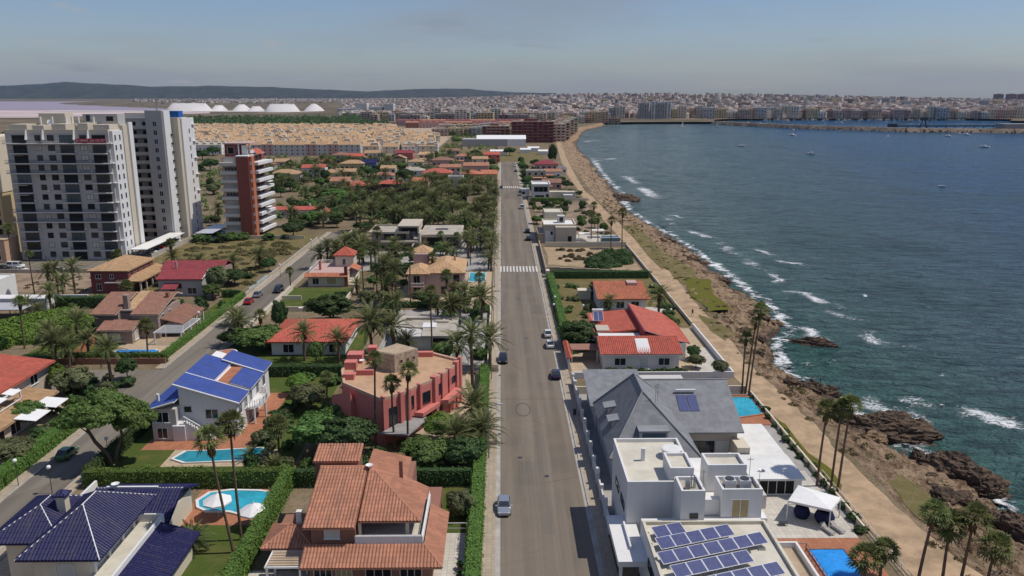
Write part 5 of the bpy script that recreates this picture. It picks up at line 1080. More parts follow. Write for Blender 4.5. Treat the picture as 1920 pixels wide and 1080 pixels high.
roof(T, [[(-80.4, 164, 5.2), (-77.5, 164, 5.2), (-77.5, 174, 7.4), (-80.4, 174, 7.4)]], W['peach_tile'], name='link_roof')
roof(T, [[(-67.2, 163, 2.8), (-67.2, 176, 2.8), (-71.9, 176, 4.0), (-71.9, 163, 4.0)]], bt, near=True, name='veranda_roof')
for y_ in (163.4, 167, 171, 175): B(T, 'veranda_post', W['white_frame'], -67.7, -67.4, y_, y_+.3, 0, 2.7)
B(T, 'chimney', tw, -80.2, -79.2, 165, 166.2, 5.4, 8.6); B(T, 'chimney', W['brown_wall'], -72.8, -72.2, 169, 169.8, 6, 8.2)
window(T, 'S', -79.5, 158.3, .9, 2.2, 1.2, pane='blind', mull=0); window(T, 'E', 160.2, -75.9, .5, 1.6, 1.6, pane='blind'); 
for y_, z_ in ((164.5, 3), (168, 3), (166, .3), (171, .3)): window(T, 'E', y_, -71.9, z_, 1.2, 1.7)
P = thing('pergola', 'white slatted pergola between the brown-tiled villa and the side street', 'pergola', (-67, 161, 0))
for x_ in (-71, -65.6):
    for y_ in (157.6, 163, 168): B(P, 'post', W['white_frame'], x_-.1, x_+.1, y_-.1, y_+.1, 0, 2.5)
part(P, 'beam', MB().ring(-71.2, -65.4, 157.4, 168.2, 2.5, 2.65, .15), W['white_frame'])
for i in range(14): B(P, 'slat', W['white_frame'], -71.0, -65.6, 157.8+i*.75, 157.8+i*.75+.22, 2.66, 2.74)
sheet('patio', rect(-78, -64.9, 149.6, 163), .022, M_SANDP); sheet('lawn', rect(-70, -64.2, 176, 198), .016, M_LAWN); sheet('lawn', rect(-94, -78, 148, 178), .015, M_LAWN)
rmp = solo('ramp_wall', MB().prism([(-83.6, 148), (-83.2, 148), (-83.2, 160), (-83.6, 160)], 0, [1.0, 1.0, 2.4, 2.4]), W['terracotta_paving'], 'sloping terracotta brick wall beside the brown-tiled villa', 'wall')
solo('hedge_wall', MB().box(-84.2, -64.0, 145.4, 145.7, 0, 1.2), W['brown_wall'], 'low brown wall under the hedge at the street corner', 'wall')

# ---------------------------------------------------------------- maroon villa with tan hip roof
T = thing('maroon_villa', 'dark maroon villa with tan tiled hip roof and a colonnade', 'house', (-100, 209, 0))
mw = W['maroon_wall']; tt = W['tan_tile']
B(T, 'wall', mw, -105.6, -96, 201.8, 217, 0, 5.9); roof(T, hip(-105.6, -96.2, 201.8, 217, 5.9, 2.0, .6), tt, near=True, cap=tt)
roof(T, [[(-92.4, 201, 3.2), (-92.4, 219, 3.2), (-96, 219, 4.2), (-96, 204, 4.2)], [(-99, 201, 3.2), (-92.4, 201, 3.2), (-96, 204, 4.2), (-99, 204, 4.2)]], tt, near=True, name='colonnade_roof')
for y_ in (201.6, 205, 208.6, 212, 215.6): B(T, 'column', W['cream_wall'], -93.2, -92.85, y_, y_+.35, 0, 3.1)
for x_ in (-103.6, -100.2): window(T, 'S', x_, 201.8, 3.9, 1.3 if x_ < -102 else .9, 1.0, pane='dark_opening')
window(T, 'S', -103.6, 201.8, .8, 1.2, 1.6, pane='dark_opening')
for y_ in (204, 207.5, 211, 214.5): window(T, 'E', y_, -96, 4.3, 1.4, 1.2, 'peach_wall', 'dark_opening')
part(T, 'pergola_beam', MB().box(-101.6, -97.5, 200.4, 200.6, 2.9, 3.1).box(-101.6, -97.5, 201.2, 201.4, 2.9, 3.1), W['white_frame'])
# grey house with wine-red roof
T = thing('wine_roof_house', 'grey-walled house with wine-red tiled roof beside the maroon villa', 'house', (-82, 202, 0))
B(T, 'wall', W['grey_wall'], -87, -76.2, 198.4, 208, 0, 4.4); roof(T, gable(-87, -76.2, 198.4, 208, 4.4, 1.7, .5, 'x'), W['wine_tile'], near=True); B(T, 'rear_wall', W['taupe_wall'], -90, -74, 208.02, 216, 0, 5); roof(T, gable(-90, -74, 208.4, 216, 5, 1.5, .3, 'x'), W['wine_tile'], name='rear_roof')
roof(T, [[(-85.4, 195.5, 2.5), (-81.6, 195.5, 2.5), (-81.6, 198.3, 3.4), (-85.4, 198.3, 3.4)]], W['wine_tile'], name='porch_roof')
window(T, 'S', -81.6, 198.4, 2.2, .7, 1.0, 'brown_frame', mull=0); window(T, 'S', -78.6, 198.4, .6, 2.2, 1.6); window(T, 'S', -83.6, 198.4, .5, 1.4, 1.8, pane='dark_opening')
part(T, 'gable_trim', MB().tube([(-75.6, 197.9, 4.5), (-75.6, 203.2, 6.2), (-75.6, 208.5, 4.5)], .14, 5), W['white_frame']); B(T, 'chimney', W['rose_wall'], -84.2, -83.8, 203, 203.4, 5.6, 8); 
# white house at far left edge
T = thing('white_cube_house', 'plain white block house at the left edge behind the big hedge', 'house', (-129, 192, 0)); B(T, 'wall', W['white_wall'], -136, -123.6, 186, 200, 0, 5.2); flat_roof(T, -136, -123.6, 186, 200, 5.2, .4, W['white_wall'], W['white_deck'])
B(T, 'side_wall', W['white_wall'], -123.58, -100.5, 189.6, 190, 0, 2.6); B(T, 'low_wing', W['white_wall'], -123.5, -108, 185, 188.6, 0, 2.9); window(T, 'S', -127, 186, 1, 1.6, 1.3)
T = thing('shade_canopy', 'pale flat shade canopy over parked things at the left edge', 'canopy', (-114, 179, 0)); B(T, 'roof', W['panel_frame'], -122, -108.4, 176, 182.4, 2.5, 2.62)
for x_ in (-121.6, -115, -108.8):
    for y_ in (176.3, 182): B(T, 'post', W['dark_metal'], x_-.07, x_+.07, y_-.07, y_+.07, 0, 2.5)

# ---------------------------------------------------------------- red-tiled bungalow
T = thing('red_tile_bungalow', 'white bungalow with wide coral-red tiled hip roof under palms', 'house', (-38.5, 159, 0))
B(T, 'wall', W['white_wall'], -45.3, -31, 150.8, 165, 0, 2.95); roof(T, hip(-45.8, -30.8, 150.2, 165.4, 2.9, 1.9, .5, ridge=((-41, 159.5, 4.7), (-35.6, 159.5, 4.7))), W['red_tile'], near=True, cap=W['orange_tile'])
for x_ in (-42, -37, -33): window(T, 'S', x_, 150.8, .5, 2.0, 1.6, pane='dark_opening')
part(T, 'satellite_dish', MB().lathe([(.05, 0), (.34, .06), (.48, .18), (.48, .19), (.3, .09), (.04, .03)], 12, (-42.6, 164.4, 5.8)).tube([(-42.6, 164.4, 3.5), (-42.6, 164.4, 5.85)], .03), W['white_frame'])
sheet('lawn', rect(-55, -28, 144, 168), .013, M_LAWN)
# ruined flat concrete roof
T = thing('concrete_shell', 'derelict single-storey building with bare concrete flat roof', 'building', (-16, 160, 0)); B(T, 'wall', W['pale_grey_wall'], -22.2, -9.8, 153.4, 167, 0, 2.9)
part(T, 'roof_slab', MB().prism([(-23.4, 167.6), (-22.6, 160), (-16.2, 158.5), (-16, 152.6), (-9.4, 152.6), (-9.2, 167.6)], 2.9, 3.2), W['concrete']); window(T, 'S', -12, 153.4, .2, 4.2, 2.2, 'dark_frame', 'dark_opening', False, 2, 'opening'); window(T, 'S', -19.5, 153.4, .6, 2.2, 1.4, pane='dark_opening')
B(T, 'skylight', W['white_wall'], -16.4, -13.6, 158, 161.4, 3.2, 3.45); B(T, 'upstand', W['concrete'], -20.4, -13, 164.2, 164.5, 3.2, 3.7); B(T, 'roof_rubble', W['concrete'], -14, -11.2, 162, 163.4, 3.2, 3.5)
sheet('yard', rect(-25, -2.8, 144, 184), .011, W['grey_paving'])
# house with red pyramid turret
T = thing('turret_house', 'cream house with red pyramid-roofed turret and a balustraded terrace', 'house', (-46, 215, 0))
B(T, 'wall', W['cream_wall'], -51.6, -41.2, 208.5, 222, 0, 3.4); B(T, 'roof_deck', W['rose_wall'], -51.6, -41.2, 208.5, 222, 3.4, 3.5); roof(T, [[(-52.4, 207.4, 2.9), (-40.8, 207.4, 2.9), (-40.8, 208.8, 3.7), (-52.4, 208.8, 3.7)]], W['orange_tile'], name='eave_roof')
B(T, 'turret', W['cream_wall'], -46, -41, 217.5, 222.4, 3.4, 6.6); roof(T, hip(-46, -41, 217.5, 222.4, 6.6, 2.0, .4), W['red_tile'], near=True, cap=W['red_tile'], name='turret_roof')
rail(T, [(-46.2, 222.2), (-51.4, 222.2), (-51.4, 208.8)], 3.5, .9, 'white_frame', .5, 'balustrade', .06); B(T, 'chimney', W['pink_wall'], -49.6, -49, 213, 213.6, 3.5, 6); B(T, 'chimney', W['brick_red'], -41.8, -41, 207.8, 208.6, 0, 5.6)
part(T, 'outer_stair', MB().add([], []).prism([(-41.1, 209), (-39.2, 209), (-39.2, 216), (-41.1, 216)], 0, [.3, .3, 3.4, 3.4]), W['cream_wall']); roof(T, [[(-38.8, 212, 3.6), (-38.8, 217.4, 3.6), (-41, 217.4, 4.6), (-41, 212, 4.6)]], W['orange_tile'], name='stair_roof')
window(T, 'S', -45.4, 208.5, .6, 2.4, 1.6, pane='beige_blind', mull=0); window(T, 'S', -49.6, 208.5, .6, 1.6, 1.6, pane='dark_opening'); window(T, 'S', -43.6, 217.5, 4, .8, 1.6, pane='dark_opening', sill=False)
sheet('lawn', rect(-55, -38.5, 183, 207), .016, M_LAWN)
gwl = thing('garden_wall', 'cream walls stepping round the lawn in front of the turret house', 'wall', (-47, 190, 0)); B(gwl, 'panel', W['cream_wall'], -55.1, -54.8, 170, 205, 0, 1.3); B(gwl, 'panel', W['cream_wall'], -54.7, -50, 194, 194.3, 0, 1.1); B(gwl, 'panel', W['cream_wall'], -53, -39.5, 183, 183.3, 0, 1.2); B(gwl, 'panel', W['cream_wall'], -38.6, -38.3, 184, 207, 0, 1.2)
# pink villa with tan hip roofs
T = thing('tan_roof_villa', 'two-storey dusty pink villa with tan ribbed hip roofs and a small tower', 'house', (-16, 205, 0))
rw = W['rose_wall']; pt = W['peach_tile']
B(T, 'wall', rw, -19.4, -9.8, 197.6, 214, 0, 6); B(T, 'wing', rw, -23.6, -19.42, 196.8, 208, 0, 5.9); B(T, 'tower', rw, -23.4, -19.2, 208.02, 215, 0, 8.8)
roof(T, hip(-19.3, -9.9, 197.8, 214, 6, 2.0, .6), pt, near=True, cap=pt); roof(T, hip(-23.6, -18.6, 197, 206, 5.9, 1.4, .5), pt, near=True, cap=pt, name='wing_roof'); roof(T, hip(-23.4, -19.2, 210, 215, 8.8, 1.5, .5), pt, near=True, cap=pt, name='tower_roof')
for x_, z_ in ((-11.5, 3.6), (-14.6, 3.6), (-14.6, .6), (-11.6, .6)): window(T, 'S', x_, 197.6, z_, 1.4, 1.9, 'brown_frame', 'window_glass') if x_ != -14.6 or z_ < 1 else None
window(T, 'S', -21.4, 196.8, 3.4, 1.5, 2.0, 'rose_wall', 'dark_opening', False); window(T, 'S', -21.4, 196.8, .5, 1.7, 1.9, 'rose_wall', 'dark_opening', False)
part(T, 'balcony', MB().box(-23.2, -19.6, 195.6, 196.78, 2.7, 2.9), rw); rail(T, [(-23.1, 196.7), (-23.1, 195.7), (-19.7, 195.7), (-19.7, 196.7)], 2.9, .9, 'white_frame', .4, 'balustrade', .05)
for y_ in (200, 204, 208): window(T, 'E', y_, -9.8, 3.6, 1.3, 1.6, 'brown_frame'); window(T, 'E', y_, -9.8, .6, 1.3, 1.6, 'brown_frame')
B(T, 'chimney', rw, -12.6, -12.1, 207, 207.5, 7.2, 8.7)
sheet('patio', rect(-26, -2.8, 186, 226), .011, M_SANDP)
# cream modern house
T = thing('cream_modern_house', 'long cream flat-roofed modern house with deep shaded terraces', 'house', (-29, 265, 0))
cw = W['beige_wall']
B(T, 'wall', cw, -43, -30.4, 262, 274, 0, 5.6); flat_roof(T, -43.4, -30.2, 258.5, 274, 5.6, .6, cw, W['concrete'], .3); B(T, 'upper_box', cw, -33.8, -27.2, 262, 274, 5.7, 7.6); part(T, 'upper_frame', MB().box(-34, -27, 259, 274, 7.6, 8.1).box(-27.5, -27, 259, 261.98, 5.7, 7.6).box(-34, -33.6, 259, 261.98, 5.7, 7.6), cw)
B(T, 'wall', cw, -27, -14, 266, 282, 0, 3.8); part(T, 'roof_frame', MB().box(-27.2, -13.4, 262.6, 282.4, 3.8, 4.6).box(-14, -13.4, 262.6, 265.98, 0, 3.8).box(-27.2, -26.7, 258.5, 265.98, 0, 5.8), cw); B(T, 'roof_deck', W['concrete'], -26.9, -13.7, 263, 282, 4.6, 4.64); B(T, 'skylight', W['dark_metal'], -22.6, -18.4, 272, 274.4, 4.64, 4.8)
part(T, 'mid_slab', MB().box(-39.5, -27.4, 257.5, 261.98, 2.6, 3.3).box(-36.8, -36.4, 257.6, 261.98, 0, 2.6), cw)
for x_, z_, w_ in ((-37, 3.4, 3.6), (-33, 3.4, 2.6), (-40.5, .4, 2.4), (-33.5, .3, 4)): window(T, 'S', x_, 262, z_, w_, 1.9, 'dark_frame', 'window_glass', False, 2)
window(T, 'S', -30.4, 262, 5.8, 5.0, 1.6, 'dark_frame', 'window_glass', False, 3); window(T, 'S', -22.5, 266, .3, 5, 2.6, 'dark_frame', 'dark_opening', False, 3); window(T, 'S', -16.6, 266, .3, 3.6, 2.6, 'dark_frame', 'window_glass', False, 2)
sheet('patio', rect(-45, -2.8, 228, 262), .011, W['grey_paving']); sheet('patio', rect(-45, -2.8, 262.1, 300), .010, W['grey_paving'])
# garden walls along the main road (left side)
for a_, b_, lb in ((143.8, 184, 'pale low garden wall beside the derelict concrete roof'), (226.5, 262, 'pale wall between the pavement and the turquoise pool villa'), (262.4, 420, 'long pale garden wall under the palms along the main road')): solo('garden_wall', MB().box(-2.75, -2.5, a_, b_, 0, 1.2), W['cream_wall'], lb, 'wall')
for a_, b_, lb in ((198, 280, 'long pale wall along the far side street beside the scrub field'),): solo('garden_wall', MB().box(-65.3, -65.0, a_, b_, 0, .9), W['concrete'], lb, 'wall')
solo('garden_wall', MB().box(-55.2, -54.9, 225, 294, 0, 1.4), W['cream_wall'], 'pale wall on the right of the far side street under palms', 'wall')

# ---------------------------------------------------------------- beige modern house and neighbours on the sea side
T = thing('beige_modern_house', 'beige two-storey box house with white garage door beside the road', 'house', (20, 275, 0))
B(T, 'wall', W['beige_wall'], 18.4, 25.4, 268.2, 284, 0, 6); B(T, 'wall', W['beige_wall'], 14.6, 18.38, 271.2, 284, 0, 5.9); flat_roof(T, 14.4, 25.6, 271, 284, 6, .6, W['cream_wall'], W['white_deck'], .3); B(T, 'roof_room', W['beige_wall'], 15.4, 22, 284.02, 294, 0, 8.6); flat_roof(T, 15.4, 22, 284.02, 294, 8.6, .4, W['cream_wall'], W['cream_deck'])
B(T, 'lift_box', W['pale_grey_wall'], 19.6, 22.2, 277, 280, 6, 8.6); B(T, 'garage_recess', W['white_wall'], 15, 18.1, 271.0, 271.19, .1, 4.4); window(T, 'S', 23.2, 268.2, .3, 1.2, 2.6, 'brown_frame', 'dark_opening', False, 0, 'door'); window(T, 'S', 17.2, 270.98, 3.0, .8, 1.2, 'white_frame', 'dark_opening', False, 0); window(T, 'S', 20.9, 277, 6.4, 1.4, 1.8, 'white_frame', 'window_glass', False, 0)
solo('gate_house', MB().box(12.6, 14.5, 270.8, 284, 0, 3.2).box(12.4, 14.58, 270.6, 284.2, 3.2, 3.5), W['block_wall'], 'tan gatehouse wall at the pavement beside the beige box house', 'outbuilding'); solo('garden_wall', MB().box(14.6, 42, 264.6, 264.9, 0, 1.6), W['cream_wall'], 'pale wall behind the dark green shrubs of the empty lot', 'wall')
for i, (x_, y_, w_, d_, lb) in enumerate(((29, 276, 4, 4, 'low white terrace canopy beside the beige box house'), (34.5, 283, 4.5, 3.4, 'farther white terrace canopy beside the beige box house'))):
    A_ = thing('terrace_canopy', lb, 'canopy', (x_, y_, 0)); B(A_, 'roof', W['white_deck'], x_-w_/2, x_+w_/2, y_-d_/2, y_+d_/2, 2.5, 2.65)
    for sx_ in (-1, 1):
        for sy2 in (-1, 1): B(A_, 'post', W['white_frame'], x_+sx_*(w_/2-.15)-.07, x_+sx_*(w_/2-.15)+.07, y_+sy2*(d_/2-.15)-.07, y_+sy2*(d_/2-.15)+.07, 0, 2.5)
A_ = thing('glass_pavilion', 'glass-walled terrace pavilion by the coastal path', 'pavilion', (37, 272, 0)); B(A_, 'glass', W['blue_glass'], 34.2, 40.6, 270, 274, 0, 2.0); part(A_, 'frame', MB().ring(34.1, 40.7, 269.9, 274.1, 2.0, 2.15, .2), W['white_frame'])
sheet('patio', rect(26, 41.5, 265, 288), .02, M_PATIO)
T = thing('white_box_house', 'white boxy seaside house with a dark glazed upper front', 'house', (22, 394, 0)); ww = W['white_wall']
B(T, 'wall', ww, 15, 23.4, 389, 402, 0, 7); flat_roof(T, 14.8, 23.8, 387, 402, 7, .7, ww, W['white_deck'], .4); window(T, 'S', 19.2, 389, 3.7, 6.6, 2.4, 'white_frame', 'dark_opening', False, 2); window(T, 'S', 18.6, 389, .8, 4.2, 1.2, 'dark_frame'); window(T, 'S', 22.4, 389, .1, 1.2, 2.4, 'dark_frame', sill=False, mull=0, name='door')
B(T, 'side_hall', W['cream_wall'], 23.42, 36, 390, 394, 0, 3.6); solo('garden_wall', MB().box(13, 36, 383.6, 383.9, 0, 1.6).box(36, 42, 383.6, 383.9, 0, 1.2), W['cream_wall'], 'white front wall of the boxy seaside house', 'wall'); B(T, 'annex', W['pale_grey_wall'], 30, 34.5, 384.5, 389, 0, 2.6)
# ---------------------------------------------------------------- grey apartment tower with balconies
T = thing('grey_apartment_tower', 'tall pale grey apartment tower with dark windows, long balconies and a red banner', 'apartment building', (-134, 250, 0))
tw = W['tower_shade']; X0, X1, Y0 = -148.3, -117.6, 245.0; FH = 2.95; NF = 13
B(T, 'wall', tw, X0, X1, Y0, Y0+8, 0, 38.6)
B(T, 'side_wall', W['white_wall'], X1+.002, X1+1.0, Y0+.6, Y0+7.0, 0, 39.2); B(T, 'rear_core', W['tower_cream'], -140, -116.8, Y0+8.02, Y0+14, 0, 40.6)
part(T, 'corner_pier', MB().box(-116.78, -116.2, Y0+11, Y0+13.6, 0, 41.4), W['white_wall'])
bays = [(-144.3, 4.0, 1), (-138.7, 1.6, 0), (-134.9, 1.9, 0), (-130.2, 4.0, 1), (-125.2, 2.0, 0), (-120.6, 3.9, 1)]
slab = lambda x0, x1, z, d=1.5: B(T, 'balcony_slab', W['white_wall'], x0, x1, Y0-d, Y0-.003, z-.2, z)
def brail(x0, x1, z, d=1.5): rail(T, [(x0+.05, Y0-d+.06), (x1-.05, Y0-d+.06)], z, 1.0, 'dark_metal', .35, 'balcony_railing', .025)
for f in range(NF):
    z = f*FH+.25
    full = f in (4, 5, 9, 10, 12)
    for i, (x_, w_, bal) in enumerate(bays):
        if f == 0 and bal and i == 3: window(T, 'S', x_, Y0, .1, 4.0, 2.4, 'tower_shade', 'dark_opening', False, 0, 'entrance'); continue
        window(T, 'S', x_, Y0, z+(.05 if bal else .75), w_, 2.25 if bal else 1.55, 'dark_frame', random.choice(['dark_opening', 'dark_opening', 'window_glass', 'window_glass', 'blue_glass']) if bal else random.choice(['window_glass', 'window_glass', 'dark_opening', 'blind']), False, 2 if bal else 1)
        if bal and random.random() < .22: B(T, 'awning', W['canvas_white' if random.random() < .6 else 'sand_paving'], x_-w_*.4, x_+w_*.25, Y0-1.3, Y0-.1, z+2.2, z+2.28)
        if random.random() < .2: B(T, 'air_conditioner', W['panel_frame'], x_+w_/2+.25, x_+w_/2+1.0, Y0-.4, Y0-.005, z+.2, z+.85)
        if bal and not full and f > 0: slab(x_-w_/2-.7, x_+w_/2+.5, z); brail(x_-w_/2-.7, x_+w_/2+.5, z)
    if full: slab(X0-.4, X1+.3, z); brail(X0-.3, X1+.2, z)
    for y_ in (Y0+2, Y0+5): window(T, 'E', y_, X1+1.0, z+.7, .9, 1.6, 'white_frame', 'window_glass', False, 0)
    if f in (2, 4, 6, 8, 10, 12): B(T, 'side_balcony', W['white_wall'], X1+.003, X1+.9, Y0-.9, Y0+1.1, z-.2, z+.05)
# roof level: terraces, slanting screens, roof rooms
for x0_, x1_, h_ in ((-147.9, -142.6, 39.9), (-141, -137.6, 39.6), (-135.2, -131, 40.0), (-127.4, -124.4, 40.2), (-122.8, -118, 39.8)): B(T, 'penthouse_wall', W['tower_cream'], x0_, x1_, Y0+2, Y0+8.6, 38.6, h_+1.2)
for x_ in (-141.8, -136.8, -127.6, -123.4): part(T, 'slanting_screen', MB().add([(x_-.1, Y0-1.3, 36.7), (x_+.1, Y0-1.3, 36.7), (x_+.1, Y0-.01, 36.7), (x_-.1, Y0-.01, 36.7), (x_-.1, Y0-.4, 39.6), (x_+.1, Y0-.4, 39.6), (x_+.1, Y0-.01, 39.6), (x_-.1, Y0-.01, 39.6)], [(0, 3, 2, 1), (4, 5, 6, 7), (0, 1, 5, 4), (1, 2, 6, 5), (2, 3, 7, 6), (3, 0, 4, 7)]), W['white_wall'])
part(T, 'roof_parapet', MB().ring(X0, X1, Y0, Y0+8, 38.6, 39.6, .25), W['tower_cream'])
B(T, 'roof_room', W['tower_cream'], -142, -134, Y0+8.03, Y0+13, 40.6, 44.2); B(T, 'roof_room', W['tower_shade'], -128.6, -118, Y0+8.03, Y0+13, 40.6, 44.0); window(T, 'S', -127, Y0+8.03, 42, 1.0, 1.6, 'dark_frame', mull=0); window(T, 'S', -120.4, Y0+8.03, 42, 2.0, 1.2, 'dark_frame', 'dark_opening')
for x_ in (-141.4, -137.8, -133.6, -131.8, -129.8, -125.2): part(T, 'roof_fin', MB().box(x_-.2, x_+.2, Y0+7.4, Y0+7.96, 39.6, 43.2), W['white_wall'])
part(T, 'satellite_dish', MB().tube([(-138.6, Y0+7.9, 41.6), (-138.6, Y0+7.7, 41.7)], 1.0, 16), W['globe_white'])
# red banner with white lettering
bn = solo('sale_banner', MB().box(-126.8, -117.9, Y0-1.62, Y0-1.58, 35.85, 37.1), plain('banner_red', (.42, .02, .05), .8, .1), 'red banner with white lettering hung on the top balcony of the grey tower', 'banner')
cu = bpy.data.curves.new('banner_text', 'FONT'); cu.body = 'SE VENDE  626 333 777'; cu.size = .86; cu.align_x = 'CENTER'; cu.align_y = 'CENTER'; cu.extrude = .01
tx = bpy.data.objects.new('banner_text', cu); COL.objects.link(tx); bpy.context.view_layer.update()
tme = bpy.data.meshes.new_from_object(tx); bpy.data.objects.remove(tx); tme.materials.clear(); tme.materials.append(W['white_frame']); to = bpy.data.objects.new('lettering', tme); link(to, bn); to.location = (0, -.035, .62); to.rotation_euler = (math.pi/2, 0, 0)
to['kind'] = 'stuff'

# ---------------------------------------------------------------- cream slab tower behind
T = thing('cream_slab_tower', 'cream slab tower with open access galleries behind the grey tower', 'apartment building', (-128, 286, 0))
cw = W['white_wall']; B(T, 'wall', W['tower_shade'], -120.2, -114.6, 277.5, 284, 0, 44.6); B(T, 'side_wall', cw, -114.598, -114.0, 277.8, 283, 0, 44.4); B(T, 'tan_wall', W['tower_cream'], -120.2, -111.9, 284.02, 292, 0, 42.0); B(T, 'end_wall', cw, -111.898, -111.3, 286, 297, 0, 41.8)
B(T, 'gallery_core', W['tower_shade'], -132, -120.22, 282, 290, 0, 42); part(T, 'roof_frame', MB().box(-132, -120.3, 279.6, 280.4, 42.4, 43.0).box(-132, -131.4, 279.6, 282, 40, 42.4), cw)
for f in range(14):
    z = f*2.95; B(T, 'gallery_slab', W['tower_shade'], -132, -120.22, 279.8, 281.98, z, z+.25); B(T, 'gallery_parapet', W['tower_shade'], -132, -120.22, 279.6, 279.78, z, z+1.15)
    for x_ in (-129.6, -126.2, -122.6): window(T, 'S', x_, 282, z+.3, 1.2, 2.0, 'brown_frame', 'dark_opening', False, 0, 'door')
    window(T, 'S', -117.2, 277.5, z+1.0, 1.2, 1.6, 'white_frame', 'window_glass', False, 1)
    if f < 13: window(T, 'E', 292, -111.3, z+1, .9, 1.6, 'white_frame', 'window_glass', False, 0); B(T, 'side_ledge', W['dark_metal'], -113.998, -113.5, 282.0, 282.9, z+.6, z+1.2)
    if f % 2: B(T, 'end_balcony', cw, -111.29, -110.6, 294.6, 296.8, z+.9, z+1.1)
B(T, 'roof_tank', W['blue_plastic'], -116, -112.2, 286, 290, 42.0, 44.2); part(T, 'mast', MB().tube([(-117.4, 281, 44.6), (-117.4, 281, 49.4)], [.3, .1], 6).box(-118.2, -116.6, 280.95, 281.05, 47, 47.15).box(-118, -116.8, 280.95, 281.05, 48, 48.12), W['steel'])
B(T, 'lift_housing', W['tower_cream'], -130, -121, 284, 288, 42, 43.6)
# ---------------------------------------------------------------- yellow block at the left edge
T = thing('yellow_apartment_block', 'yellowish apartment block cut by the left edge of the view', 'apartment building', (-172, 262, 0)); B(T, 'wall', W['yellow_wall'], -190, -156.6, 252, 275, 0, 20); B(T, 'upper_wall', W['cream_wall'], -190, -156.4, 253, 275, 20, 37); B(T, 'front_building', W['peach_wall'], -168, -150.2, 240, 247, 0, 7); B(T, 'front_roof', W['sand_paving'], -168.2, -150, 239.8, 247.2, 7, 7.3)
for f in range(11):
    for x_ in (-161.5, -158.4): window(T, 'S', x_, 252 if f < 6 else 253, f*2.95+1, 1.7, 1.6, 'brown_frame', 'dark_opening', False)
for f in range(2):
    for x_ in (-164, -160, -156, -152.4): window(T, 'S', x_, 240, f*3+1, 1.4, 1.5)
# ---------------------------------------------------------------- brick tower with white balconies
T = thing('brick_tower', 'red brick apartment tower with stacked white balconies on its sunny side', 'apartment building', (-92, 296, 0))
br = W['brick_red']; B(T, 'wall', br, -93.6, -89.4, 286, 306, 0, 28.4); B(T, 'west_wall', W['rose_wall'], -99.6, -93.62, 288.4, 306, 0, 28.2)
B(T, 'corner_pier', plain('orange_brick', (.5, .17, .09), .85), -89.398, -88.2, 286.4, 289.4, 0, 28.5)
for f in range(9):
    z = 1.0+f*3.02
    B(T, 'balcony', W['pale_grey_wall'], -99.8, -93.7, 286.6, 288.38, z, z+1.15); window(T, 'S', -96.4, 288.4, z+1.25, 4.4, 1.25, 'white_frame', ['blind', 'window_glass', 'blind'][f % 3], False, 3)
    part(T, 'sun_balcony', MB().prism([(-89.38, 289.6), (-86.9, 289.6), (-86.0, 305), (-89.38, 305)], z, z+1.05), W['white_wall'])
    for y_ in (292, 296.5, 301): window(T, 'E', y_, -89.4, z+1.1, 2.4, 1.8, 'brown_frame', 'dark_opening', False)
    B(T, 'white_tile', W['white_wall'], -88.9, -88.3, 286.37, 286.398, z+.4, z+1.5)
    if f in (2, 5): B(T, 'awning', W['canvas_white'], -87.2, -85.4, 293+f, 297+f, z+2.3, z+2.42)
B(T, 'roof_band', W['white_wall'], -93.8, -89.2, 285.8, 306.2, 28.4, 28.8); B(T, 'roof_room', W['maroon_wall'], -98.6, -94, 290, 300, 28.2, 32.6); window(T, 'S', -96.4, 290, 29.2, 2.2, 2.4, 'white_frame', 'dark_opening', False, 0); B(T, 'roof_slab', W['rose_wall'], -99, -89.4, 289.4, 301, 32.6, 33.0); B(T, 'roof_panel', W['white_wall'], -92.6, -90.6, 290.2, 290.5, 28.8, 32.2); B(T, 'roof_column', W['white_wall'], -93.8, -93.4, 289.8, 290.2, 28.8, 32.6); B(T, 'roof_column', W['rose_wall'], -90.0, -89.6, 289.8, 290.2, 28.8, 32.6); roof(T, [[(-88, 293, 29), (-88, 302, 29), (-90.4, 302, 30.6), (-90.4, 293, 30.6)]], W['red_tile'], name='roof_canopy')
part(T, 'satellite_dish', MB().tube([(-88.8, 290, 30), (-88.8, 289.8, 30.1)], .7, 14), W['globe_white'])
# carports
def carport(x0, x1, y0, y1, z, label, m='white_deck'):
    A_ = thing('carport', label, 'carport', ((x0+x1)/2, (y0+y1)/2, 0)); part(A_, 'roof', MB().prism(rect(x0, x1, y0, y1), z, [z+.14]*4), W[m]); n = int((y1-y0)/6)+1
    for i in range(n+1): y_ = y0+.2+(y1-y0-.4)*i/n; B(A_, 'post', W['steel'], x0+.3, x0+.45, y_-.07, y_+.07, 0, z)
carport(-115.6, -110.4, 246, 277, 2.9, 'long white carport roof beside the grey tower'); carport(-106.6, -100.6, 276, 296, 2.8, 'grey carport roof in front of the brick tower', 'panel_frame')
solo('yard_wall', MB().box(-109.2, -108.9, 246, 284, 0, 1.5), W['concrete'], 'grey block wall along the long white carport', 'wall'); solo('yard_wall', MB().box(-98, -70, 281, 281.3, 0, 1.2), W['cream_wall'], 'pale wall at the foot of the brick tower', 'wall')
solo('forecourt_wall', MB().box(-150, -107, 226, 226.3, 0, 1.1), W['concrete'], 'low grey wall in front of the grey tower forecourt', 'wall')
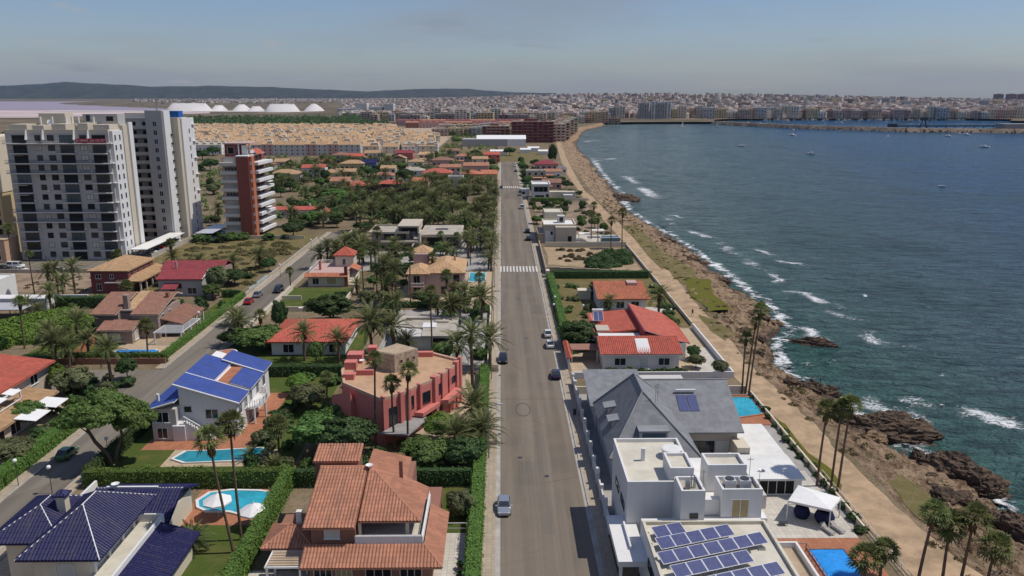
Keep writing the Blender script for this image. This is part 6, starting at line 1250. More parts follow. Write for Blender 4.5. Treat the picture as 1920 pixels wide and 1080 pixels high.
# ---------------------------------------------------------------- cars (local: nose at -Y)
plain('tyre', (.02, .02, .02), .9, .05); plain('rim', (.45, .45, .46), .35, .05, metal=.7); plain('light_glass', (.7, .7, .68), .2, .02); plain('tail_red', (.35, .01, .01), .3, .02)
glassy('car_glass', (.02, .024, .03), .05, .7)
def paint(name, c, metal=.3):
    if name in MATS: return MATS[name]
    m = plain(name, c, .3, .04, .5, metal); b = [n for n in m.node_tree.nodes if n.type == 'BSDF_PRINCIPLED'][0]; b.inputs['Coat Weight'].default_value = .6; b.inputs['Coat Roughness'].default_value = .05; return m
def loft(secs):
    """secs: list of (y, halfwidth, zlow, zhigh, tumble) cross sections"""
    m = MB(); V = []; n = 8
    for y, w, z0, z1, tb in secs:
        zm = z0+(z1-z0)*.45; V += [(-w*.88, y, z0), (-w, y, zm), (-w*tb-.0, y, z1-.04), (-w*tb+.08, y, z1), (w*tb-.08, y, z1), (w*tb, y, z1-.04), (w, y, zm), (w*.88, y, z0)]
    F = [(i*n+(k+1) % n, i*n+k, (i+1)*n+k, (i+1)*n+(k+1) % n) for i in range(len(secs)-1) for k in range(n)]+[tuple(range(n-1, -1, -1))[::-1], tuple(range((len(secs)-1)*n, len(secs)*n))[::-1]]
    return m.add(V, F)
CARM = {}
def car_meshes(kind):
    if kind in CARM: return CARM[kind]
    if kind == 'hatch': Ln, w, hb, hr = 3.95, .86, .92, 1.47; cab = [(-.95, .92, .70), (-.35, 1.40, .62), (1.1, 1.47, .62), (1.75, 1.0, .70)]; hood = .86
    elif kind == 'suv': Ln, w, hb, hr = 4.45, .92, 1.05, 1.7; cab = [(-1.05, 1.05, .76), (-.5, 1.6, .68), (1.4, 1.7, .68), (2.05, 1.15, .76)]; hood = 1.0
    elif kind == 'van': Ln, w, hb, hr = 4.9, .95, 1.1, 1.95; cab = [(-1.75, 1.08, .8), (-1.2, 1.85, .74), (2.2, 1.95, .76), (2.4, 1.15, .8)]; hood = 1.05
    else: Ln, w, hb, hr = 4.5, .89, .92, 1.44; cab = [(-.9, .92, .72), (-.25, 1.38, .62), (1.0, 1.44, .62), (1.75, .98, .70)]; hood = .86
    h = Ln/2; body = loft([(-h, w*.72, .32, .62, .9), (-h+.18, w*.93, .24, hood-.14, .9), (-h+.9, w, .22, hood, .9), (cab[0][0], w, .22, hb, .92), (0, w, .22, hb+.03, .93), (cab[-1][0], w, .22, hb+.02, .92), (h-.25, w*.96, .26, hb-.02, .9), (h, w*.82, .36, hb-.2, .9)])
    V = []
    for y, z, ww_ in cab: V += [(-ww_, y, z), (ww_, y, z)]
    top = [(-cab[1][2], cab[1][0], cab[1][1]), (cab[1][2], cab[1][0], cab[1][1]), (cab[2][2], cab[2][0], cab[2][1]), (-cab[2][2], cab[2][0], cab[2][1])]; bw_ = w*.9; z0 = hb-.02
    bot = [(-bw_, cab[0][0], z0), (bw_, cab[0][0], z0), (bw_, cab[3][0], z0), (-bw_, cab[3][0], z0)]
    cabin = MB().add(bot+top, [(4, 5, 6, 7), (0, 1, 5, 4), (1, 2, 6, 5), (2, 3, 7, 6), (3, 0, 4, 7)])
    def pane(q, d, a=.08, b_=.1):
        P_ = [Vector(p) for p in q]; c = sum(P_, Vector())/4; n = (P_[1]-P_[0]).cross(P_[3]-P_[0]).normalized(); n = n if n.dot(c-Vector((0, .3, .9))) > 0 else -n
        o = [c+(p-c)*(1-a) for p in P_]; return MB().add([tuple(p+n*d) for p in o], [(0, 1, 2, 3)])
    gl = [('windscreen', pane([bot[0], bot[1], top[1], top[0]], .012)), ('rear_window', pane([bot[2], bot[3], top[3], top[2]], .012))]
    for sgn, (i, j, k, l) in ((1, (1, 2, 6, 5)), (-1, (3, 0, 4, 7))):
        A_ = bot+top; q = [A_[i], A_[j], A_[k], A_[l]]
        for a0, a1 in ((.03, .48), (.52, .97)):
            lo0 = Vector(q[0]).lerp(Vector(q[1]), a0); lo1 = Vector(q[0]).lerp(Vector(q[1]), a1); hi1 = Vector(q[3]).lerp(Vector(q[2]), a1); hi0 = Vector(q[3]).lerp(Vector(q[2]), a0); gl.append(('side_window', pane([lo0, lo1, hi1, hi0], .012, .12)))
    CARM[kind] = dict(body=body, cabin=cabin, glass=[(n, mesh(n, m.V, m.F, MATS['car_glass'])) for n, m in gl], h=h, w=w, hb=hb)
    return CARM[kind]
wm = MB().tube([(-.1, 0, 0), (.1, 0, 0)], .31, 16); WHEEL = mesh('tyre', wm.V, wm.F, MATS['tyre'], smooth=False); wr = MB().tube([(-.108, 0, 0), (.108, 0, 0)], .2, 12); RIM = mesh('rim', wr.V, wr.F, MATS['rim'])
HL = mesh('headlight', *(lambda m: (m.V, m.F))(MB().box(-.17, .17, -.04, .04, -.07, .07)), MATS['light_glass']); TL = mesh('tail_light', *(lambda m: (m.V, m.F))(MB().box(-.13, .13, -.03, .03, -.11, .11)), MATS['tail_red'])
PM = {}
def car(kind, x, y, rot, col, label, group=None, detail=True):
    d = car_meshes(kind); T = thing('van' if kind == 'van' else 'car', label, 'van' if kind == 'van' else 'car', (x, y, .014), group); T.rotation_euler.z = rot
    for nm in ('body', 'cabin'):
        k = (kind, nm, col)
        if k not in PM: PM[k] = mesh(nm, d[nm].V, d[nm].F, MATS[col])
        o = bpy.data.objects.new(nm, PM[k]); link(o, T)
    for n, me_ in d['glass']: link(bpy.data.objects.new(n, me_), T)
    for sx_ in (-1, 1):
        for yy in (-d['h']+.8, d['h']-.85):
            o = bpy.data.objects.new('wheel', WHEEL); link(o, T); o.location = (sx_*(d['w']-.1), yy, .31); link(bpy.data.objects.new('rim', RIM), o)
        if detail:
            o = bpy.data.objects.new('headlight', HL); link(o, T); o.location = (sx_*d['w']*.66, -d['h']+.06, .62); o = bpy.data.objects.new('tail_light', TL); link(o, T); o.location = (sx_*d['w']*.72, d['h']-.05, .72)
            o = bpy.data.objects.new('mirror', HL); link(o, T); o.location = (sx_*(d['w']+.08), -.75, d['hb']+.05); o.scale = (.6, 1.2, .9)
    return T
paint('silver_paint', (.42, .44, .47), .6); paint('white_paint', (.72, .72, .70), 0); paint('dark_paint', (.018, .018, .022)); paint('navy_paint', (.02, .016, .06)); paint('green_paint', (.07, .17, .06)); paint('red_paint', (.45, .01, .015), .1); paint('grey_paint', (.12, .125, .13)); paint('blue_paint', (.03, .06, .18))
def gcar(kind, px, py, rot, col, label, **k): x, y = G(px, py); car(kind, x, y, rot, col, label, **k)
gcar('hatch', 945, 956, 0, 'silver_paint', 'silver hatchback driving towards the viewer beside the left kerb')
gcar('sedan', 943, 677, 0, 'dark_paint', 'black car parked at the left kerb by the alley')
gcar('hatch', 1042, 707, math.pi, 'navy_paint', 'dark purple-blue hatchback parked at the right kerb above the slate house')
gcar('hatch', 1031, 650, math.pi, 'white_paint', 'white car parked nearer of two beside the red gateway'); gcar('hatch', 1027, 630, math.pi, 'white_paint', 'white car parked behind another white car by the big round tree')
gcar('suv', 991, 450, math.pi, 'dark_paint', 'black off-roader parked at the tan gatehouse, nearer'); gcar('suv', 989, 436, math.pi, 'dark_paint', 'black off-roader parked at the tan gatehouse, farther')
gcar('van', 979, 391, math.pi, 'white_paint', 'white van parked at the right kerb of the far road')
gcar('sedan', 940, 353, 0, 'dark_paint', 'black car waiting at the farther crosswalk'); gcar('sedan', 976, 360, math.pi, 'grey_paint', 'dark grey car parked just beyond the farther crosswalk'); gcar('sedan', 967, 322, math.pi, 'dark_paint', 'small black car parked near the end of the road')
gcar('sedan', 966, 312, math.pi, 'white_paint', 'small white car parked at the very end of the road')
car('hatch', 10.0, 71.8, math.pi, 'white_paint', 'white car at the bottom edge parked in the villa shadow')
gcar('hatch', 127, 856, math.pi, 'green_paint', 'pale green hatchback parked in the side street')
gcar('hatch', 467, 569, math.pi, 'red_paint', 'bright red car parked in the side street'); gcar('hatch', 484, 556, math.pi, 'silver_paint', 'silver car parked beyond the red car'); gcar('suv', 522, 547, 0, 'dark_paint', 'black off-roader on the right side of the side street')
car('hatch', -63.9, 119.5, math.pi/2*0, 'white_paint', 'white car mostly hidden behind the umbrella pine')
for i, (px, py, c) in enumerate([(30, 502, 'white_paint'), (40, 509, 'white_paint'), (8, 506, 'dark_paint'), (112, 510, 'white_paint'), (185, 509, 'silver_paint')]): gcar(['van', 'hatch', 'sedan', 'sedan', 'hatch'][i], px, py, math.pi/2, c, ['white van in the tower forecourt behind the pale wall', 'white hatchback nearest the wall in the tower forecourt', 'black car at the left edge of the tower forecourt', 'white car between palms in the tower forecourt', 'silver car at the right of the tower forecourt'][i])
cc = ['white_paint', 'grey_paint', 'dark_paint', 'silver_paint', 'red_paint', 'blue_paint']
for i in range(9): car('hatch', -112.4, 248+i*3.3, math.pi/2, cc[(i*5+2) % 6], ['%s car under the long white carport' % cc[(i*5+2) % 6].split('_')[0]][0], group='cars under the long white carport', detail=False)
for i in range(6): car('sedan', -103.4, 278+i*3, math.pi/2, cc[(i*5) % 6], '%s car under the grey carport' % cc[(i*5) % 6].split('_')[0], group='cars under the grey carport', detail=False)
# ---------------------------------------------------------------- street lamps
def street_lamp(x, y, label, arm=1, h=7.5):
    T = thing('street_lamp', label, 'street lamp', (x, y, .1)); part(T, 'pole', MB().tube([(x, y, .1), (x, y, h), (x+arm*.5, y, h+.5), (x+arm*1.5, y, h+.7)], [.09, .06, .05, .04], 6), W['steel']); part(T, 'lamp_head', MB().box(x+arm*1.3, x+arm*2.0, y-.13, y+.13, h+.62, h+.76), W['panel_frame'])
for i, y_ in enumerate((104, 136, 170, 206, 250, 300, 360)): street_lamp(-1.9, y_, ['curved street lamp on the left pavement near the bamboo clump', 'curved street lamp at the alley mouth', 'street lamp on the left pavement before the date palms', 'street lamp level with the pink villa', 'street lamp beyond the first crosswalk', 'street lamp by the palm grove wall', 'farthest street lamp on the left pavement'][i])
def globe_lamp(x, y, label, h=3.4, group=None):
    T = thing('globe_lamp', label, 'street lamp', (x, y, 0), group); part(T, 'post', MB().tube([(x, y, 0), (x, y, h)], [.06, .045], 6), W['dark_metal']); part(T, 'globe', MB().lathe([(.05, 0), (.22, .08), (.29, .27), (.22, .46), (.05, .54)], 10, (x, y, h)), W['globe_white'], smooth=True)
for px, py, lb in ((35, 912, 'globe lamp on the left verge below the green car'), (98, 925, 'globe lamp in the pine shadow beside the navy roof'), (205, 868, 'twin white globe lamp at the foot of the pine'), (375, 616, 'globe lamp post by the white pergola'), (526, 520, 'globe lamp at the far bend of the side street'), (584, 470, 'globe lamp by the scrub field')): globe_lamp(*G(px, py), lb)
for i, (px, py) in enumerate(((1038, 590), (1040, 575), (1093, 592), (1222, 552), (1257, 600))): globe_lamp(*G(px, py), ['white globe lamp in the road hedge, nearer', 'white globe lamp in the road hedge, farther', 'white globe lamp in the bungalow front garden', 'white globe lamp at the corner of the stepped wall', 'white globe lamp in the sea garden behind the palm'][i], 2.2)
for i in range(5): globe_lamp(-200+i*22, 646, 'slender lamp mast in the far football field', 9, 'lamp masts of the far field')
# bins on the pavement, scooter
for i, (x_, y_, lb) in enumerate(((11.6, 119.5, 'small dark bin against the white boundary wall'), (11.5, 224.5, 'dark litter bin at the right end of the crosswalk'))): solo('litter_bin', MB().lathe([(.22, 0), (.28, .75), (.3, .8), (.2, .95)], 10, (x_, y_, .13)), W['dark_metal'], lb, 'litter bin')
def manhole(x, y, lb): solo('manhole_cover', MB().lathe([(.34, 0), (.34, .012)], 14, (x, y, .012)), W['dark_metal'], lb, 'manhole cover')
for i, (px, py, lb) in enumerate(((1025, 893, 'manhole cover right of the silver car'), (975, 858, 'small manhole cover in the middle of the road'), (988, 634, 'manhole cover beside the white cars'), (952, 655, 'manhole cover near the left kerb'), (972, 560, 'manhole cover before the crosswalk'))): x_, y_ = G(px, py); manhole(x_, y_, lb)
# ---------------------------------------------------------------- people
def person_mat(name, skin, shirt, legs, hair):
    m, nt, b, o = newmat(name); t = NT(nt); z = t.n('ShaderNodeSeparateXYZ', {0: t.n('ShaderNodeTexCoord').outputs['Object']}).outputs[2]
    def st(a): return t.math('GREATER_THAN', z, a)
    c = t.mix(st(.5), skin, legs); c = t.mix(st(.98), c, shirt); c = t.mix(st(1.46), c, skin); c = t.mix(st(1.66), c, hair); t.set(b.inputs['Base Color'], c); b.inputs['Roughness'].default_value = .8; return m
def person(x, y, z, rot, mat, label, pose='walk'):
    J = {'pel': (0, 0, .95), 'chest': (0, -.02, 1.25), 'neck': (0, -.02, 1.48), 'head': (0, -.05, 1.66)}
    if pose == 'walk': J.update(kl=(.1, -.18, .52), fl=(.1, -.12, .08), tl=(.1, -.28, .04), kr=(-.1, .06, .5), fr=(-.1, .34, .14), tr=(-.1, .22, .05), el=(.24, .16, 1.18), hl=(.25, .02, 1.0), er=(-.24, -.1, 1.18), hr=(-.22, -.3, 1.12))
    else: J.update(kl=(.12, -.05, .5), fl=(.14, 0, .07), tl=(.15, -.18, .04), kr=(-.12, .0, .5), fr=(-.14, .04, .07), tr=(-.15, -.14, .04), el=(.24, -.06, 1.16), hl=(.12, -.34, 1.2), er=(-.24, -.04, 1.16), hr=(-.08, -.32, 1.12))
    J.update(sl=(.19, -.02, 1.42), sr=(-.19, -.02, 1.42), lh=(.1, 0, .9), rh=(-.1, 0, .9), crown=(0, -.04, 1.76))
    ks = list(J); ix = {k: i for i, k in enumerate(ks)}; E = [('pel', 'chest'), ('chest', 'neck'), ('neck', 'head'), ('head', 'crown'), ('neck', 'sl'), ('neck', 'sr'), ('sl', 'el'), ('el', 'hl'), ('sr', 'er'), ('er', 'hr'), ('pel', 'lh'), ('pel', 'rh'), ('lh', 'kl'), ('kl', 'fl'), ('fl', 'tl'), ('rh', 'kr'), ('kr', 'fr'), ('fr', 'tr')]
    me = bpy.data.meshes.new('person'); me.from_pydata([J[k] for k in ks], [(ix[a], ix[b_]) for a, b_ in E], []); o = bpy.data.objects.new('person', me); link(o); md = o.modifiers.new('skin', 'SKIN')
    rad = dict(pel=.15, chest=.155, neck=.065, head=.1, crown=.07, sl=.07, sr=.07, el=.048, er=.048, hl=.04, hr=.04, lh=.1, rh=.1, kl=.062, kr=.062, fl=.045, fr=.045, tl=.035, tr=.035)
    for k, i in ix.items(): me.skin_vertices[0].data[i].radius = (rad[k], rad[k])
    me.skin_vertices[0].data[0].use_root = True; s = o.modifiers.new('sub', 'SUBSURF'); s.levels = 1; s.render_levels = 1
    me.materials.append(mat); o.location = (x, y, z); o.rotation_euler.z = rot; return tag(o, label, 'person')
pa = person_mat('clothes_a', (.35, .2, .14), (.03, .03, .035), (.02, .02, .03), (.03, .02, .015)); pb = person_mat('clothes_b', (.35, .2, .14), (.45, .45, .45), (.05, .06, .12), (.05, .03, .02)); pc = person_mat('clothes_c', (.38, .22, .15), (.08, .12, .3), (.1, .09, .08), (.05, .03, .02))
x_, y_ = G(1298, 593); person(x_, y_, .07, .1, pa, 'person in dark clothes walking on the coastal path'); x_, y_ = G(1325, 588); person(x_, y_, .06, 2.6, pc, 'person in blue by the rocks beyond the path'); x_, y_ = G(1224, 472); person(x_, y_, .06, 0, pb, 'small far person in pale top on the coastal path')
x_, y_ = G(1524, 722, -2.2); person(x_, y_, -2.15, -1.2, pb, 'angler in a pale top standing on the dark rocks', 'stand'); x_, y_ = G(1538, 722, -2.2); person(x_, y_, -2.15, -1.9, pc, 'angler in blue on the outer edge of the dark rocks', 'stand')
# ---------------------------------------------------------------- rock outcrops in the surf
def outcrop(cx, cy_, a, b_, h, rot, mat, label, z0=SEA_Z-1.2, seed=0, lay=.5):
    bm = bmesh.new(); bmesh.ops.create_icosphere(bm, subdivisions=6 if a > 3 else 4, radius=1)
    for v in bm.verts:
        c = v.co.copy(); n1 = noise.fractal(Vector((c.x*1.3+seed, c.y*1.3, c.z*1.3)), 1., 2., 5); r_ = 1-abs(noise.fractal(Vector((c.x*2.6, c.y*2.6+seed, c.z*4)), .8, 2.2, 5))*1.2
        f3 = noise.fractal(Vector((c.x*7+seed, c.y*7, c.z*9)), .7, 2.2, 4); s = 1+.34*n1+.2*r_+.07*f3; z = max(-.25, c.z); z = z*s; z = z*(1-lay)+lay*math.floor(z*7)/7; v.co = Vector((c.x*s*a, c.y*s*b_, z*h+(h*.35 if c.z > 0 else 0)*0))
    me = bpy.data.meshes.new('rock_outcrop'); bm.to_mesh(me); bm.free(); me.materials.append(mat); o = bpy.data.objects.new('rock_outcrop', me); link(o); o.location = (cx, cy_, z0); o.rotation_euler.z = rot; return tag(o, label, 'rock')
def gout(px, py, *a, **k): x, y = G(px, py, SEA_Z+.5); outcrop(x, y, *a, **k)
gout(1652, 805, 8.6, 4.6, 3.6, -.35, M_WET, 'big dark rock outcrop jutting into the surf', seed=3); gout(1722, 797, 2.2, 1.6, 2.2, .2, M_WET, 'small dark rock just off the big outcrop', seed=8)
gout(1792, 895, 6.4, 4.2, 3.8, -.7, M_WET, 'dark brown layered outcrop lower right', seed=13); gout(1905, 992, 4.2, 4, 3.2, .3, M_WET, 'dark rock at the bottom right edge of the sea', seed=21); gout(1520, 640, 5.2, 1.6, 2.2, -.55, M_WET, 'narrow dark reef pointing into the sea', seed=31); gout(1530, 735, 4.8, 2.8, 3.2, -.5, M_WET, 'flat brown rock where two anglers stand', seed=41); gout(1170, 372, 6, 9, 3.4, .3, M_WET, 'far dark rocky point with breaking waves', seed=51); gout(1840, 915, 3.4, 3.0, 3, -.2, M_WET, 'steep dark rock behind the layered outcrop', seed=61)
for i in range(90):
    Y_ = 62+random.random()**1.4*240; X_ = lerp_tab(WATER, Y_)-random.uniform(-1.5, 9); s_ = (X_-lerp_tab(LAND, Y_))/(lerp_tab(WATER, Y_)-lerp_tab(LAND, Y_))
    if s_ < .25: continue
    if i == 0: ROCKM = None
    if i < 5:
        o = outcrop(X_, Y_, .8, .6, .6, random.random()*3, M_ROCK if i % 2 else M_WET, 'loose boulder lying on the rocky shore', z0=shore_z(X_, Y_, min(s_, 1.1))+.05, seed=70+i*3, lay=.3); o['group'] = 'boulders on the shore'; o.name = 'boulder'
        ROCKM = (ROCKM or [])+[o]
    else:
        o = ROCKM[i % len(ROCKM)].copy(); COL.objects.link(o); o.location = (X_, Y_, shore_z(X_, Y_, min(s_, 1.1))); k_ = random.uniform(.6, 2.2); o.scale = (k_, k_*random.uniform(.7, 1.3), k_*random.uniform(.6, 1)); o.rotation_euler.z = random.random()*6
# ---------------------------------------------------------------- hedges
hedge(-28.7, -27.3, 60, 97, 2.5, 'tall clipped hedge dividing the pool lawn from the terracotta villa'); hedge(-54.4, -28.8, 95.7, 97.1, 2.4, 'long dark hedge behind the navy-roofed house')
hedge(-27.2, -4.1, 95.8, 96.9, 2.3, 'hedge behind the terracotta villa garden', 'leaf_dark'); hedge(-3.9, -2.45, 60, 139, 2.0, 'long narrow hedge along the left pavement of the main road')
hedge(-66.9, -65.0, 60, 126.5, 1.9, 'wide hedge along the left verge behind the green car'); hedge(-55.2, -54.2, 97.2, 126, 2.2, 'hedge beside the blue-roofed house along the street', 'leaf_dark')
hedge(-84, -64.1, 145.8, 147, 2.0, 'street-corner hedge in front of the small pool'); hedge(-65.9, -64.9, 147.2, 197, 1.5, 'bright hedge along the side street by the pergola', 'hedge_green'); hedge(-70.6, -66.1, 196.6, 197.8, 1.8, 'short hedge closing the lawn of the brown-tiled villa', 'leaf_dark'); hedge(-107, -90, 186.6, 188.2, 2.6, 'dark hedge behind the brown-tiled villa', 'leaf_dark')
hedge(-104.5, -84.5, 142.6, 144.4, 2.0, 'dark hedge along the cross street at left', 'leaf_dark'); hedge(-55.0, -29, 138.0, 139.6, 2.0, 'dark hedge along the alley', 'leaf_dark'); hedge(-27, -8, 137.6, 139.2, 1.8, 'hedge between the alley and the coral house', 'leaf_mid')
hedge(12.6, 14.2, 150, 216, 1.8, 'green hedge along the right pavement of the main road', 'leaf_mid'); hedge(14, 41, 216.8, 218.4, 2.0, 'hedge under the stepped stone wall', 'leaf_dark'); hedge(-38, -26, 226.6, 228, 2.0, 'dark hedge below the cream modern house', 'leaf_dark'); hedge(14, 30, 379.6, 382, 1.8, 'green hedge in front of the white boxy house', 'leaf_mid'); hedge(-26, -9, 186, 187.2, 1.4, 'low hedge before the pink villa', 'leaf_dark')
# big unclipped hedge on the left
shaggy([(-103+i*1.6+random.uniform(-1, 1), 160+i*1.75+random.uniform(-1.5, 1.5), 3.0, 3.4) for i in range(7)]+[(-107+i*1.5, 166+i*2, 3, 3.2) for i in range(6)]+[(-98+i*1.4, 160+i*2, 2.6, 2.8) for i in range(6)]+[(-110, 161, 3, 3), (-106, 157, 3, 2.8), (-102, 156, 2.6, 2.6)], 1, 1, 420, 'leaf_bright', 'big bright green unclipped hedge bank at left', 'hedge_bank', .26)
hedge(-95.5, -90.5, 158, 172, 1.6, 'smooth bright green hedge sloping beside the brown-tiled villa', 'leaf_bright', rough=.1)
# ---------------------------------------------------------------- palms: (kind, foot px, crown row, size, label)
def gp(kind, px, py, yt, s, label, lean=None, dx=0):
    x, y = G(px, py); h = height_at(x, y, yt); palm(kind, x, y, max(h, 1.2), label, s=s, lean=lean)
for a in [
 ('f', 438, 1036, 822, 1.55, 'leaning fan palm with pale crown left of two by the curved pool', -6), ('f', 452, 1012, 793, 1.45, 'straight fan palm right of two by the curved pool', 0),
 ('f', 706, 842, 672, 1.15, 'leftmost of three slim fan palms before the coral-red house', 1), ('f', 740, 842, 716, 1.2, 'middle and shortest of three slim fan palms before the coral-red house', 0), ('f', 764, 846, 695, 1.3, 'rightmost of three slim fan palms before the coral-red house', 2.5),
 ('f', 525, 862, 800, 1.5, 'bushy fan palm beside the blue-roofed house pool', 0), ('f', 617, 780, 706, 1.0, 'grey-green palm in the garden left of the coral-red house', 0),
 ('d', 697, 668, 602, 1.25, 'huge date palm with wide drooping crown behind the coral-red house', 0), ('d', 738, 664, 612, 1.1, 'large date palm overlapping the huge one', 0), ('d', 762, 668, 640, .8, 'low date palm by the derelict concrete roof', 0),
 ('d', 846, 620, 572, 1.0, 'date palm leaning over the derelict concrete roof', 0), ('d', 903, 600, 558, 1.1, 'dense date palm at the corner by the road', 0), ('d', 858, 690, 645, 1.05, 'date palm right behind the coral-red house', 0), ('d', 885, 728, 625, 1.0, 'tall date palm beside the alley mouth', 0), ('d', 918, 692, 635, 1.05, 'date palm overhanging the pavement at the alley', 0),
 ('d', 572, 676, 624, .8, 'dark date palm left in front of the red-tiled bungalow', 0), ('d', 635, 680, 636, .85, 'dark date palm right in front of the red-tiled bungalow', 0),
 ('f', 771, 575, 472, 1.25, 'tall fan palm against the wing of the pink villa', 0), ('f', 811, 665, 545, 1.25, 'very tall slim fan palm with ragged dark crown before the pink villa', 0), ('f', 812, 540, 482, 1.3, 'fan palm in front of the tan roof', 0), ('f', 708, 565, 505, 1.2, 'short fan palm left of the pink villa', 0), ('f', 682, 548, 474, 1.3, 'fan palm behind the turret house', 0),
 ('d', 722, 565, 496, .95, 'date palm left in the cluster before the cream modern house', 0), ('d', 742, 568, 505, .9, 'date palm right in the cluster before the cream modern house', 0), ('f', 546, 545, 508, 1.1, 'small palm at the corner of the side street', 0),
 ('d', 107, 690, 640, .95, 'fan-leaved palm left of two behind the street corner', 0), ('d', 131, 690, 650, .75, 'shorter palm right of two behind the street corner', 0), ('d', 211, 722, 652, .85, 'palm with pale trunk at the street corner', 0),
 ('d', 95, 560, 508, .8, 'leftmost of three palms by the sandy lot', 0), ('d', 110, 558, 504, .85, 'middle of three palms by the sandy lot', 0), ('d', 143, 558, 500, .85, 'rightmost of three palms by the sandy lot', 0), ('f', 66, 560, 476, 1.0, 'tall dark palm trunk at the sandy lot edge', 0), ('f', 208, 482, 443, 1.3, 'palm in front of the grey tower', 0), ('f', 24, 500, 428, 1.5, 'palm before the yellow block at left', 0), ('f', 296, 446, 398, 1.6, 'palm beside the cream slab tower', 0),
 ('d', 487, 505, 478, .9, 'palm standing alone in the scrub field', 0), ('d', 1235, 598, 552, .95, 'palm beside the orange-roofed bungalow', 0), ('d', 1141, 590, 566, .7, 'small palm before the orange-roofed bungalow', 0), ('d', 1110, 556, 545, .6, 'low palm at the left end of the orange roof', 0),
 ('f', 1166, 466, 398, 1.5, 'tallest fan palm on the landward edge of the path', 0), ('f', 1145, 466, 413, 1.4, 'fan palm beside the glass pavilion', 0), ('f', 1109, 448, 408, 1.3, 'left fan palm of the group by the white canopies', 0), ('f', 1121, 453, 407, 1.3, 'right fan palm of the group by the white canopies', 0), ('f', 1113, 420, 385, 1.4, 'far fan palm beside the path', 0),
 ('f', 1404, 742, 580, 1.25, 'tallest of three leaning seaside palms by the blue pool', 4), ('f', 1397, 738, 604, 1.0, 'middle of three seaside palms by the blue pool', 5), ('f', 1390, 738, 634, 1.1, 'shortest of three seaside palms by the blue pool', 1.5),
 ('f', 1532, 912, 768, 1.35, 'left of three shore palms by the gazebo', 1.5), ('f', 1556, 922, 766, 1.3, 'middle of three shore palms by the gazebo', 2.5), ('f', 1568, 926, 760, 1.35, 'right of three shore palms by the gazebo', 3.5),
 ('f', 1720, 1098, 960, 1.3, 'leftmost of the four path palms at bottom right', 5), ('f', 1764, 1100, 985, 1.5, 'second of the four path palms at bottom right', 2), ('f', 1796, 1104, 970, 1.4, 'third leaning path palm at bottom right', 6), ('f', 1848, 1110, 1022, 1.4, 'rightmost path palm at bottom right', 2)]:
    gp(*a)
x, y = G(1615, 1092); palm('f', x, y, 3.0, 'low green palm beside the deep blue pool', s=1.5); x, y = G(1650, 1085); palm('f', x, y, 3.4, 'dark palm behind the seafront fence near the pool', s=1.3)
for i, (px, py) in enumerate(((880, 838), (905, 830), (855, 850), (888, 800))): x, y = G(px, py); palm('d', x, y, 1.8+.5*i, ['clumped palm in the front of the roadside garden', 'clumped palm nearest the hedge in the roadside garden', 'clumped palm behind the terracotta villa', 'clumped palm beside the coral-red house'][i], s=.85+.08*i)
for i, (px, py) in enumerate(((500, 868), (515, 880), (470, 862))): x, y = G(px, py); palm('d', x, y, .6, ['agave-like low palm at the pool corner', 'low spiky palm by the pool hedge', 'small spiky plant at the pool edge'][i], s=.5)
x, y = G(365, 1030); palm('d', x, y, 1.5, 'silvery low palm on the lawn beside the navy roof', s=.6)
x, y = G(55, 590); palm('d', x, y, 2.5, 'banana-like low palm behind the bright hedge bank', s=.8); x, y = G(75, 600); palm('d', x, y, 2.2, 'second low palm behind the bright hedge bank', s=.7)
x, y = G(440, 610); palm('d', x, y, 2.0, 'spreading low palm by the side street', s=.9)
# ---------------------------------------------------------------- trees
T = thing('umbrella_pine', 'umbrella pine with bent trunks shading the side street', 'tree', (-53.6, 101.5, 0))
part(T, 'trunk', MB().tube([(-53.0, 101.2, 0), (-53.8, 101.4, 2.2), (-55.6, 102, 3.8), (-56.4, 102, 5.6), (-55.8, 102.2, 7.6)], [.34, .28, .24, .2, .12], 8).tube([(-53.0, 101.2, .2), (-52.6, 101.6, 2.6), (-51.8, 102, 4.6), (-52.4, 102.4, 6.8)], [.3, .24, .2, .1], 8).tube([(-56.2, 102, 5), (-58, 101.8, 6.6), (-58.6, 102, 7.8)], [.16, .12, .06], 6).tube([(-51.9, 102, 4.4), (-50.2, 102.6, 6), (-49.6, 102.8, 7)], [.14, .1, .05], 6), W['bark'], smooth=True)
pc_ = [crown_mesh('crown', 300+i, MATS['pine_green'], clumps=90, per=120, rz=.6, size=.07, flat_bottom=-.3, shell=.35) for i in range(2)]
for i, (x_, y_, z_, r_) in enumerate(((-57.4, 103.0, 7.6, 2.6), (-55, 104.2, 8.7, 2.9), (-52.8, 102.8, 8.1, 2.6), (-50.4, 102.8, 6.7, 2.4), (-54.6, 101.2, 7.6, 2.4), (-58.8, 102, 6.9, 1.8), (-51.6, 104.5, 7.4, 2.3))):
    o = bpy.data.objects.new('crown', pc_[i % 2]); link(o, T); o.location = (x_+53.6, y_-101.5, z_); o.scale = (r_*1.15, r_*1.15, r_*1.0); o.rotation_euler.z = i*1.3
def gt(px, py, h, r, mat, label, name='broadleaf_tree', **k): x, y = G(px, py); tree(x, y, h, r, mat, label, name=name, **k)
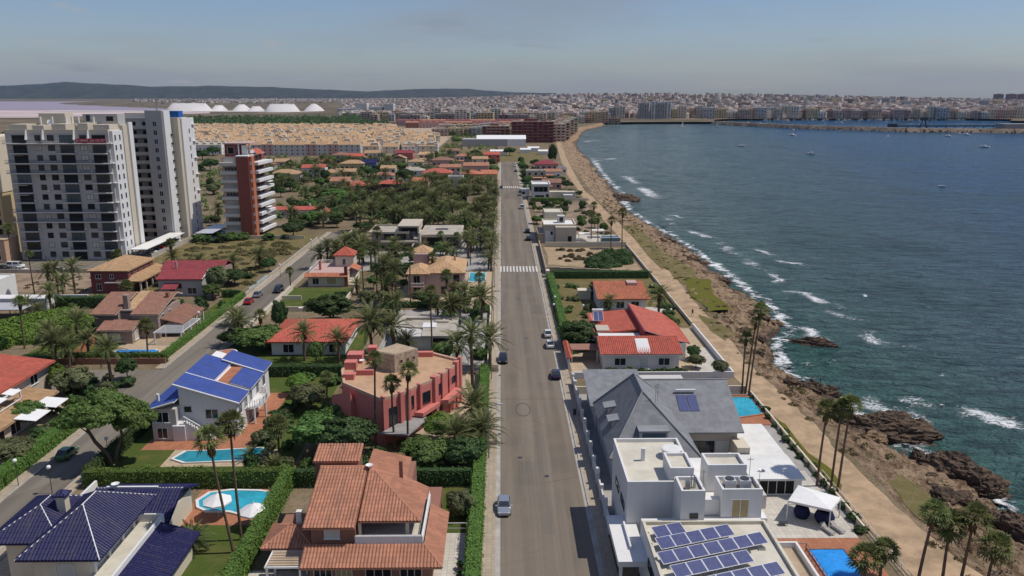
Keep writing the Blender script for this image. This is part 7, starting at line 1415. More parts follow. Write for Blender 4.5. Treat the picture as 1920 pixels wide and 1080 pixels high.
for a in [(620, 604, 6.4, 4.9, 'leaf_dark', 'round dark green tree before the turret house'), (478, 660, 5.2, 4.2, 'leaf_mid', 'round bright tree behind the blue roof'), (508, 650, 4.6, 3.2, 'leaf_mid', 'second rounded tree right behind the blue roof'), (440, 650, 3.6, 3.0, 'leaf_dark', 'darker tree left behind the blue roof'),
 (1085, 650, 5.4, 4.3, 'leaf_dark', 'large round dark tree by the main road pavement'), (240, 712, 4.2, 1.9, 'leaf_dark', 'dark rounded tree on the corner island'), (140, 742, 5, 3.4, 'leaf_olive', 'olive-grey tree beside the pale red roof'), (112, 738, 5.4, 1.6, 'leaf_bright', 'yellow-green tree beside the pale red roof'),
 (600, 850, 6.0, 4.4, 'leaf_mid', 'broad leafy tree left of the coral house front'), (650, 862, 6.4, 4.0, 'leaf_dark', 'broad leafy tree behind the terracotta tower'), (580, 770, 4.6, 3.2, 'leaf_olive', 'grey-green tree between the blue and coral houses'), (560, 740, 3.8, 2.2, 'leaf_bright', 'light green small tree by the alley hedge'), (640, 800, 4.0, 2.6, 'leaf_mid', 'leafy tree against the coral house wall'),
 (800, 880, 4.4, 3.4, 'leaf_mid', 'leafy tree behind the terracotta rear roof'), (830, 830, 4.6, 3.0, 'leaf_bright', 'light tree before the coral house entrance'), (870, 880, 4.6, 2.8, 'leaf_dark', 'dark tree by the roadside hedge corner'), (410, 555, 8, 3.0, 'leaf_olive', 'tall wispy pine beside the side street pool'), (440, 535, 4.5, 3.2, 'leaf_dark', 'dark tree beside the narrow pool'),
 (395, 540, 5, 2.6, 'leaf_dark', 'dark tree beside the wine-red roof'), (25, 870, 3.6, 3.0, 'leaf_olive', 'greyish tree at the left edge above the street'), (50, 800, 4, 2.8, 'leaf_mid', 'tree under the white awnings'), (550, 445, 5.6, 4.4, 'leaf_dark', 'dark green tree left of the far side street'), (585, 425, 6, 3.6, 'leaf_mid', 'green tree by the end of the scrub field'),
 (1305, 690, 2.6, 1.7, 'leaf_olive', 'small round olive tree in the seaside garden'), (1300, 675, 3.0, 1.5, 'leaf_dark', 'dark shrub tree in the seaside garden'), (1350, 705, 3.0, 1.5, 'leaf_olive', 'small ragged tree at the garden corner above the palms')]: gt(*a)
x, y = G(525, 618); tree(x, y, 6.8, 1.8, 'leaf_dark', 'dark cypress beside the side street', name='cypress', low=.05)
x, y = G(865, 968); T = tree(x, y, 3.6, 1.75, 'leaf_olive', 'round clipped grey-green bush on the lawn by the road', name='clipped_bush', low=.12)
bush(-8.0, 88.2, .8, 1.3, 'leaf_mid', 'small bush against the terracotta villa')
for i in range(12): bush(19.5+i*1.25, 138.4+random.uniform(-.5, .4), random.uniform(.8, 1.3), random.uniform(1, 1.8), 'leaf_dark' if i % 3 else 'leaf_mid', 'leafy shrub in the bed before the red-roofed seaside house', 'shrubs before the red-roofed house')
for i in range(9): bush(13.6+random.random()*5, 152+i*1.7, 1.0, 1.5, 'leaf_mid', 'shrub behind the road hedge near the white cars', 'shrubs behind the road hedge')
shaggy([(28, 238, 3, 2.2), (31, 242, 3.6, 2.6), (34, 246, 4, 3), (37, 238, 3.4, 2.2), (33, 234, 3.4, 1.8), (38, 244, 3, 2.4), (27, 232, 2.4, 1.6), (38.5, 250, 3, 2.2), (30, 230, 2.5, 1.5)], 1, 1, 150, 'leaf_dark', 'dark green thicket in the empty sandy lot', 'thicket', .28)
shaggy([(18+random.random()*12, 238+random.random()*22, random.uniform(.6, 1.4), random.uniform(.5, 1)) for _ in range(26)], 1, 1, 160, 'scrub', 'dry scattered scrub in the empty sandy lot', 'dry_scrub', .22, 'stuff')
shaggy([(-106+random.random()*38, 207+random.random()*66, random.uniform(.8, 2.4), random.uniform(.4, 1.0)) for _ in range(150)], 1, 1, 60, 'scrub', 'dry brown scrub over the field beside the towers', 'dry_scrub', .3, 'stuff')
shaggy([(-128+random.random()*27, 204+random.random()*20, random.uniform(.4, 1), random.uniform(.2, .5)) for _ in range(60)], 1, 1, 60, 'scrub', 'sparse dry weeds on the sandy lot', 'dry_weeds', .2, 'stuff')
q = []
for _ in range(260):
    Y_ = 60+random.random()*330; X_ = lerp_tab(LAND, Y_)+random.random()**1.5*8-1.0; q.append((X_, Y_, random.uniform(.3, .9), random.uniform(.15, .45)))
o = shaggy(q, 1, 1, 90, 'scrub', 'low dry tufts along the top of the rocky shore', 'shore_tufts', .17, 'stuff')
for i in range(16): bush(42.6+random.uniform(-.6, .1), 84+i*2.8, random.uniform(.5, .9), random.uniform(.7, 1.2), 'leaf_dark', 'dark shrub along the seafront wall below the terraces', 'shrubs along the seafront wall')
for i in range(10): bush(36+random.random()*5, 171+random.random()*36, random.uniform(.8, 1.7), random.uniform(.9, 1.7), 'leaf_mid' if i % 2 else 'leaf_dark', 'garden shrub seaward of the orange-roofed bungalow', 'shrubs in the bungalow sea garden')
for i in range(14): bush(random.uniform(14.5, 23), random.uniform(170, 214), random.uniform(.7, 1.4), random.uniform(.7, 1.6), 'leaf_olive' if i % 2 else 'leaf_mid', 'garden shrub in the bungalow front garden', 'shrubs in the bungalow front garden')
for i in range(26): bush(random.uniform(-27, -4.5), random.choice([random.uniform(97.5, 106), random.uniform(131, 137)]), random.uniform(.9, 1.9), random.uniform(1.2, 2.6), ['leaf_mid', 'leaf_dark', 'leaf_bright'][i % 3], 'garden shrub around the coral-red house', 'shrubs around the coral-red house')
for i in range(22): bush(random.uniform(-36, -29.5), random.uniform(98.5, 138), random.uniform(.9, 1.8), random.uniform(1, 2.6), ['leaf_mid', 'leaf_dark', 'leaf_olive'][i % 3], 'garden shrub between the blue-roofed and coral-red houses', 'shrubs between blue and coral houses')
for i in range(18): bush(random.uniform(-72, -66.2), random.uniform(99, 127), random.uniform(.9, 1.7), random.uniform(1, 2.2), ['leaf_mid', 'leaf_olive', 'leaf_dark'][i % 3], 'garden shrub below the white awnings', 'shrubs below the white awnings')
for i in range(16): bush(random.uniform(-75, -66), random.uniform(129.5, 135.5), random.uniform(.9, 1.6), random.uniform(1, 2), ['leaf_dark', 'leaf_olive'][i % 2], 'shrub on the planted street-corner island', 'shrubs on the corner island')
for i in range(14): bush(random.uniform(-27, -4), random.uniform(145, 152), random.uniform(.8, 1.5), random.uniform(.9, 2), ['leaf_dark', 'leaf_mid'][i % 2], 'shrub under the date palms by the alley', 'shrubs under the date palms')
for i in range(10): bush(random.uniform(-8, -3.2), random.uniform(168, 226), random.uniform(.8, 1.5), random.uniform(1, 2), ['leaf_dark', 'leaf_mid'][i % 2], 'shrub inside the garden wall beside the pink villa', 'shrubs beside the pink villa')
# ---------------------------------------------------------------- grove along the main road beyond the cream house
OCC = [(-46, -13, 255, 284), (-53, -38, 183, 224), (-25, -4, 192, 226), (-24, -9, 150, 169), (-47, -29, 148, 167)]
def free(x, y, m=1.5): return not any(a-m < x < b_+m and c-m < y < d+m for a, b_, c, d in OCC) and not (-65 < x < -55)

for i in range(46):
    x, y = random.uniform(-38, -3.6), random.uniform(168, 262)
    if not free(x, y, .5): continue
    if i % 3 == 0: palm('d', x, y, random.uniform(2.5, 6), 'garden palm between the derelict roof and the cream modern house', 'garden palms left of the road', s=random.uniform(.7, 1.))
    elif i % 3 == 1: bush(x, y, random.uniform(1, 1.8), random.uniform(1.2, 2.4), random.choice(['leaf_dark', 'leaf_mid']), 'garden bush between the derelict roof and the cream modern house', 'garden bushes left of the road')
    else: tree(x, y, random.uniform(3, 5), random.uniform(1.6, 2.8), random.choice(['leaf_dark', 'leaf_mid', 'leaf_olive']), 'garden tree between the derelict roof and the cream modern house', 'garden trees left of the road')
for i in range(16): x, y = random.uniform(-100, -67), random.uniform(176, 197); bush(x, y, random.uniform(1, 2), random.uniform(1.2, 2.6), random.choice(['leaf_dark', 'leaf_mid', 'leaf_olive']), 'garden bush between the maroon and brown-tiled villas', 'bushes between the villas')

for i in range(110):
    x, y = (random.uniform(-54, -3.4), random.uniform(144, 300)) if i % 3 else (random.uniform(-118, -66.5), random.choice([random.uniform(146, 160), random.uniform(176, 200), random.uniform(218, 228)]))
    if not free(x, y, .8) or (-90 < x < -66.5 and 149 < y < 196 and x > -87 and y < 178) or (-108 < x < -72 and 196 < y < 220): continue
    if i % 4 == 0: palm('d', x, y, random.uniform(2.5, 7), 'date palm in the gardens among the middle-distance villas', 'palms among the middle villas', s=random.uniform(.7, 1.05))
    elif i % 4 == 1: palm('f', x, y, random.uniform(5, 10), 'slim fan palm among the middle-distance villas', 'fan palms among the middle villas', s=random.uniform(1.1, 1.5))
    elif i % 4 == 2: bush(x, y, random.uniform(1, 2), random.uniform(1.2, 2.6), random.choice(['leaf_dark', 'leaf_mid', 'leaf_olive']), 'dark bush among the middle-distance villas', 'bushes among the middle villas')
    else: tree(x, y, random.uniform(2.8, 5), random.uniform(1.5, 2.6), random.choice(['leaf_dark', 'leaf_mid']), 'small dark tree among the middle-distance villas', 'trees among the middle villas')
ORD = lambda i: ('1st 2nd 3rd '.split()+['%dth' % k for k in range(4, 99)])[i]
# ---------------------------------------------------------------- villas of the middle distance: (roof px, width, depth, eave height, wall, roof, kind, label)
def villa(px, py, w, d, h, wall, rf, kind, label, name='villa', group=None, xy=None):
    x, y = xy or G(px, py, h+.8); x0, x1, y0, y1 = x-w/2, x+w/2, y-d/2, y+d/2; OCC.append((x0, x1, y0, y1))
    T = thing(name, label, 'house', (x, y, 0), group); B(T, 'wall', W[wall], x0, x1, y0, y1, 0, h)
    if kind == 'hip': roof(T, hip(x0, x1, y0, y1, h, min(w, d)*.2, .5), W[rf])
    elif kind == 'gable': roof(T, gable(x0, x1, y0, y1, h, d*.2, .4, 'x'), W[rf])
    elif kind == 'gabley': roof(T, gable(x0, x1, y0, y1, h, w*.22, .4, 'y'), W[rf])
    elif kind == 'flat': flat_roof(T, x0, x1, y0, y1, h, .5, W[wall], W[rf])
    B(T, 'chimney', W[wall], x0+w*.7, x0+w*.7+.7, y-.3, y+.4, h, h+2.2)
    m = MB(); nf = max(1, int(h/2.9))
    for f in range(nf):
        n = max(2, int(w/3))
        for i in range(n):
            if random.random() < .15: continue
            u = x0+w*(i+.5)/n; m.box(u-.65, u+.65, y0-.05, y0-.003, f*2.9+.9, f*2.9+2.2)
        n = max(2, int(d/3.4))
        for i in range(n): u = y0+d*(i+.5)/n; (m.box(x1+.003, x1+.05, u-.6, u+.6, f*2.9+.9, f*2.9+2.2) if x < 5 else m.box(x0-.05, x0-.003, u-.6, u+.6, f*2.9+.9, f*2.9+2.2))
    part(T, 'windows', m, W['dark_opening'], kind='stuff')
    if w > 8 and kind != 'flat' and random.random() < .7:
        e = B(T, 'porch', W[wall], x0+1, x0+w*.5, y0-2.4, y0-.004, 0, h*.45); roof(T, [[(x0+.6, y0-2.9, h*.45), (x0+w*.5+.4, y0-2.9, h*.45), (x0+w*.5+.4, y0-.01, h*.45+.9), (x0+.6, y0-.01, h*.45+.9)]], W[rf], name='porch_roof')
    return T
for a in [
 (672, 343, 12, 10, 4.6, 'white_wall', 'red_tile', 'hip', 'white villa with bright red hip roof behind the purple-leaved trees'), (732, 340, 12, 9, 4.6, 'white_wall', 'red_tile', 'hip', 'red-roofed villa carrying pale solar panels'), (775, 316, 13, 9, 6, 'white_wall', 'concrete', 'hip', 'white house with grey roof right of the blue house'), (729, 312, 9, 8, 6, 'cream_wall', 'tan_tile', 'gable', 'small cream house with tan gable beside the blue house'),
 (694, 302, 9, 10, 7, 'blue_wall', 'navy_tile', 'gable', 'dark blue house with navy roof'), (662, 303, 15, 10, 7, 'yellow_wall', 'tan_tile', 'hip', 'ochre house with broad tan roof left of the blue house'), (650, 318, 12, 8, 4, 'brown_wall', 'tan_tile', 'gable', 'low brown house under the ochre one'), (820, 320, 17, 12, 5, 'peach_wall', 'red_tile', 'hip', 'wide red-roofed villa left of the grey cube'), (787, 335, 9, 8, 5, 'peach_wall', 'orange_tile', 'gable', 'orange house with gable near the palm grove'),
 (893, 307, 15, 9, 8, 'rose_wall', 'terracotta', 'gable', 'tall terracotta-roofed house left of the road end'), (885, 322, 11, 10, 6, 'peach_wall', 'orange_tile', 'hip', 'orange-roofed house below the tall terracotta one'), (917, 322, 9, 10, 5.6, 'peach_wall', 'orange_tile', 'gable', 'orange house next to the road end'), (855, 328, 8, 8, 7, 'pale_grey_wall', 'concrete', 'flat', 'grey concrete cube house under the palms'),
 (748, 294, 10, 8, 7, 'yellow_wall', 'tan_tile', 'gabley', 'small ochre house behind the white chimneys'), (760, 284, 12, 10, 8, 'pink_wall', 'wine_tile', 'gable', 'dark red house in the distance left of the road'), (830, 297, 14, 10, 7, 'rose_wall', 'brown_tile', 'hip', 'rose house with brown roof behind the red villa'), (922, 287, 12, 9, 6, 'pink_wall', 'red_tile', 'gable', 'pink house beside the scrub at the road end'), (780, 300, 10, 8, 6, 'white_wall', 'tan_tile', 'hip', 'white house with tan roof among palms'),
 (536, 322, 17, 12, 5.4, 'cream_wall', 'tan_tile', 'hip', 'cream house with low tan roof right of the brick tower'), (590, 311, 14, 9, 6.4, 'white_wall', 'red_tile', 'gable', 'white house with red gable and many chimneys'), (622, 320, 10, 9, 5, 'cream_wall', 'tan_tile', 'hip', 'cream villa with tan roof in the palms'), (560, 388, 22, 6, 3.2, 'white_wall', 'red_tile', 'gable', 'long low house with red roof right of the brick tower'), (602, 392, 6, 8, 3.6, 'white_wall', 'red_tile', 'gabley', 'white gable end of the long low red-roofed house'),
 (640, 288, 13, 10, 6, 'beige_wall', 'brown_tile', 'hip', 'beige house near the terrace end'), (700, 284, 12, 9, 6, 'white_wall', 'tan_tile', 'gable', 'pale house before the white terraces'), (870, 290, 12, 9, 6, 'white_wall', 'terracotta', 'hip', 'white house with terracotta roof in dark trees'), (800, 287, 11, 9, 6, 'cream_wall', 'peach_tile', 'gable', 'cream house with peach roof in the distance'),
 (1024, 304, 14, 12, 6.5, 'rose_wall', 'wine_tile', 'hip', 'dusty pink villa with dark red roof near the sea'), (1004, 317, 11, 10, 6, 'beige_wall', 'concrete', 'flat', 'beige flat-roofed house beside the pink villa'), (1012, 331, 8, 8, 5, 'brown_wall', 'peach_tile', 'flat', 'brown box house behind the white boxy one'), (1036, 318, 10, 7, 4, 'white_wall', 'terracotta', 'gable', 'low white house seaward of the pink villa'), (1034, 338, 10, 9, 3.4, 'rose_wall', 'brown_tile', 'gable', 'low house with dark solar roof by the white boxy house'), (1049, 312, 9, 7, 3.4, 'white_wall', 'slate', 'flat', 'low grey-roofed house at the path'),
 (985, 352, 4, 6, 3, 'white_wall', 'white_deck', 'flat', 'small white gate building by the road')]: villa(*a)
for i, (px, py) in enumerate([(470, 330), (500, 305), (530, 300), (610, 300), (668, 290), (850, 280), (900, 295), (845, 310), (720, 325), (640, 335)]): villa(px, py, random.uniform(9, 14), random.uniform(8, 10), random.choice([3.4, 6]), random.choice(['white_wall', 'cream_wall', 'peach_wall', 'beige_wall']), random.choice(['terracotta', 'tan_tile', 'red_tile', 'brown_tile']), random.choice(['hip', 'gable']), 'half-hidden villa among the trees beyond the palm grove', group='half-hidden villas in the trees')
# ---------------------------------------------------------------- trees of the middle distance
def gfree(px, py): x, y = G(px, py); return x, y
cnt = 0
for i in range(165):      # palm grove left of the main road
    x, y = random.uniform(-54, -3.6), random.uniform(284, 430)
    if not free(x, y, .5): continue
    if random.random() < .75: palm('d', x, y, random.uniform(2.5, 8), 'date palm in the dense grove beyond the cream modern house', 'palms of the dense grove', s=random.uniform(.8, 1.15), skirted=False)
    else: tree(x, y, random.uniform(3.5, 6), random.uniform(2.2, 3.6), random.choice(['leaf_dark', 'leaf_mid', 'leaf_dark']), 'broadleaf tree in the dense grove beyond the cream modern house', 'trees of the dense grove')
for i in range(22): palm('d', random.uniform(-4.2, -3.2), 228+i*9+random.uniform(-3, 3), random.uniform(3, 6.5), 'date palm lining the left pavement beyond the first crosswalk', 'palms lining the left pavement', s=random.uniform(.75, 1.0), skirted=False)
for i in range(12): x, y = random.uniform(-54, -38), random.uniform(228, 258); palm('d', x, y, random.uniform(4, 7), 'date palm in the garden left of the cream modern house', 'palms left of the cream house', s=random.uniform(.85, 1.1))
for i in range(8): x, y = random.uniform(-12, -4), random.uniform(228, 284); palm('d' if i % 2 else 'f', x, y, random.uniform(3.5, 7), 'palm right of the cream modern house', 'palms right of the cream house', s=1.)
for px, py, h, r, mt, lb in ((630, 385, 8, 8, 'leaf_mid', 'very broad bright green tree in the middle distance'), (655, 392, 7, 5, 'leaf_mid', 'broad green tree right of the brightest one'), (720, 375, 7.5, 8, 'leaf_purple', 'wide dark purple-leaved tree'), (765, 380, 7, 6, 'leaf_purple', 'second dark purple-leaved tree'), (690, 372, 6, 5, 'leaf_purple', 'left dark purple-leaved tree'), (600, 370, 6, 5, 'leaf_dark', 'dark tree behind the long red roof'), (760, 345, 9, 5, 'leaf_dark', 'dark green conifer beside the red villa'), (530, 350, 8, 6, 'leaf_dark', 'dark tree right of the brick tower')): x, y = G(px, py); tree(x, y, h, r, mt, lb)
for i in range(125):      # gardens further on
    x, y = random.uniform(-135, -4), random.uniform(420, 640)
    if not free(x, y, 1): continue
    if random.random() < .3: palm('d', x, y, random.uniform(4, 7), 'far palm among the villas before the housing terraces', 'far palms among the villas', s=1.1, skirted=False)
    else: tree(x, y, random.uniform(3.5, 7.5), random.uniform(2.5, 4.5), random.choice(['leaf_dark', 'leaf_mid', 'leaf_mid', 'leaf_olive']), 'far garden tree among the villas before the housing terraces', 'far garden trees among the villas')
for i in range(85):       # behind the towers and the brick block
    x, y = random.uniform(-175, -66), random.uniform(306, 600)
    if not free(x, y, 1): continue
    if random.random() < .4: palm('d', x, y, random.uniform(3, 7), 'palm in the open ground behind the brick tower', 'palms behind the brick tower', s=1.0, skirted=False)
    else: tree(x, y, random.uniform(2.5, 6.5), random.uniform(2, 4), random.choice(['leaf_dark', 'leaf_olive', 'leaf_mid']), 'tree in the open ground behind the brick tower', 'trees behind the brick tower')
for i in range(95):
    x, y = random.uniform(-84, -54.5), random.uniform(298, 425)
    if any(a-1 < x < b_+1 and c-1 < y < d+1 for a, b_, c, d in OCC): continue
    if random.random() < .45: palm('d', x, y, random.uniform(3, 7), 'palm at the wooded end of the side street', 'palms at the end of the side street', s=random.uniform(.8, 1.1), skirted=False)
    else: tree(x, y, random.uniform(3, 6.5), random.uniform(2, 4), random.choice(['leaf_dark', 'leaf_mid', 'leaf_olive']), 'tree at the wooded end of the side street', 'trees at the end of the side street')
for i in range(14): x, y = random.uniform(-106, -70), random.uniform(274, 283); bush(x, y, random.uniform(1.5, 3), random.uniform(1.5, 3.4), random.choice(['leaf_dark', 'leaf_mid']), 'dense shrub at the foot of the brick tower', 'shrubs at the foot of the brick tower')
for i in range(34):       # right side of the far road
    x, y = random.uniform(12.8, 15.5) if i % 2 else random.uniform(15, 38), random.uniform(405, 600)
    if free(x, y, .5): tree(x, y, random.uniform(3, 6), random.uniform(1.8, 3), random.choice(['leaf_dark', 'leaf_mid', 'leaf_dark']), 'roadside tree on the right of the far road', 'trees on the right of the far road')
for i in range(30):
    x, y = random.uniform(13.5, 40), random.choice([random.uniform(289, 380), random.uniform(405, 600)])
    if free(x, y, .6): bush(x, y, random.uniform(.9, 2.2), random.uniform(1, 2.4), random.choice(['leaf_mid', 'leaf_dark', 'leaf_olive']), 'garden bush between the far road and the coastal path', 'bushes between far road and path')
for i in range(18):
    x, y = random.uniform(13.5, 38), random.uniform(292, 378); tree(x, y, random.uniform(2.5, 4.5), random.uniform(1.5, 2.6), random.choice(['leaf_mid', 'leaf_dark']), 'small tree on the lots beyond the beige box house', 'trees beyond the beige box house')
x, y = G(1036, 308); tree(x, y, 15, 3.2, 'leaf_dark', 'tall dark conifer beside the dusty pink villa', name='conifer', low=.08)
for i in range(14): x, y = random.uniform(26, 40), random.uniform(288, 380); bush(x, y, random.uniform(.8, 2.2), random.uniform(.6, 1.4), random.choice(['leaf_olive', 'leaf_dark', 'scrub']), 'scrubby bush on the open lots before the white boxy house', 'bushes on the open lots')
for i in range(10): x, y = random.uniform(25, 41), random.uniform(384, 470); bush(x, y, random.uniform(1, 2.4), random.uniform(1, 2.2), 'leaf_dark', 'dark bush seaward of the white boxy house', 'bushes seaward of the white house')
# ---------------------------------------------------------------- terraced estate
def estate_mesh(w, d, h, rise, wl, rl, dorm):
    a = MB().box(-w/2, w/2, -d/2, d/2, 0, h); f = MB()
    for n in range(max(1, int(h/3))):
        for i in range(2): u = -w/2+w*(i+.5)/2; a.box(u-.5, u+.5, -d/2-.05, -d/2-.002, n*3+.9, n*3+2.2, 1)
        a.box(w/2+.002, w/2+.05, -1, .2, n*3+.9, n*3+2.2, 1)
    for q in gable(-w/2, w/2, -d/2, d/2, h, rise, .25, 'x'): f.add(q, [(0, 1, 2, 3)])
    a.add([(w/2, -d/2, h), (w/2, d/2, h), (w/2, 0, h+rise*.93)], [(0, 1, 2)]); a.add([(-w/2, d/2, h), (-w/2, -d/2, h), (-w/2, 0, h+rise*.93)], [(0, 1, 2)])
    c = MB().box(-w*.25, -w*.25+1.1, .2, 1.3, h, h+rise+1.3)
    if dorm: c.box(.4, w*.45, -d*.42, -.3, h+.2, h+rise*.95)
    me_a = mesh('wall', a.V, a.F, [W[wl], W['dark_opening']], a.M); uv = [u for q in gable(-w/2, w/2, -d/2, d/2, h, rise, .25, 'x') for u in poly_uv(q)]
    return me_a, mesh('roof', f.V, f.F, W[rl], uv=uv), mesh('chimney', c.V, c.F, W['cream_wall'])
EM = [estate_mesh(13, 15, 6, 3.0, 'cream_wall', 'tan_tile', False), estate_mesh(14, 14, 6.5, 3.0, 'cream_wall', 'peach_tile', True), estate_mesh(12, 15, 6, 3, 'white_wall', 'tan_tile', True), estate_mesh(14, 15, 6, 3, 'cream_wall', 'peach_tile', False)]
EF = [estate_mesh(9, 11, 9, 2.6, 'pale_grey_wall', 'tan_tile', False), estate_mesh(9, 11, 9.4, 2.6, 'rose_wall', 'peach_tile', True)]; EWH = [estate_mesh(7, 9, 8, 2, 'white_wall', 'concrete', True)]; ERD = [estate_mesh(10, 11, 8, 2, 'rose_wall', 'wine_tile', True), estate_mesh(10, 11, 8, 2, 'brown_wall', 'terracotta', False)]
def terrace_house(ms, x, y, label, group, rot=0):
    T = thing('terraced_house', label, 'house', (x, y, 0), group); T.rotation_euler.z = rot
    for n_, me_ in zip(('wall', 'roof', 'chimney'), ms): link(bpy.data.objects.new(n_, me_), T)
for i in range(10): terrace_house(EF[i % 2 if i % 3 else 0], -203+i*9.05, 680, ORD(i)+' tall grey terraced house from the left in the front row of the tan estate', 'front row of the tan estate')
for r_ in range(15):
    y = 705+r_*33+(r_ % 2)*5; 
    for i in range(26):
        x = -440+i*15+(r_ % 3)*4+random.uniform(-2, 2); px, py = row(x, y, 6)
        if px < 350 or px > 815-(r_*6 if r_ > 6 else 0) or random.random() < .06 or y > 1200: continue
        terrace_house(random.choice(EM), x, y+random.uniform(-4, 4), 'small tan-roofed house, '+ORD(i)+' from the left in estate row '+ORD(r_), 'houses of the tan estate', random.choice([0, 0, 0, math.pi/2, .25]))
for i in range(12): px, py = 585+i*8, 247+(i % 3)*2; x, y = G(px, py, 6); terrace_house(EWH[0], x, y, ORD(i)+' narrow white house from the left in the white row of the estate', 'white row of the estate')
for i in range(8): px, py = 730+i*12, 272+(i % 2)*6; x, y = G(px, py, 4); terrace_house(EWH[0] if i % 2 else EM[2], x, y, ORD(i)+' white house from the left beside the front terrace', 'white houses beside the front terrace')
for i in range(9): px, py = 362+i*7, 276+(i % 2)*4; x, y = G(px, py, 4); terrace_house(EWH[0], x, y, ORD(i)+' white house from the left glimpsed between the cream and brick towers', 'white houses between the towers')
T = thing('market_hall', 'low industrial hall with pale curved roof near the road end', 'building', (-5, 800, 0)); B(T, 'wall', W['grey_wall'], -38, 6, 792, 815, 0, 7); roof(T, gable(-24, 24, 800, 826, 7, 3, .5, 'x'), W['canvas_white']); B(T, 'annex', W['white_wall'], 6.1, 24, 796, 826, 0, 6.8)
for i, (px, py, w_, d_) in enumerate(((935, 283, 14, 8), (1000, 277, 10, 6), (985, 280, 9, 6), (1018, 283, 8, 6))): x, y = G(px, py, 3); C_ = thing('kiosk', ['long pale market canopy at the road end', 'white kiosk at the beach end, right', 'white kiosk at the beach end, middle', 'small white kiosk nearest the shore'][i], 'kiosk', (x, y, 0)); B(C_, 'wall', W['white_wall'], x-w_/2, x+w_/2, y-d_/2, y+d_/2, 0, 3); roof(C_, gable(x-w_/2, x+w_/2, y-d_/2, y+d_/2, 3, 1.2, .3, 'x'), W['canvas_white'])
# ---------------------------------------------------------------- apartment blocks: wall, slabs, windows
def block_mesh(w, d, fl, wall, band, roofm='concrete', glass='dark_opening', seed=0):
    rd = random.Random(seed); m = MB(); h = fl*3.05; m.box(-w/2, w/2, -d/2, d/2, 0, h)
    n = max(2, int(w/5)); k = max(2, int(d/5))
    for f in range(fl):
        z = f*3.05
        for i in range(n):
            u = -w/2+w*(i+.5)/n
            m.box(u-w/n*.25, u+w/n*.25, -d/2-.06, -d/2-.003, z+.7, z+2.3, 1)
            if rd.random() < .7: m.box(u-w/n*.42, u+w/n*.42, -d/2-1.2, -d/2-.07, z+.1, z+1.05, 2)
        for i in range(k):
            u = -d/2+d*(i+.5)/k
            for s in (-1, 1): m.box(min(s*(w/2+.003), s*(w/2+.06)), max(s*(w/2+.003), s*(w/2+.06)), u-.9, u+.9, z+.7, z+2.4, 1)
    m.box(-w/2-.15, w/2+.15, -d/2-.15, d/2+.15, h, h+.7, 2); m.box(-w/2+.4, w/2-.4, -d/2+.4, d/2-.4, h+.7, h+.75, 3); m.box(-w*.2, w*.12, -d*.2, d*.25, h+.75, h+3.3, 0); m.box(w*.2, w*.34, -d*.1, d*.2, h+.75, h+2.6, 2)
    return mesh('apartment_block', m.V, m.F, [W[wall], W[glass], W[band], W[roofm]], m.M)
def block(me, x, y, label, group=None, rot=0, z=0, s=1):
    o = bpy.data.objects.new('apartment_block', me); link(o); o.location = (x, y, z); o.rotation_euler.z = rot; o.scale = (1, 1, s); return tag(o, label, 'apartment building', group)
bb = [block_mesh(44, 16, 7, 'maroon_wall', 'brown_wall', seed=1), block_mesh(20, 22, 6, 'rose_wall', 'cream_wall', seed=2), block_mesh(26, 18, 6, 'yellow_wall', 'cream_wall', seed=3), block_mesh(30, 16, 5, 'brown_wall', 'rose_wall', seed=4), block_mesh(24, 16, 7, 'tower_shade', 'white_wall', seed=5), block_mesh(18, 16, 8, 'cream_wall', 'white_wall', seed=6), block_mesh(34, 15, 5, 'taupe_wall', 'grey_wall', seed=7), block_mesh(22, 15, 6, 'peach_wall', 'cream_wall', seed=8)]
block(bb[0], 33, 862, 'dark maroon apartment block where the coast road bends'); block(bb[3], -6, 900, 'brown apartment block left of the maroon one')
for i, (x, y, k, lb) in enumerate(((66, 880, 1, 'rose block nearest the beach promenade'), (74, 925, 7, 'peach block second along the promenade'), (80, 975, 1, 'rose block third along the promenade'), (88, 1030, 7, 'peach block fourth along the promenade'), (96, 1090, 2, 'ochre block at the end of the promenade row'))): block(bb[k], x-8, y, lb, rot=.1)
for i in range(44): r_ = i//22; x, y = -165+(i % 22)*10.05, 1330+r_*-95; terrace_house(ERD[(i//4) % 2], x+r_*26, y, ORD(i % 22)+' red-brown terraced house from the left in the %s row behind the tan estate' % ('farther', 'nearer')[r_], 'red-brown terraces behind the estate')
for i in range(16): block(bb[(1, 2, 7, 4)[i % 4]], -75+(i % 8)*(17 if i < 8 else 20), 1000+(i//8)*120+random.uniform(-8, 8), ORD(i % 8)+' block from the left in the %s row between estate and promenade' % ('nearer', 'farther')[i//8], 'blocks between estate and promenade', random.uniform(-.08, .08), s=.5)
for i in range(16): x, y = random.uniform(-75, 36), random.uniform(640, 985); tree(x, y, random.uniform(4, 8), random.uniform(3, 5.5), random.choice(['leaf_dark', 'leaf_mid']), 'far tree between the road end and the promenade blocks', 'far trees beyond the road end') if not (-40 < x < 26 and 788 < y < 830) else None
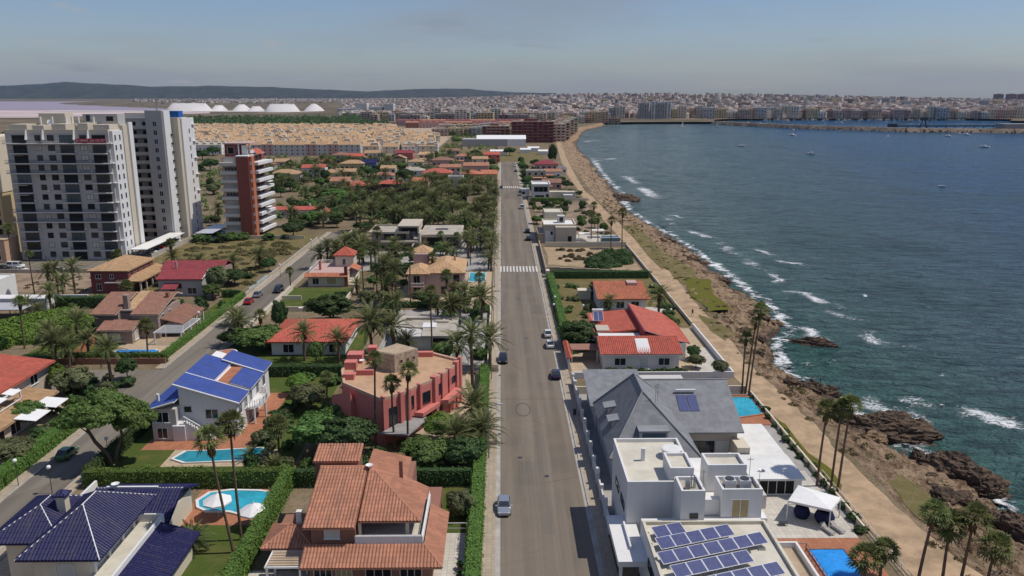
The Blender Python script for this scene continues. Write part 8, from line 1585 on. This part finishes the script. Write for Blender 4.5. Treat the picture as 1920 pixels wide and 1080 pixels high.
# far town: waterfront row and the mass behind; all stand on the far side of the bay
pal = [(bb[i]) for i in (1, 2, 4, 5, 6, 7)]; sm = [block_mesh(16, 14, 4, 'cream_wall', 'white_wall', seed=11), block_mesh(14, 12, 5, 'rose_wall', 'cream_wall', seed=12), block_mesh(18, 12, 4, 'white_wall', 'pale_grey_wall', seed=13), block_mesh(12, 12, 6, 'beige_wall', 'cream_wall', seed=14), block_mesh(20, 12, 3, 'taupe_wall', 'peach_wall', 'terracotta_paving', seed=15), block_mesh(15, 12, 5, 'brown_wall', 'grey_wall', seed=16)]
tall = [block_mesh(20, 16, 12, 'grey_wall', 'pale_grey_wall', seed=21), block_mesh(14, 14, 13, 'white_wall', 'pale_grey_wall', seed=22)]
for i, (px, k) in enumerate(((1203, 0), (1222, 1), (1236, 0), (1246, 1))): x, y = G(px, 222); block(tall[k], x, y-20, ['grey high-rise left in the cluster at the beach corner', 'white high-rise second in the beach corner cluster', 'grey high-rise third in the beach corner cluster', 'white high-rise right in the beach corner cluster'][i], s=.85)
NFAR = 0
for i in range(52):
    px = 1100+i*16.2+random.uniform(-4, 4); x, y = G(px, 221.5+random.uniform(-.6, .8))
    if 1190 < px < 1255: continue
    block(random.choice(pal+sm), x, y, ORD(i)+' apartment building from the left in the waterfront row across the bay', 'waterfront row across the bay', random.uniform(-.12, .12)); NFAR += 1
for i in range(36):
    px = 690+i*13.2+random.uniform(-4, 4); x, y = G(px, 231+random.uniform(-6, 3)); 
    if y < 1000: continue
    block(random.choice(pal+sm), x, y, ORD(i)+' apartment building from the left in the row behind estate and promenade', 'row behind the estate', random.uniform(-.15, .15)); NFAR += 1
for i in range(190):
    py = random.uniform(199, 218); px = random.uniform(930, 1915); x, y = G(px, py); block(random.choice(sm+pal), x, y, 'pale building in the dense town across the bay', 'buildings of the dense town', random.uniform(-.5, .5), gz(x, y)-1, random.uniform(.7, 1.15))
# the rest of the town: too many and too far to count
def town_mat():
    m, nt, b, o = newmat('far_town'); t = NT(nt); a = t.n('ShaderNodeAttribute', attribute_name='shade').outputs['Fac']
    r = t.n('ShaderNodeValToRGB'); nt.links.new(a, r.inputs[0]); e = r.color_ramp.elements; e[0].color = (.24, .19, .17, 1); e[1].color = (.82, .77, .70, 1)  # pale ramp: lightening by distant haze is put into the building colours
    for p, c in ((.2, (.58, .46, .40, 1)), (.5, (.74, .63, .55, 1)), (.65, (.52, .36, .29, 1)), (.85, (.78, .69, .60, 1))): n = e.new(p); n.color = c
    t.set(b.inputs['Base Color'], r.outputs[0]); b.inputs['Roughness'].default_value = .9; return m
M_TOWN = town_mat()
def far_boxes(name, label, spots, cat='buildings'):
    n = len(spots); Q = []; S = []
    for x, y, z, w, d, h in spots:
        a, b_, s = w/2, d/2, random.random(); ca, sa = math.cos(s*7), math.sin(s*7); c = [(x+i*ca-j*sa, y+i*sa+j*ca) for i, j in ((-a, -b_), (a, -b_), (a, b_), (-a, b_))]
        for i in range(4): p, q = c[i], c[(i+1) % 4]; Q.append(((*p, z-8), (*q, z-8), (*q, z+h), (*p, z+h))); S.append(s)
        Q.append(tuple((*p, z+h) for p in c)); S.append((s*3.7) % 1)
        zz = z+h*.55
        for i in (0, 1): 
            p, q = c[i], c[(i+1) % 4]; u = ((q[1]-p[1])/max(math.dist(p, q), .1)*.15, -(q[0]-p[0])/max(math.dist(p, q), .1)*.15); L_ = lambda t: (p[0]+(q[0]-p[0])*t+u[0], p[1]+(q[1]-p[1])*t+u[1])
            for t0 in (.15, .6): A1_, B1_ = L_(t0), L_(t0+.2); Q.append(((*A1_, z+h*.3), (*B1_, z+h*.3), (*B1_, z+h*.75), (*A1_, z+h*.75))); S.append(0.)
    o = bpy.data.objects.new(name, soup(name, np.array(Q), M_TOWN, S)); link(o); return tag(o, label, cat, kind='stuff')
sp = []
for i in range(5200):
    py = 179.5+random.random()**.8*42; px = random.uniform(940, 1990); x, y = G(px, py)
    if y > 7400 or y < 1735 or (x > 2300+(y-1900)*.6): continue
    sp.append((x, y, gz(x, y), random.uniform(9, 20), random.uniform(9, 16), random.uniform(5, 16)))
far_boxes('town_mass', 'mass of pale and brown town buildings beyond the bay', sp)
sp = []
for i in range(4200):
    py = 180+random.random()**.85*38; px = random.uniform(250, 1010); x, y = G(px, py)
    if y > 8400 or (px < 640 and py > 193) or random.random() < .1: continue
    sp.append((x, y, gz(x, y), random.uniform(8, 16), random.uniform(8, 13), random.uniform(4, 9)))
for i in range(2600):
    px, py = random.uniform(380, 1010), random.uniform(183, 201); x, y = G(px, py)
    if px > 640 or py < 195: sp.append((x, y, gz(x, y), random.uniform(9, 18), random.uniform(8, 13), random.uniform(4, 8)))
far_boxes('suburb_mass', 'mass of low suburban houses spread to the horizon', sp)
for i, (px, py, w_) in enumerate(((1871, 189, 60), (1895, 189.5, 64), (1916, 189.5, 56))): x, y = G(px, py); block(block_mesh(w_, 30, 13, 'brown_wall', 'rose_wall', seed=30+i), x, y, ['left of three brown tower blocks on the right horizon', 'middle of three brown tower blocks on the right horizon', 'right of three brown tower blocks on the right horizon'][i], z=0, s=1.2)
# belts of dark trees
def tree_belt(name, label, spots, mat, size=1.7):
    C = []; 
    for x, y, r_, h in spots:
        k = 34; q = RNG.normal(size=(k, 3)); q /= np.linalg.norm(q, axis=1)[:, None]; q *= RNG.random((k, 1))**.4; q[:, 2] = np.abs(q[:, 2]); C.append(q*np.array([r_, r_, h])+np.array([x, y, gz(x, y)]))
    C = np.concatenate(C); o = bpy.data.objects.new(name, soup(name, leaf_quads(C, size, np.array([0, -.3, .6])), MATS[mat], np.clip(RNG.normal(.45, .22, len(C)), 0, 1))); link(o); return tag(o, label, 'woodland', kind='stuff')
sp = []
for i in range(700): t_ = random.random(); px = 355+t_*370; py = 231-(px-355)*.012-random.random()*(18-t_*6)+4; x, y = G(px, py, 4); sp.append((x, y, random.uniform(4, 8), random.uniform(5, 10)))
for i in range(520): px = random.uniform(640, 1000); x, y = G(px, random.uniform(211, 222)); sp.append((x, y, random.uniform(4, 8), random.uniform(5, 10)))
tree_belt('far_woodland', 'dark green tree belt between the salt hills and the estate', sp, 'leaf_dark')
sp = []
for i in range(620):
    x, y = random.uniform(-190, -3.6), random.uniform(415, 990)
    if free(x, y, 1.2) and not (-210 < x < -60 and y > 672) and not (-40 < x < 26 and 788 < y < 830) and not (-170 < x < -110 and y > 640): sp.append((x, y, random.uniform(1.8, 3.6), random.uniform(2.5, 5)))
for i in range(260):
    x, y = random.uniform(-180, -66), random.uniform(308, 600)
    if free(x, y, 1): sp.append((x, y, random.uniform(1.5, 3), random.uniform(1.5, 3.6)))
tree_belt('garden_greenery', 'dense garden greenery between the far villas', sp, 'leaf_mid', .75)
sp = []
for i in range(1500): px = random.uniform(260, 1950); x, y = G(px, 180+random.random()*30); sp.append((x, y, random.uniform(4, 9), random.uniform(4, 8))) if y < 7000 and not (px > 1100 and y < 1760) and not (px < 640 and y < 3800) else None
tree_belt('town_trees', 'scattered dark trees through the far town and suburbs', sp, 'leaf_dark')
for i, (px, py) in enumerate(((30, 300), (10, 260), (372, 268), (385, 275), (400, 292), (380, 300), (395, 320), (365, 330))): x, y = G(px, py); tree(x, y, 8, 6, 'leaf_dark', 'dark tree in the gap around the towers', 'trees around the towers')
# ---------------------------------------------------------------- lagoon, salt works, hills
lag = newmat('lagoon_water'); lag[2].inputs['Base Color'].default_value = (.36, .25, .28, 1); lag[2].inputs['Roughness'].default_value = .3
sheet('lagoon', [(-9000, 2560), (-2100, 2520), (-1500, 2600), (-1150, 2480), (-960, 2700), (-1250, 3200), (-2000, 4200), (-2400, 5400), (-9000, 6400)], 1.0, lag[0])
plain('salt_flat', (.52, .42, .40), .9, .25, .004); sheet('salt_flat', [(-9000, 1700), (-1000, 1750), (-760, 2150), (-860, 2420), (-1500, 2590), (-2100, 2515), (-9000, 2555)], .7, W['salt_flat'])
sheet('salt_strip', [(-1330, 2380), (-900, 2360), (-560, 2300), (-480, 2420), (-900, 2480), (-1300, 2470)], 1.2, W['salt'])
def mound(px0, px1, py, top, label, ridge=.5, depth=55):
    x0, y0 = G(px0, py); x1, _ = G(px1, py); h = height_at((x0+x1)/2, y0, top); cx_ = (x0+x1)/2; w = (x1-x0)/2; n = 20; k = 6; V = []; F = []
    for j in range(k+1):
        t_ = j/k
        for i in range(n): a = 2*math.pi*i/n; rr = 1-t_; V.append((cx_+math.cos(a)*(w*rr+w*ridge*t_), y0+math.sin(a)*depth*rr+3*noise.noise(Vector((i, j, 0))), h*(t_**.8)*(1+.12*noise.noise(Vector((i*.9, j, 5)))))) 
    F = [(j*n+i, j*n+(i+1) % n, (j+1)*n+(i+1) % n, (j+1)*n+i) for j in range(k) for i in range(n)]+[tuple(range(k*n, (k+1)*n))]
    solo('salt_mound', MB().add(V, F), W['salt'], label, 'salt heap', smooth=True)
mound(312, 398, 209, 193, 'long white salt heap behind the cream slab tower', .72); mound(398, 424, 208, 197, 'small white salt heap second from the left'); mound(438, 470, 208, 195.5, 'pointed white salt heap third from the left', .3); mound(468, 494, 208, 199, 'low white salt heap fourth from the left'); mound(497, 562, 210, 194.5, 'broad white salt heap fifth from the left', .68); mound(570, 608, 209, 194.5, 'pointed white salt heap on the right', .2)
SW = thing('salt_works', 'pale grey salt works buildings right of the salt heaps', 'factory', (-480, 2250, 0)); x, y = G(660, 212)
for i, (dx_, w_, h_) in enumerate(((-40, 50, 12), (10, 30, 26), (45, 36, 16), (85, 26, 24), (125, 60, 10))): B(SW, 'building', W['pale_grey_wall'], x+dx_, x+dx_+w_, y, y+40, 0, h_)
def hills(name, prof, dist, mat, depth=2600):
    V = []; F = []; n = len(prof)
    P_ = []
    for (a, ya), (b_, yb) in zip(prof, prof[1:]):
        for k in range(10): t_ = k/10; P_.append((a+(b_-a)*t_, ya+(yb-ya)*t_))
    P_.append(prof[-1]); n = len(P_); rows2 = 7
    for r_ in range(rows2):
        s = r_/(rows2-1)
        for px, yt in P_:
            d0 = dist*(1.0+s*.25) if s <= .6 else dist*(1.15+(s-.6)*.6); u = (px-960)/FPX; X = (u*cy+sy_)*d0; Y = (cy-u*sy_)*d0
            Z = CAMH+(176-yt)/FPX*dist*1.15*.98; f = math.sin(min(1, s/.6)*math.pi/2) if s <= .6 else 1-(s-.6)/.4; V.append((X, Y, max(-5, Z)*f-5*(1-f)+8*noise.noise(Vector((X*.004, Y*.004, 1)))*f+4*noise.noise(Vector((X*.02, Y*.02, 1)))*f))
    F = [(r_*n+i, r_*n+i+1, (r_+1)*n+i+1, (r_+1)*n+i) for r_ in range(rows2-1) for i in range(n-1)]
    struct(name, MB().add(V, F), mat)
sheet('estate_paving', [(-520, 690), (-60, 690), (-60, 1250), (-520, 1250)], .02, MATS['sand_paving'])
plain('hill_earth', (.045, .048, .036), .95, .45, .008)
hills('hills', [(-300, 164), (-100, 166), (0, 162), (60, 160), (90, 158), (150, 154), (210, 157), (300, 162), (420, 161), (520, 163), (620, 168), (700, 171), (740, 169), (800, 167), (860, 166), (920, 170), (980, 173), (1040, 175)], 8600, W['hill_earth'])
# ---------------------------------------------------------------- breakwater, loading jetty, boats
plain('armour_stone', (.36, .27, .19), .95, .5, .05, fine=.4)
bwp = [(392, 1492), (430, 1400), (478, 1296), (592, 1184), (727, 1148), (860, 1156)]
T = thing('breakwater', 'long stone breakwater closing the harbour', 'breakwater', (560, 1250, SEA_Z)); m = MB()
for (a, b_) in zip(bwp, bwp[1:]):
    d = Vector((b_[0]-a[0], b_[1]-a[1])); n_ = Vector((-d.y, d.x)).normalized(); c = [(a[0]+n_.x*9, a[1]+n_.y*9), (a[0]-n_.x*9, a[1]-n_.y*9), (b_[0]-n_.x*9, b_[1]-n_.y*9), (b_[0]+n_.x*9, b_[1]+n_.y*9)]; e = [(a[0]+n_.x*4, a[1]+n_.y*4), (a[0]-n_.x*4, a[1]-n_.y*4), (b_[0]-n_.x*4, b_[1]-n_.y*4), (b_[0]+n_.x*4, b_[1]+n_.y*4)]
    m.add([(*p, SEA_Z-2) for p in c]+[(*p, 1.5) for p in e], [(4, 5, 6, 7), (0, 1, 5, 4), (1, 2, 6, 5), (2, 3, 7, 6), (3, 0, 4, 7)])
part(T, 'core', m, W['armour_stone'])
bx = []; S = []; rk = MB()
for (a, b_) in zip(bwp, bwp[1:]):
    for i in range(int(math.dist(a, b_)*1.1)):
        t_ = random.random(); d = Vector((b_[0]-a[0], b_[1]-a[1])); n_ = Vector((d.y, -d.x)).normalized(); o_ = random.uniform(-9.5, 9.5); s_ = random.uniform(.7, 1.9); x, y = a[0]+d.x*t_+n_.x*o_, a[1]+d.y*t_+n_.y*o_; z = SEA_Z+(9.5-abs(o_))*.55; rk.prism([(x+s_*math.cos(k+t_), y+s_*math.sin(k+t_)) for k in (0, 1.3, 2.7, 4.1, 5.2)], z-s_, z+s_*.8)
part(T, 'armour_stones', rk, W['armour_stone'], kind='stuff')
T = thing('loading_jetty', 'dark steel conveyor jetty with a loading tower behind the breakwater', 'jetty', (690, 1270, SEA_Z)); dm = plain('jetty_steel', (.05, .055, .065), .6)
def gz3(px, py, Y): 
    u = (px-960)/FPX; v = (py-540)/FPX; dy = cp-v*sp_; t_ = Y/dy; return (u*t_+Y*sy_, Y, CAMH-(sp_+v*cp)*t_)
j0, j1 = gz3(1672, 237, 1300), gz3(1905, 237, 1300); part(T, 'conveyor', MB().box(j0[0], j1[0], 1299, 1302, j0[2]-.6, j0[2]+1.4), dm); pz = j0[2]
for px in range(1690, 1905, 18): x = gz3(px, 237, 1300)[0]; part(T, 'pile', MB().box(x-.5, x+.5, 1300, 1301, SEA_Z-2, pz-.6), dm)
a = gz3(1738, 222, 1298); part(T, 'tower_head', MB().box(a[0]-5, a[0]+5, 1295, 1301, a[2]-3, a[2]+1.5), dm)
for s in (-1, 1): part(T, 'tower_leg', MB().tube([(a[0]+s*6.5, 1298, SEA_Z-2), (a[0]+s*2, 1298, a[2]-3)], .9, 6), dm)
part(T, 'tower_brace', MB().tube([(a[0]-5, 1298, 3), (a[0]+5, 1298, 3)], .5, 5), dm); b0 = gz3(1680, 234, 1298); part(T, 'boom', MB().tube([(b0[0], 1298, b0[2]), (a[0]-4, 1298, a[2]-.5)], .8, 6), dm); part(T, 'machine_house', MB().box(b0[0]-8, b0[0]+4, 1294, 1302, SEA_Z+2, b0[2]+1.5), dm)
solo('quay_building', MB().box(*sorted((gz3(1890, 235, 1165)[0], gz3(1990, 235, 1165)[0])), 1160, 1185, SEA_Z-2, 8), W['render_grey'], 'grey quay building at the right end of the breakwater', 'building')
# boats: hull lofted, cabin, windscreen or mast
hv = MB(); secs = [(-1, .02, .9), (-.7, .55, .75), (-.2, .9, .62), (.5, .95, .58), (1, .8, .6)]; V = []
for y, w_, t_ in secs: V += [(-w_, y*3, t_), (-w_*.75, y*3, .15), (0, y*3, -.2), (w_*.75, y*3, .15), (w_, y*3, t_)]
hv.add(V, [(i*5+k, i*5+k+1, (i+1)*5+k+1, (i+1)*5+k) for i in range(4) for k in range(4)]+[tuple(20+k for k in range(5)), ]+[(i*5, (i+1)*5, (i+1)*5+4, i*5+4) for i in range(4)])
HULL = mesh('hull', hv.V, hv.F, W['canvas_white']); cb = MB().box(-.6, .6, -.9, .7, .6, 1.3); CAB = mesh('cabin', cb.V, cb.F, W['white_frame']); gs = MB().box(-.62, .62, -.93, -.3, .95, 1.22); SCR = mesh('windscreen', gs.V, gs.F, W['window_glass']); ms_ = MB().tube([(0, -.4, .6), (0, -.4, 8)], .07, 5).tube([(0, -.4, 1.6), (0, 2.2, 1.7)], .06, 4); MAST = mesh('mast', ms_.V, ms_.F, W['panel_frame']); sl_ = MB().add([(.02, -.3, 1.8), (.02, 2.1, 1.9), (.02, -.3, 7.6), (-.02, -.3, 1.8), (-.02, 2.1, 1.9), (-.02, -.3, 7.6)], [(0, 1, 2), (5, 4, 3), (0, 3, 4, 1), (1, 4, 5, 2), (2, 5, 3, 0)]); SAIL = mesh('sail', sl_.V, sl_.F, W['canvas_white'])
def boat(x, y, kind, s, label, group=None, rot=None):
    T = thing('sailing_boat' if kind else 'motor_boat', label, 'boat', (x, y, SEA_Z+.05), group); T.rotation_euler.z = random.random()*6.28 if rot is None else rot; T.scale = (s, s, s)
    for n_, me_ in (('hull', HULL), ('cabin', CAB), ('windscreen', SCR))+((('mast', MAST),) if kind else ())+((('sail', SAIL),) if kind == 2 else ()): link(bpy.data.objects.new(n_, me_), T)
for px, py, k, s, lb in ((1521, 289, 0, 1.5, 'motor boat with dark cabin in the middle of the bay'), (1390, 274, 0, 1.3, 'white boat alone left of the bay middle'), (1846, 276, 0, 1.6, 'white motor boat at the right of the bay'), (1486, 254, 0, 1.8, 'white boat near the breakwater left of the jetty'), (1280, 239, 2, 1.4, 'small sail pair near the far beach'), (1778, 256, 1, 1.6, 'boat with mast below the loading jetty'), (1812, 253, 0, 1.8, 'white boat right below the jetty'), (1798, 251, 0, 1.3, 'small white boat close to the breakwater stones'), (1576, 246, 0, 1.4, 'small boat touching the breakwater'), (1488, 244, 0, 1.5, 'dark-hulled boat by the breakwater bend'), (1665, 256, 0, 1.0, 'tiny dark boat below the jetty machine house'), (1345, 238, 2, 1.2, 'small white sail beside the breakwater root'), (1455, 247, 0, 1.0, 'tiny boat left of the breakwater bend'), (1766, 350, 0, .7, 'tiny white dinghy far out at right')): x, y = G(px, py, SEA_Z); boat(x, y, k, s, lb)
for i in range(90):
    px = random.uniform(1400, 1760); py = random.uniform(220.5, 226) if i % 3 else random.uniform(223, 232); x, y = G(px, py, SEA_Z)
    if y > 1706: y = 1690+random.random()*14
    boat(x, y, 1 if random.random() < .6 else 0, random.uniform(1.3, 2.4), 'boat moored in the harbour behind the breakwater', 'boats moored in the harbour', random.uniform(-.3, .3))
# ---------------------------------------------------------------- haze
hz = MB().box(-19000, 19000, -700, 14000, -16, 330); hm = bpy.data.materials.new('haze_air'); hm.use_nodes = True; hn = hm.node_tree; hn.nodes.clear(); ho = hn.nodes.new('ShaderNodeOutputMaterial'); pv_ = hn.nodes.new('ShaderNodeVolumePrincipled'); pv_.inputs['Color'].default_value = (.42, .66, 1.0, 1); pv_.inputs['Density'].default_value = HAZE; pv_.inputs['Anisotropy'].default_value = 0.; hn.links.new(pv_.outputs[0], ho.inputs['Volume'])
h_ = bpy.data.objects.new('haze', mesh('haze', hz.V, hz.F, hm)); link(h_); h_['kind'] = 'stuff'; h_['label'] = 'thin blue summer haze over the whole bay'; h_['category'] = 'haze'
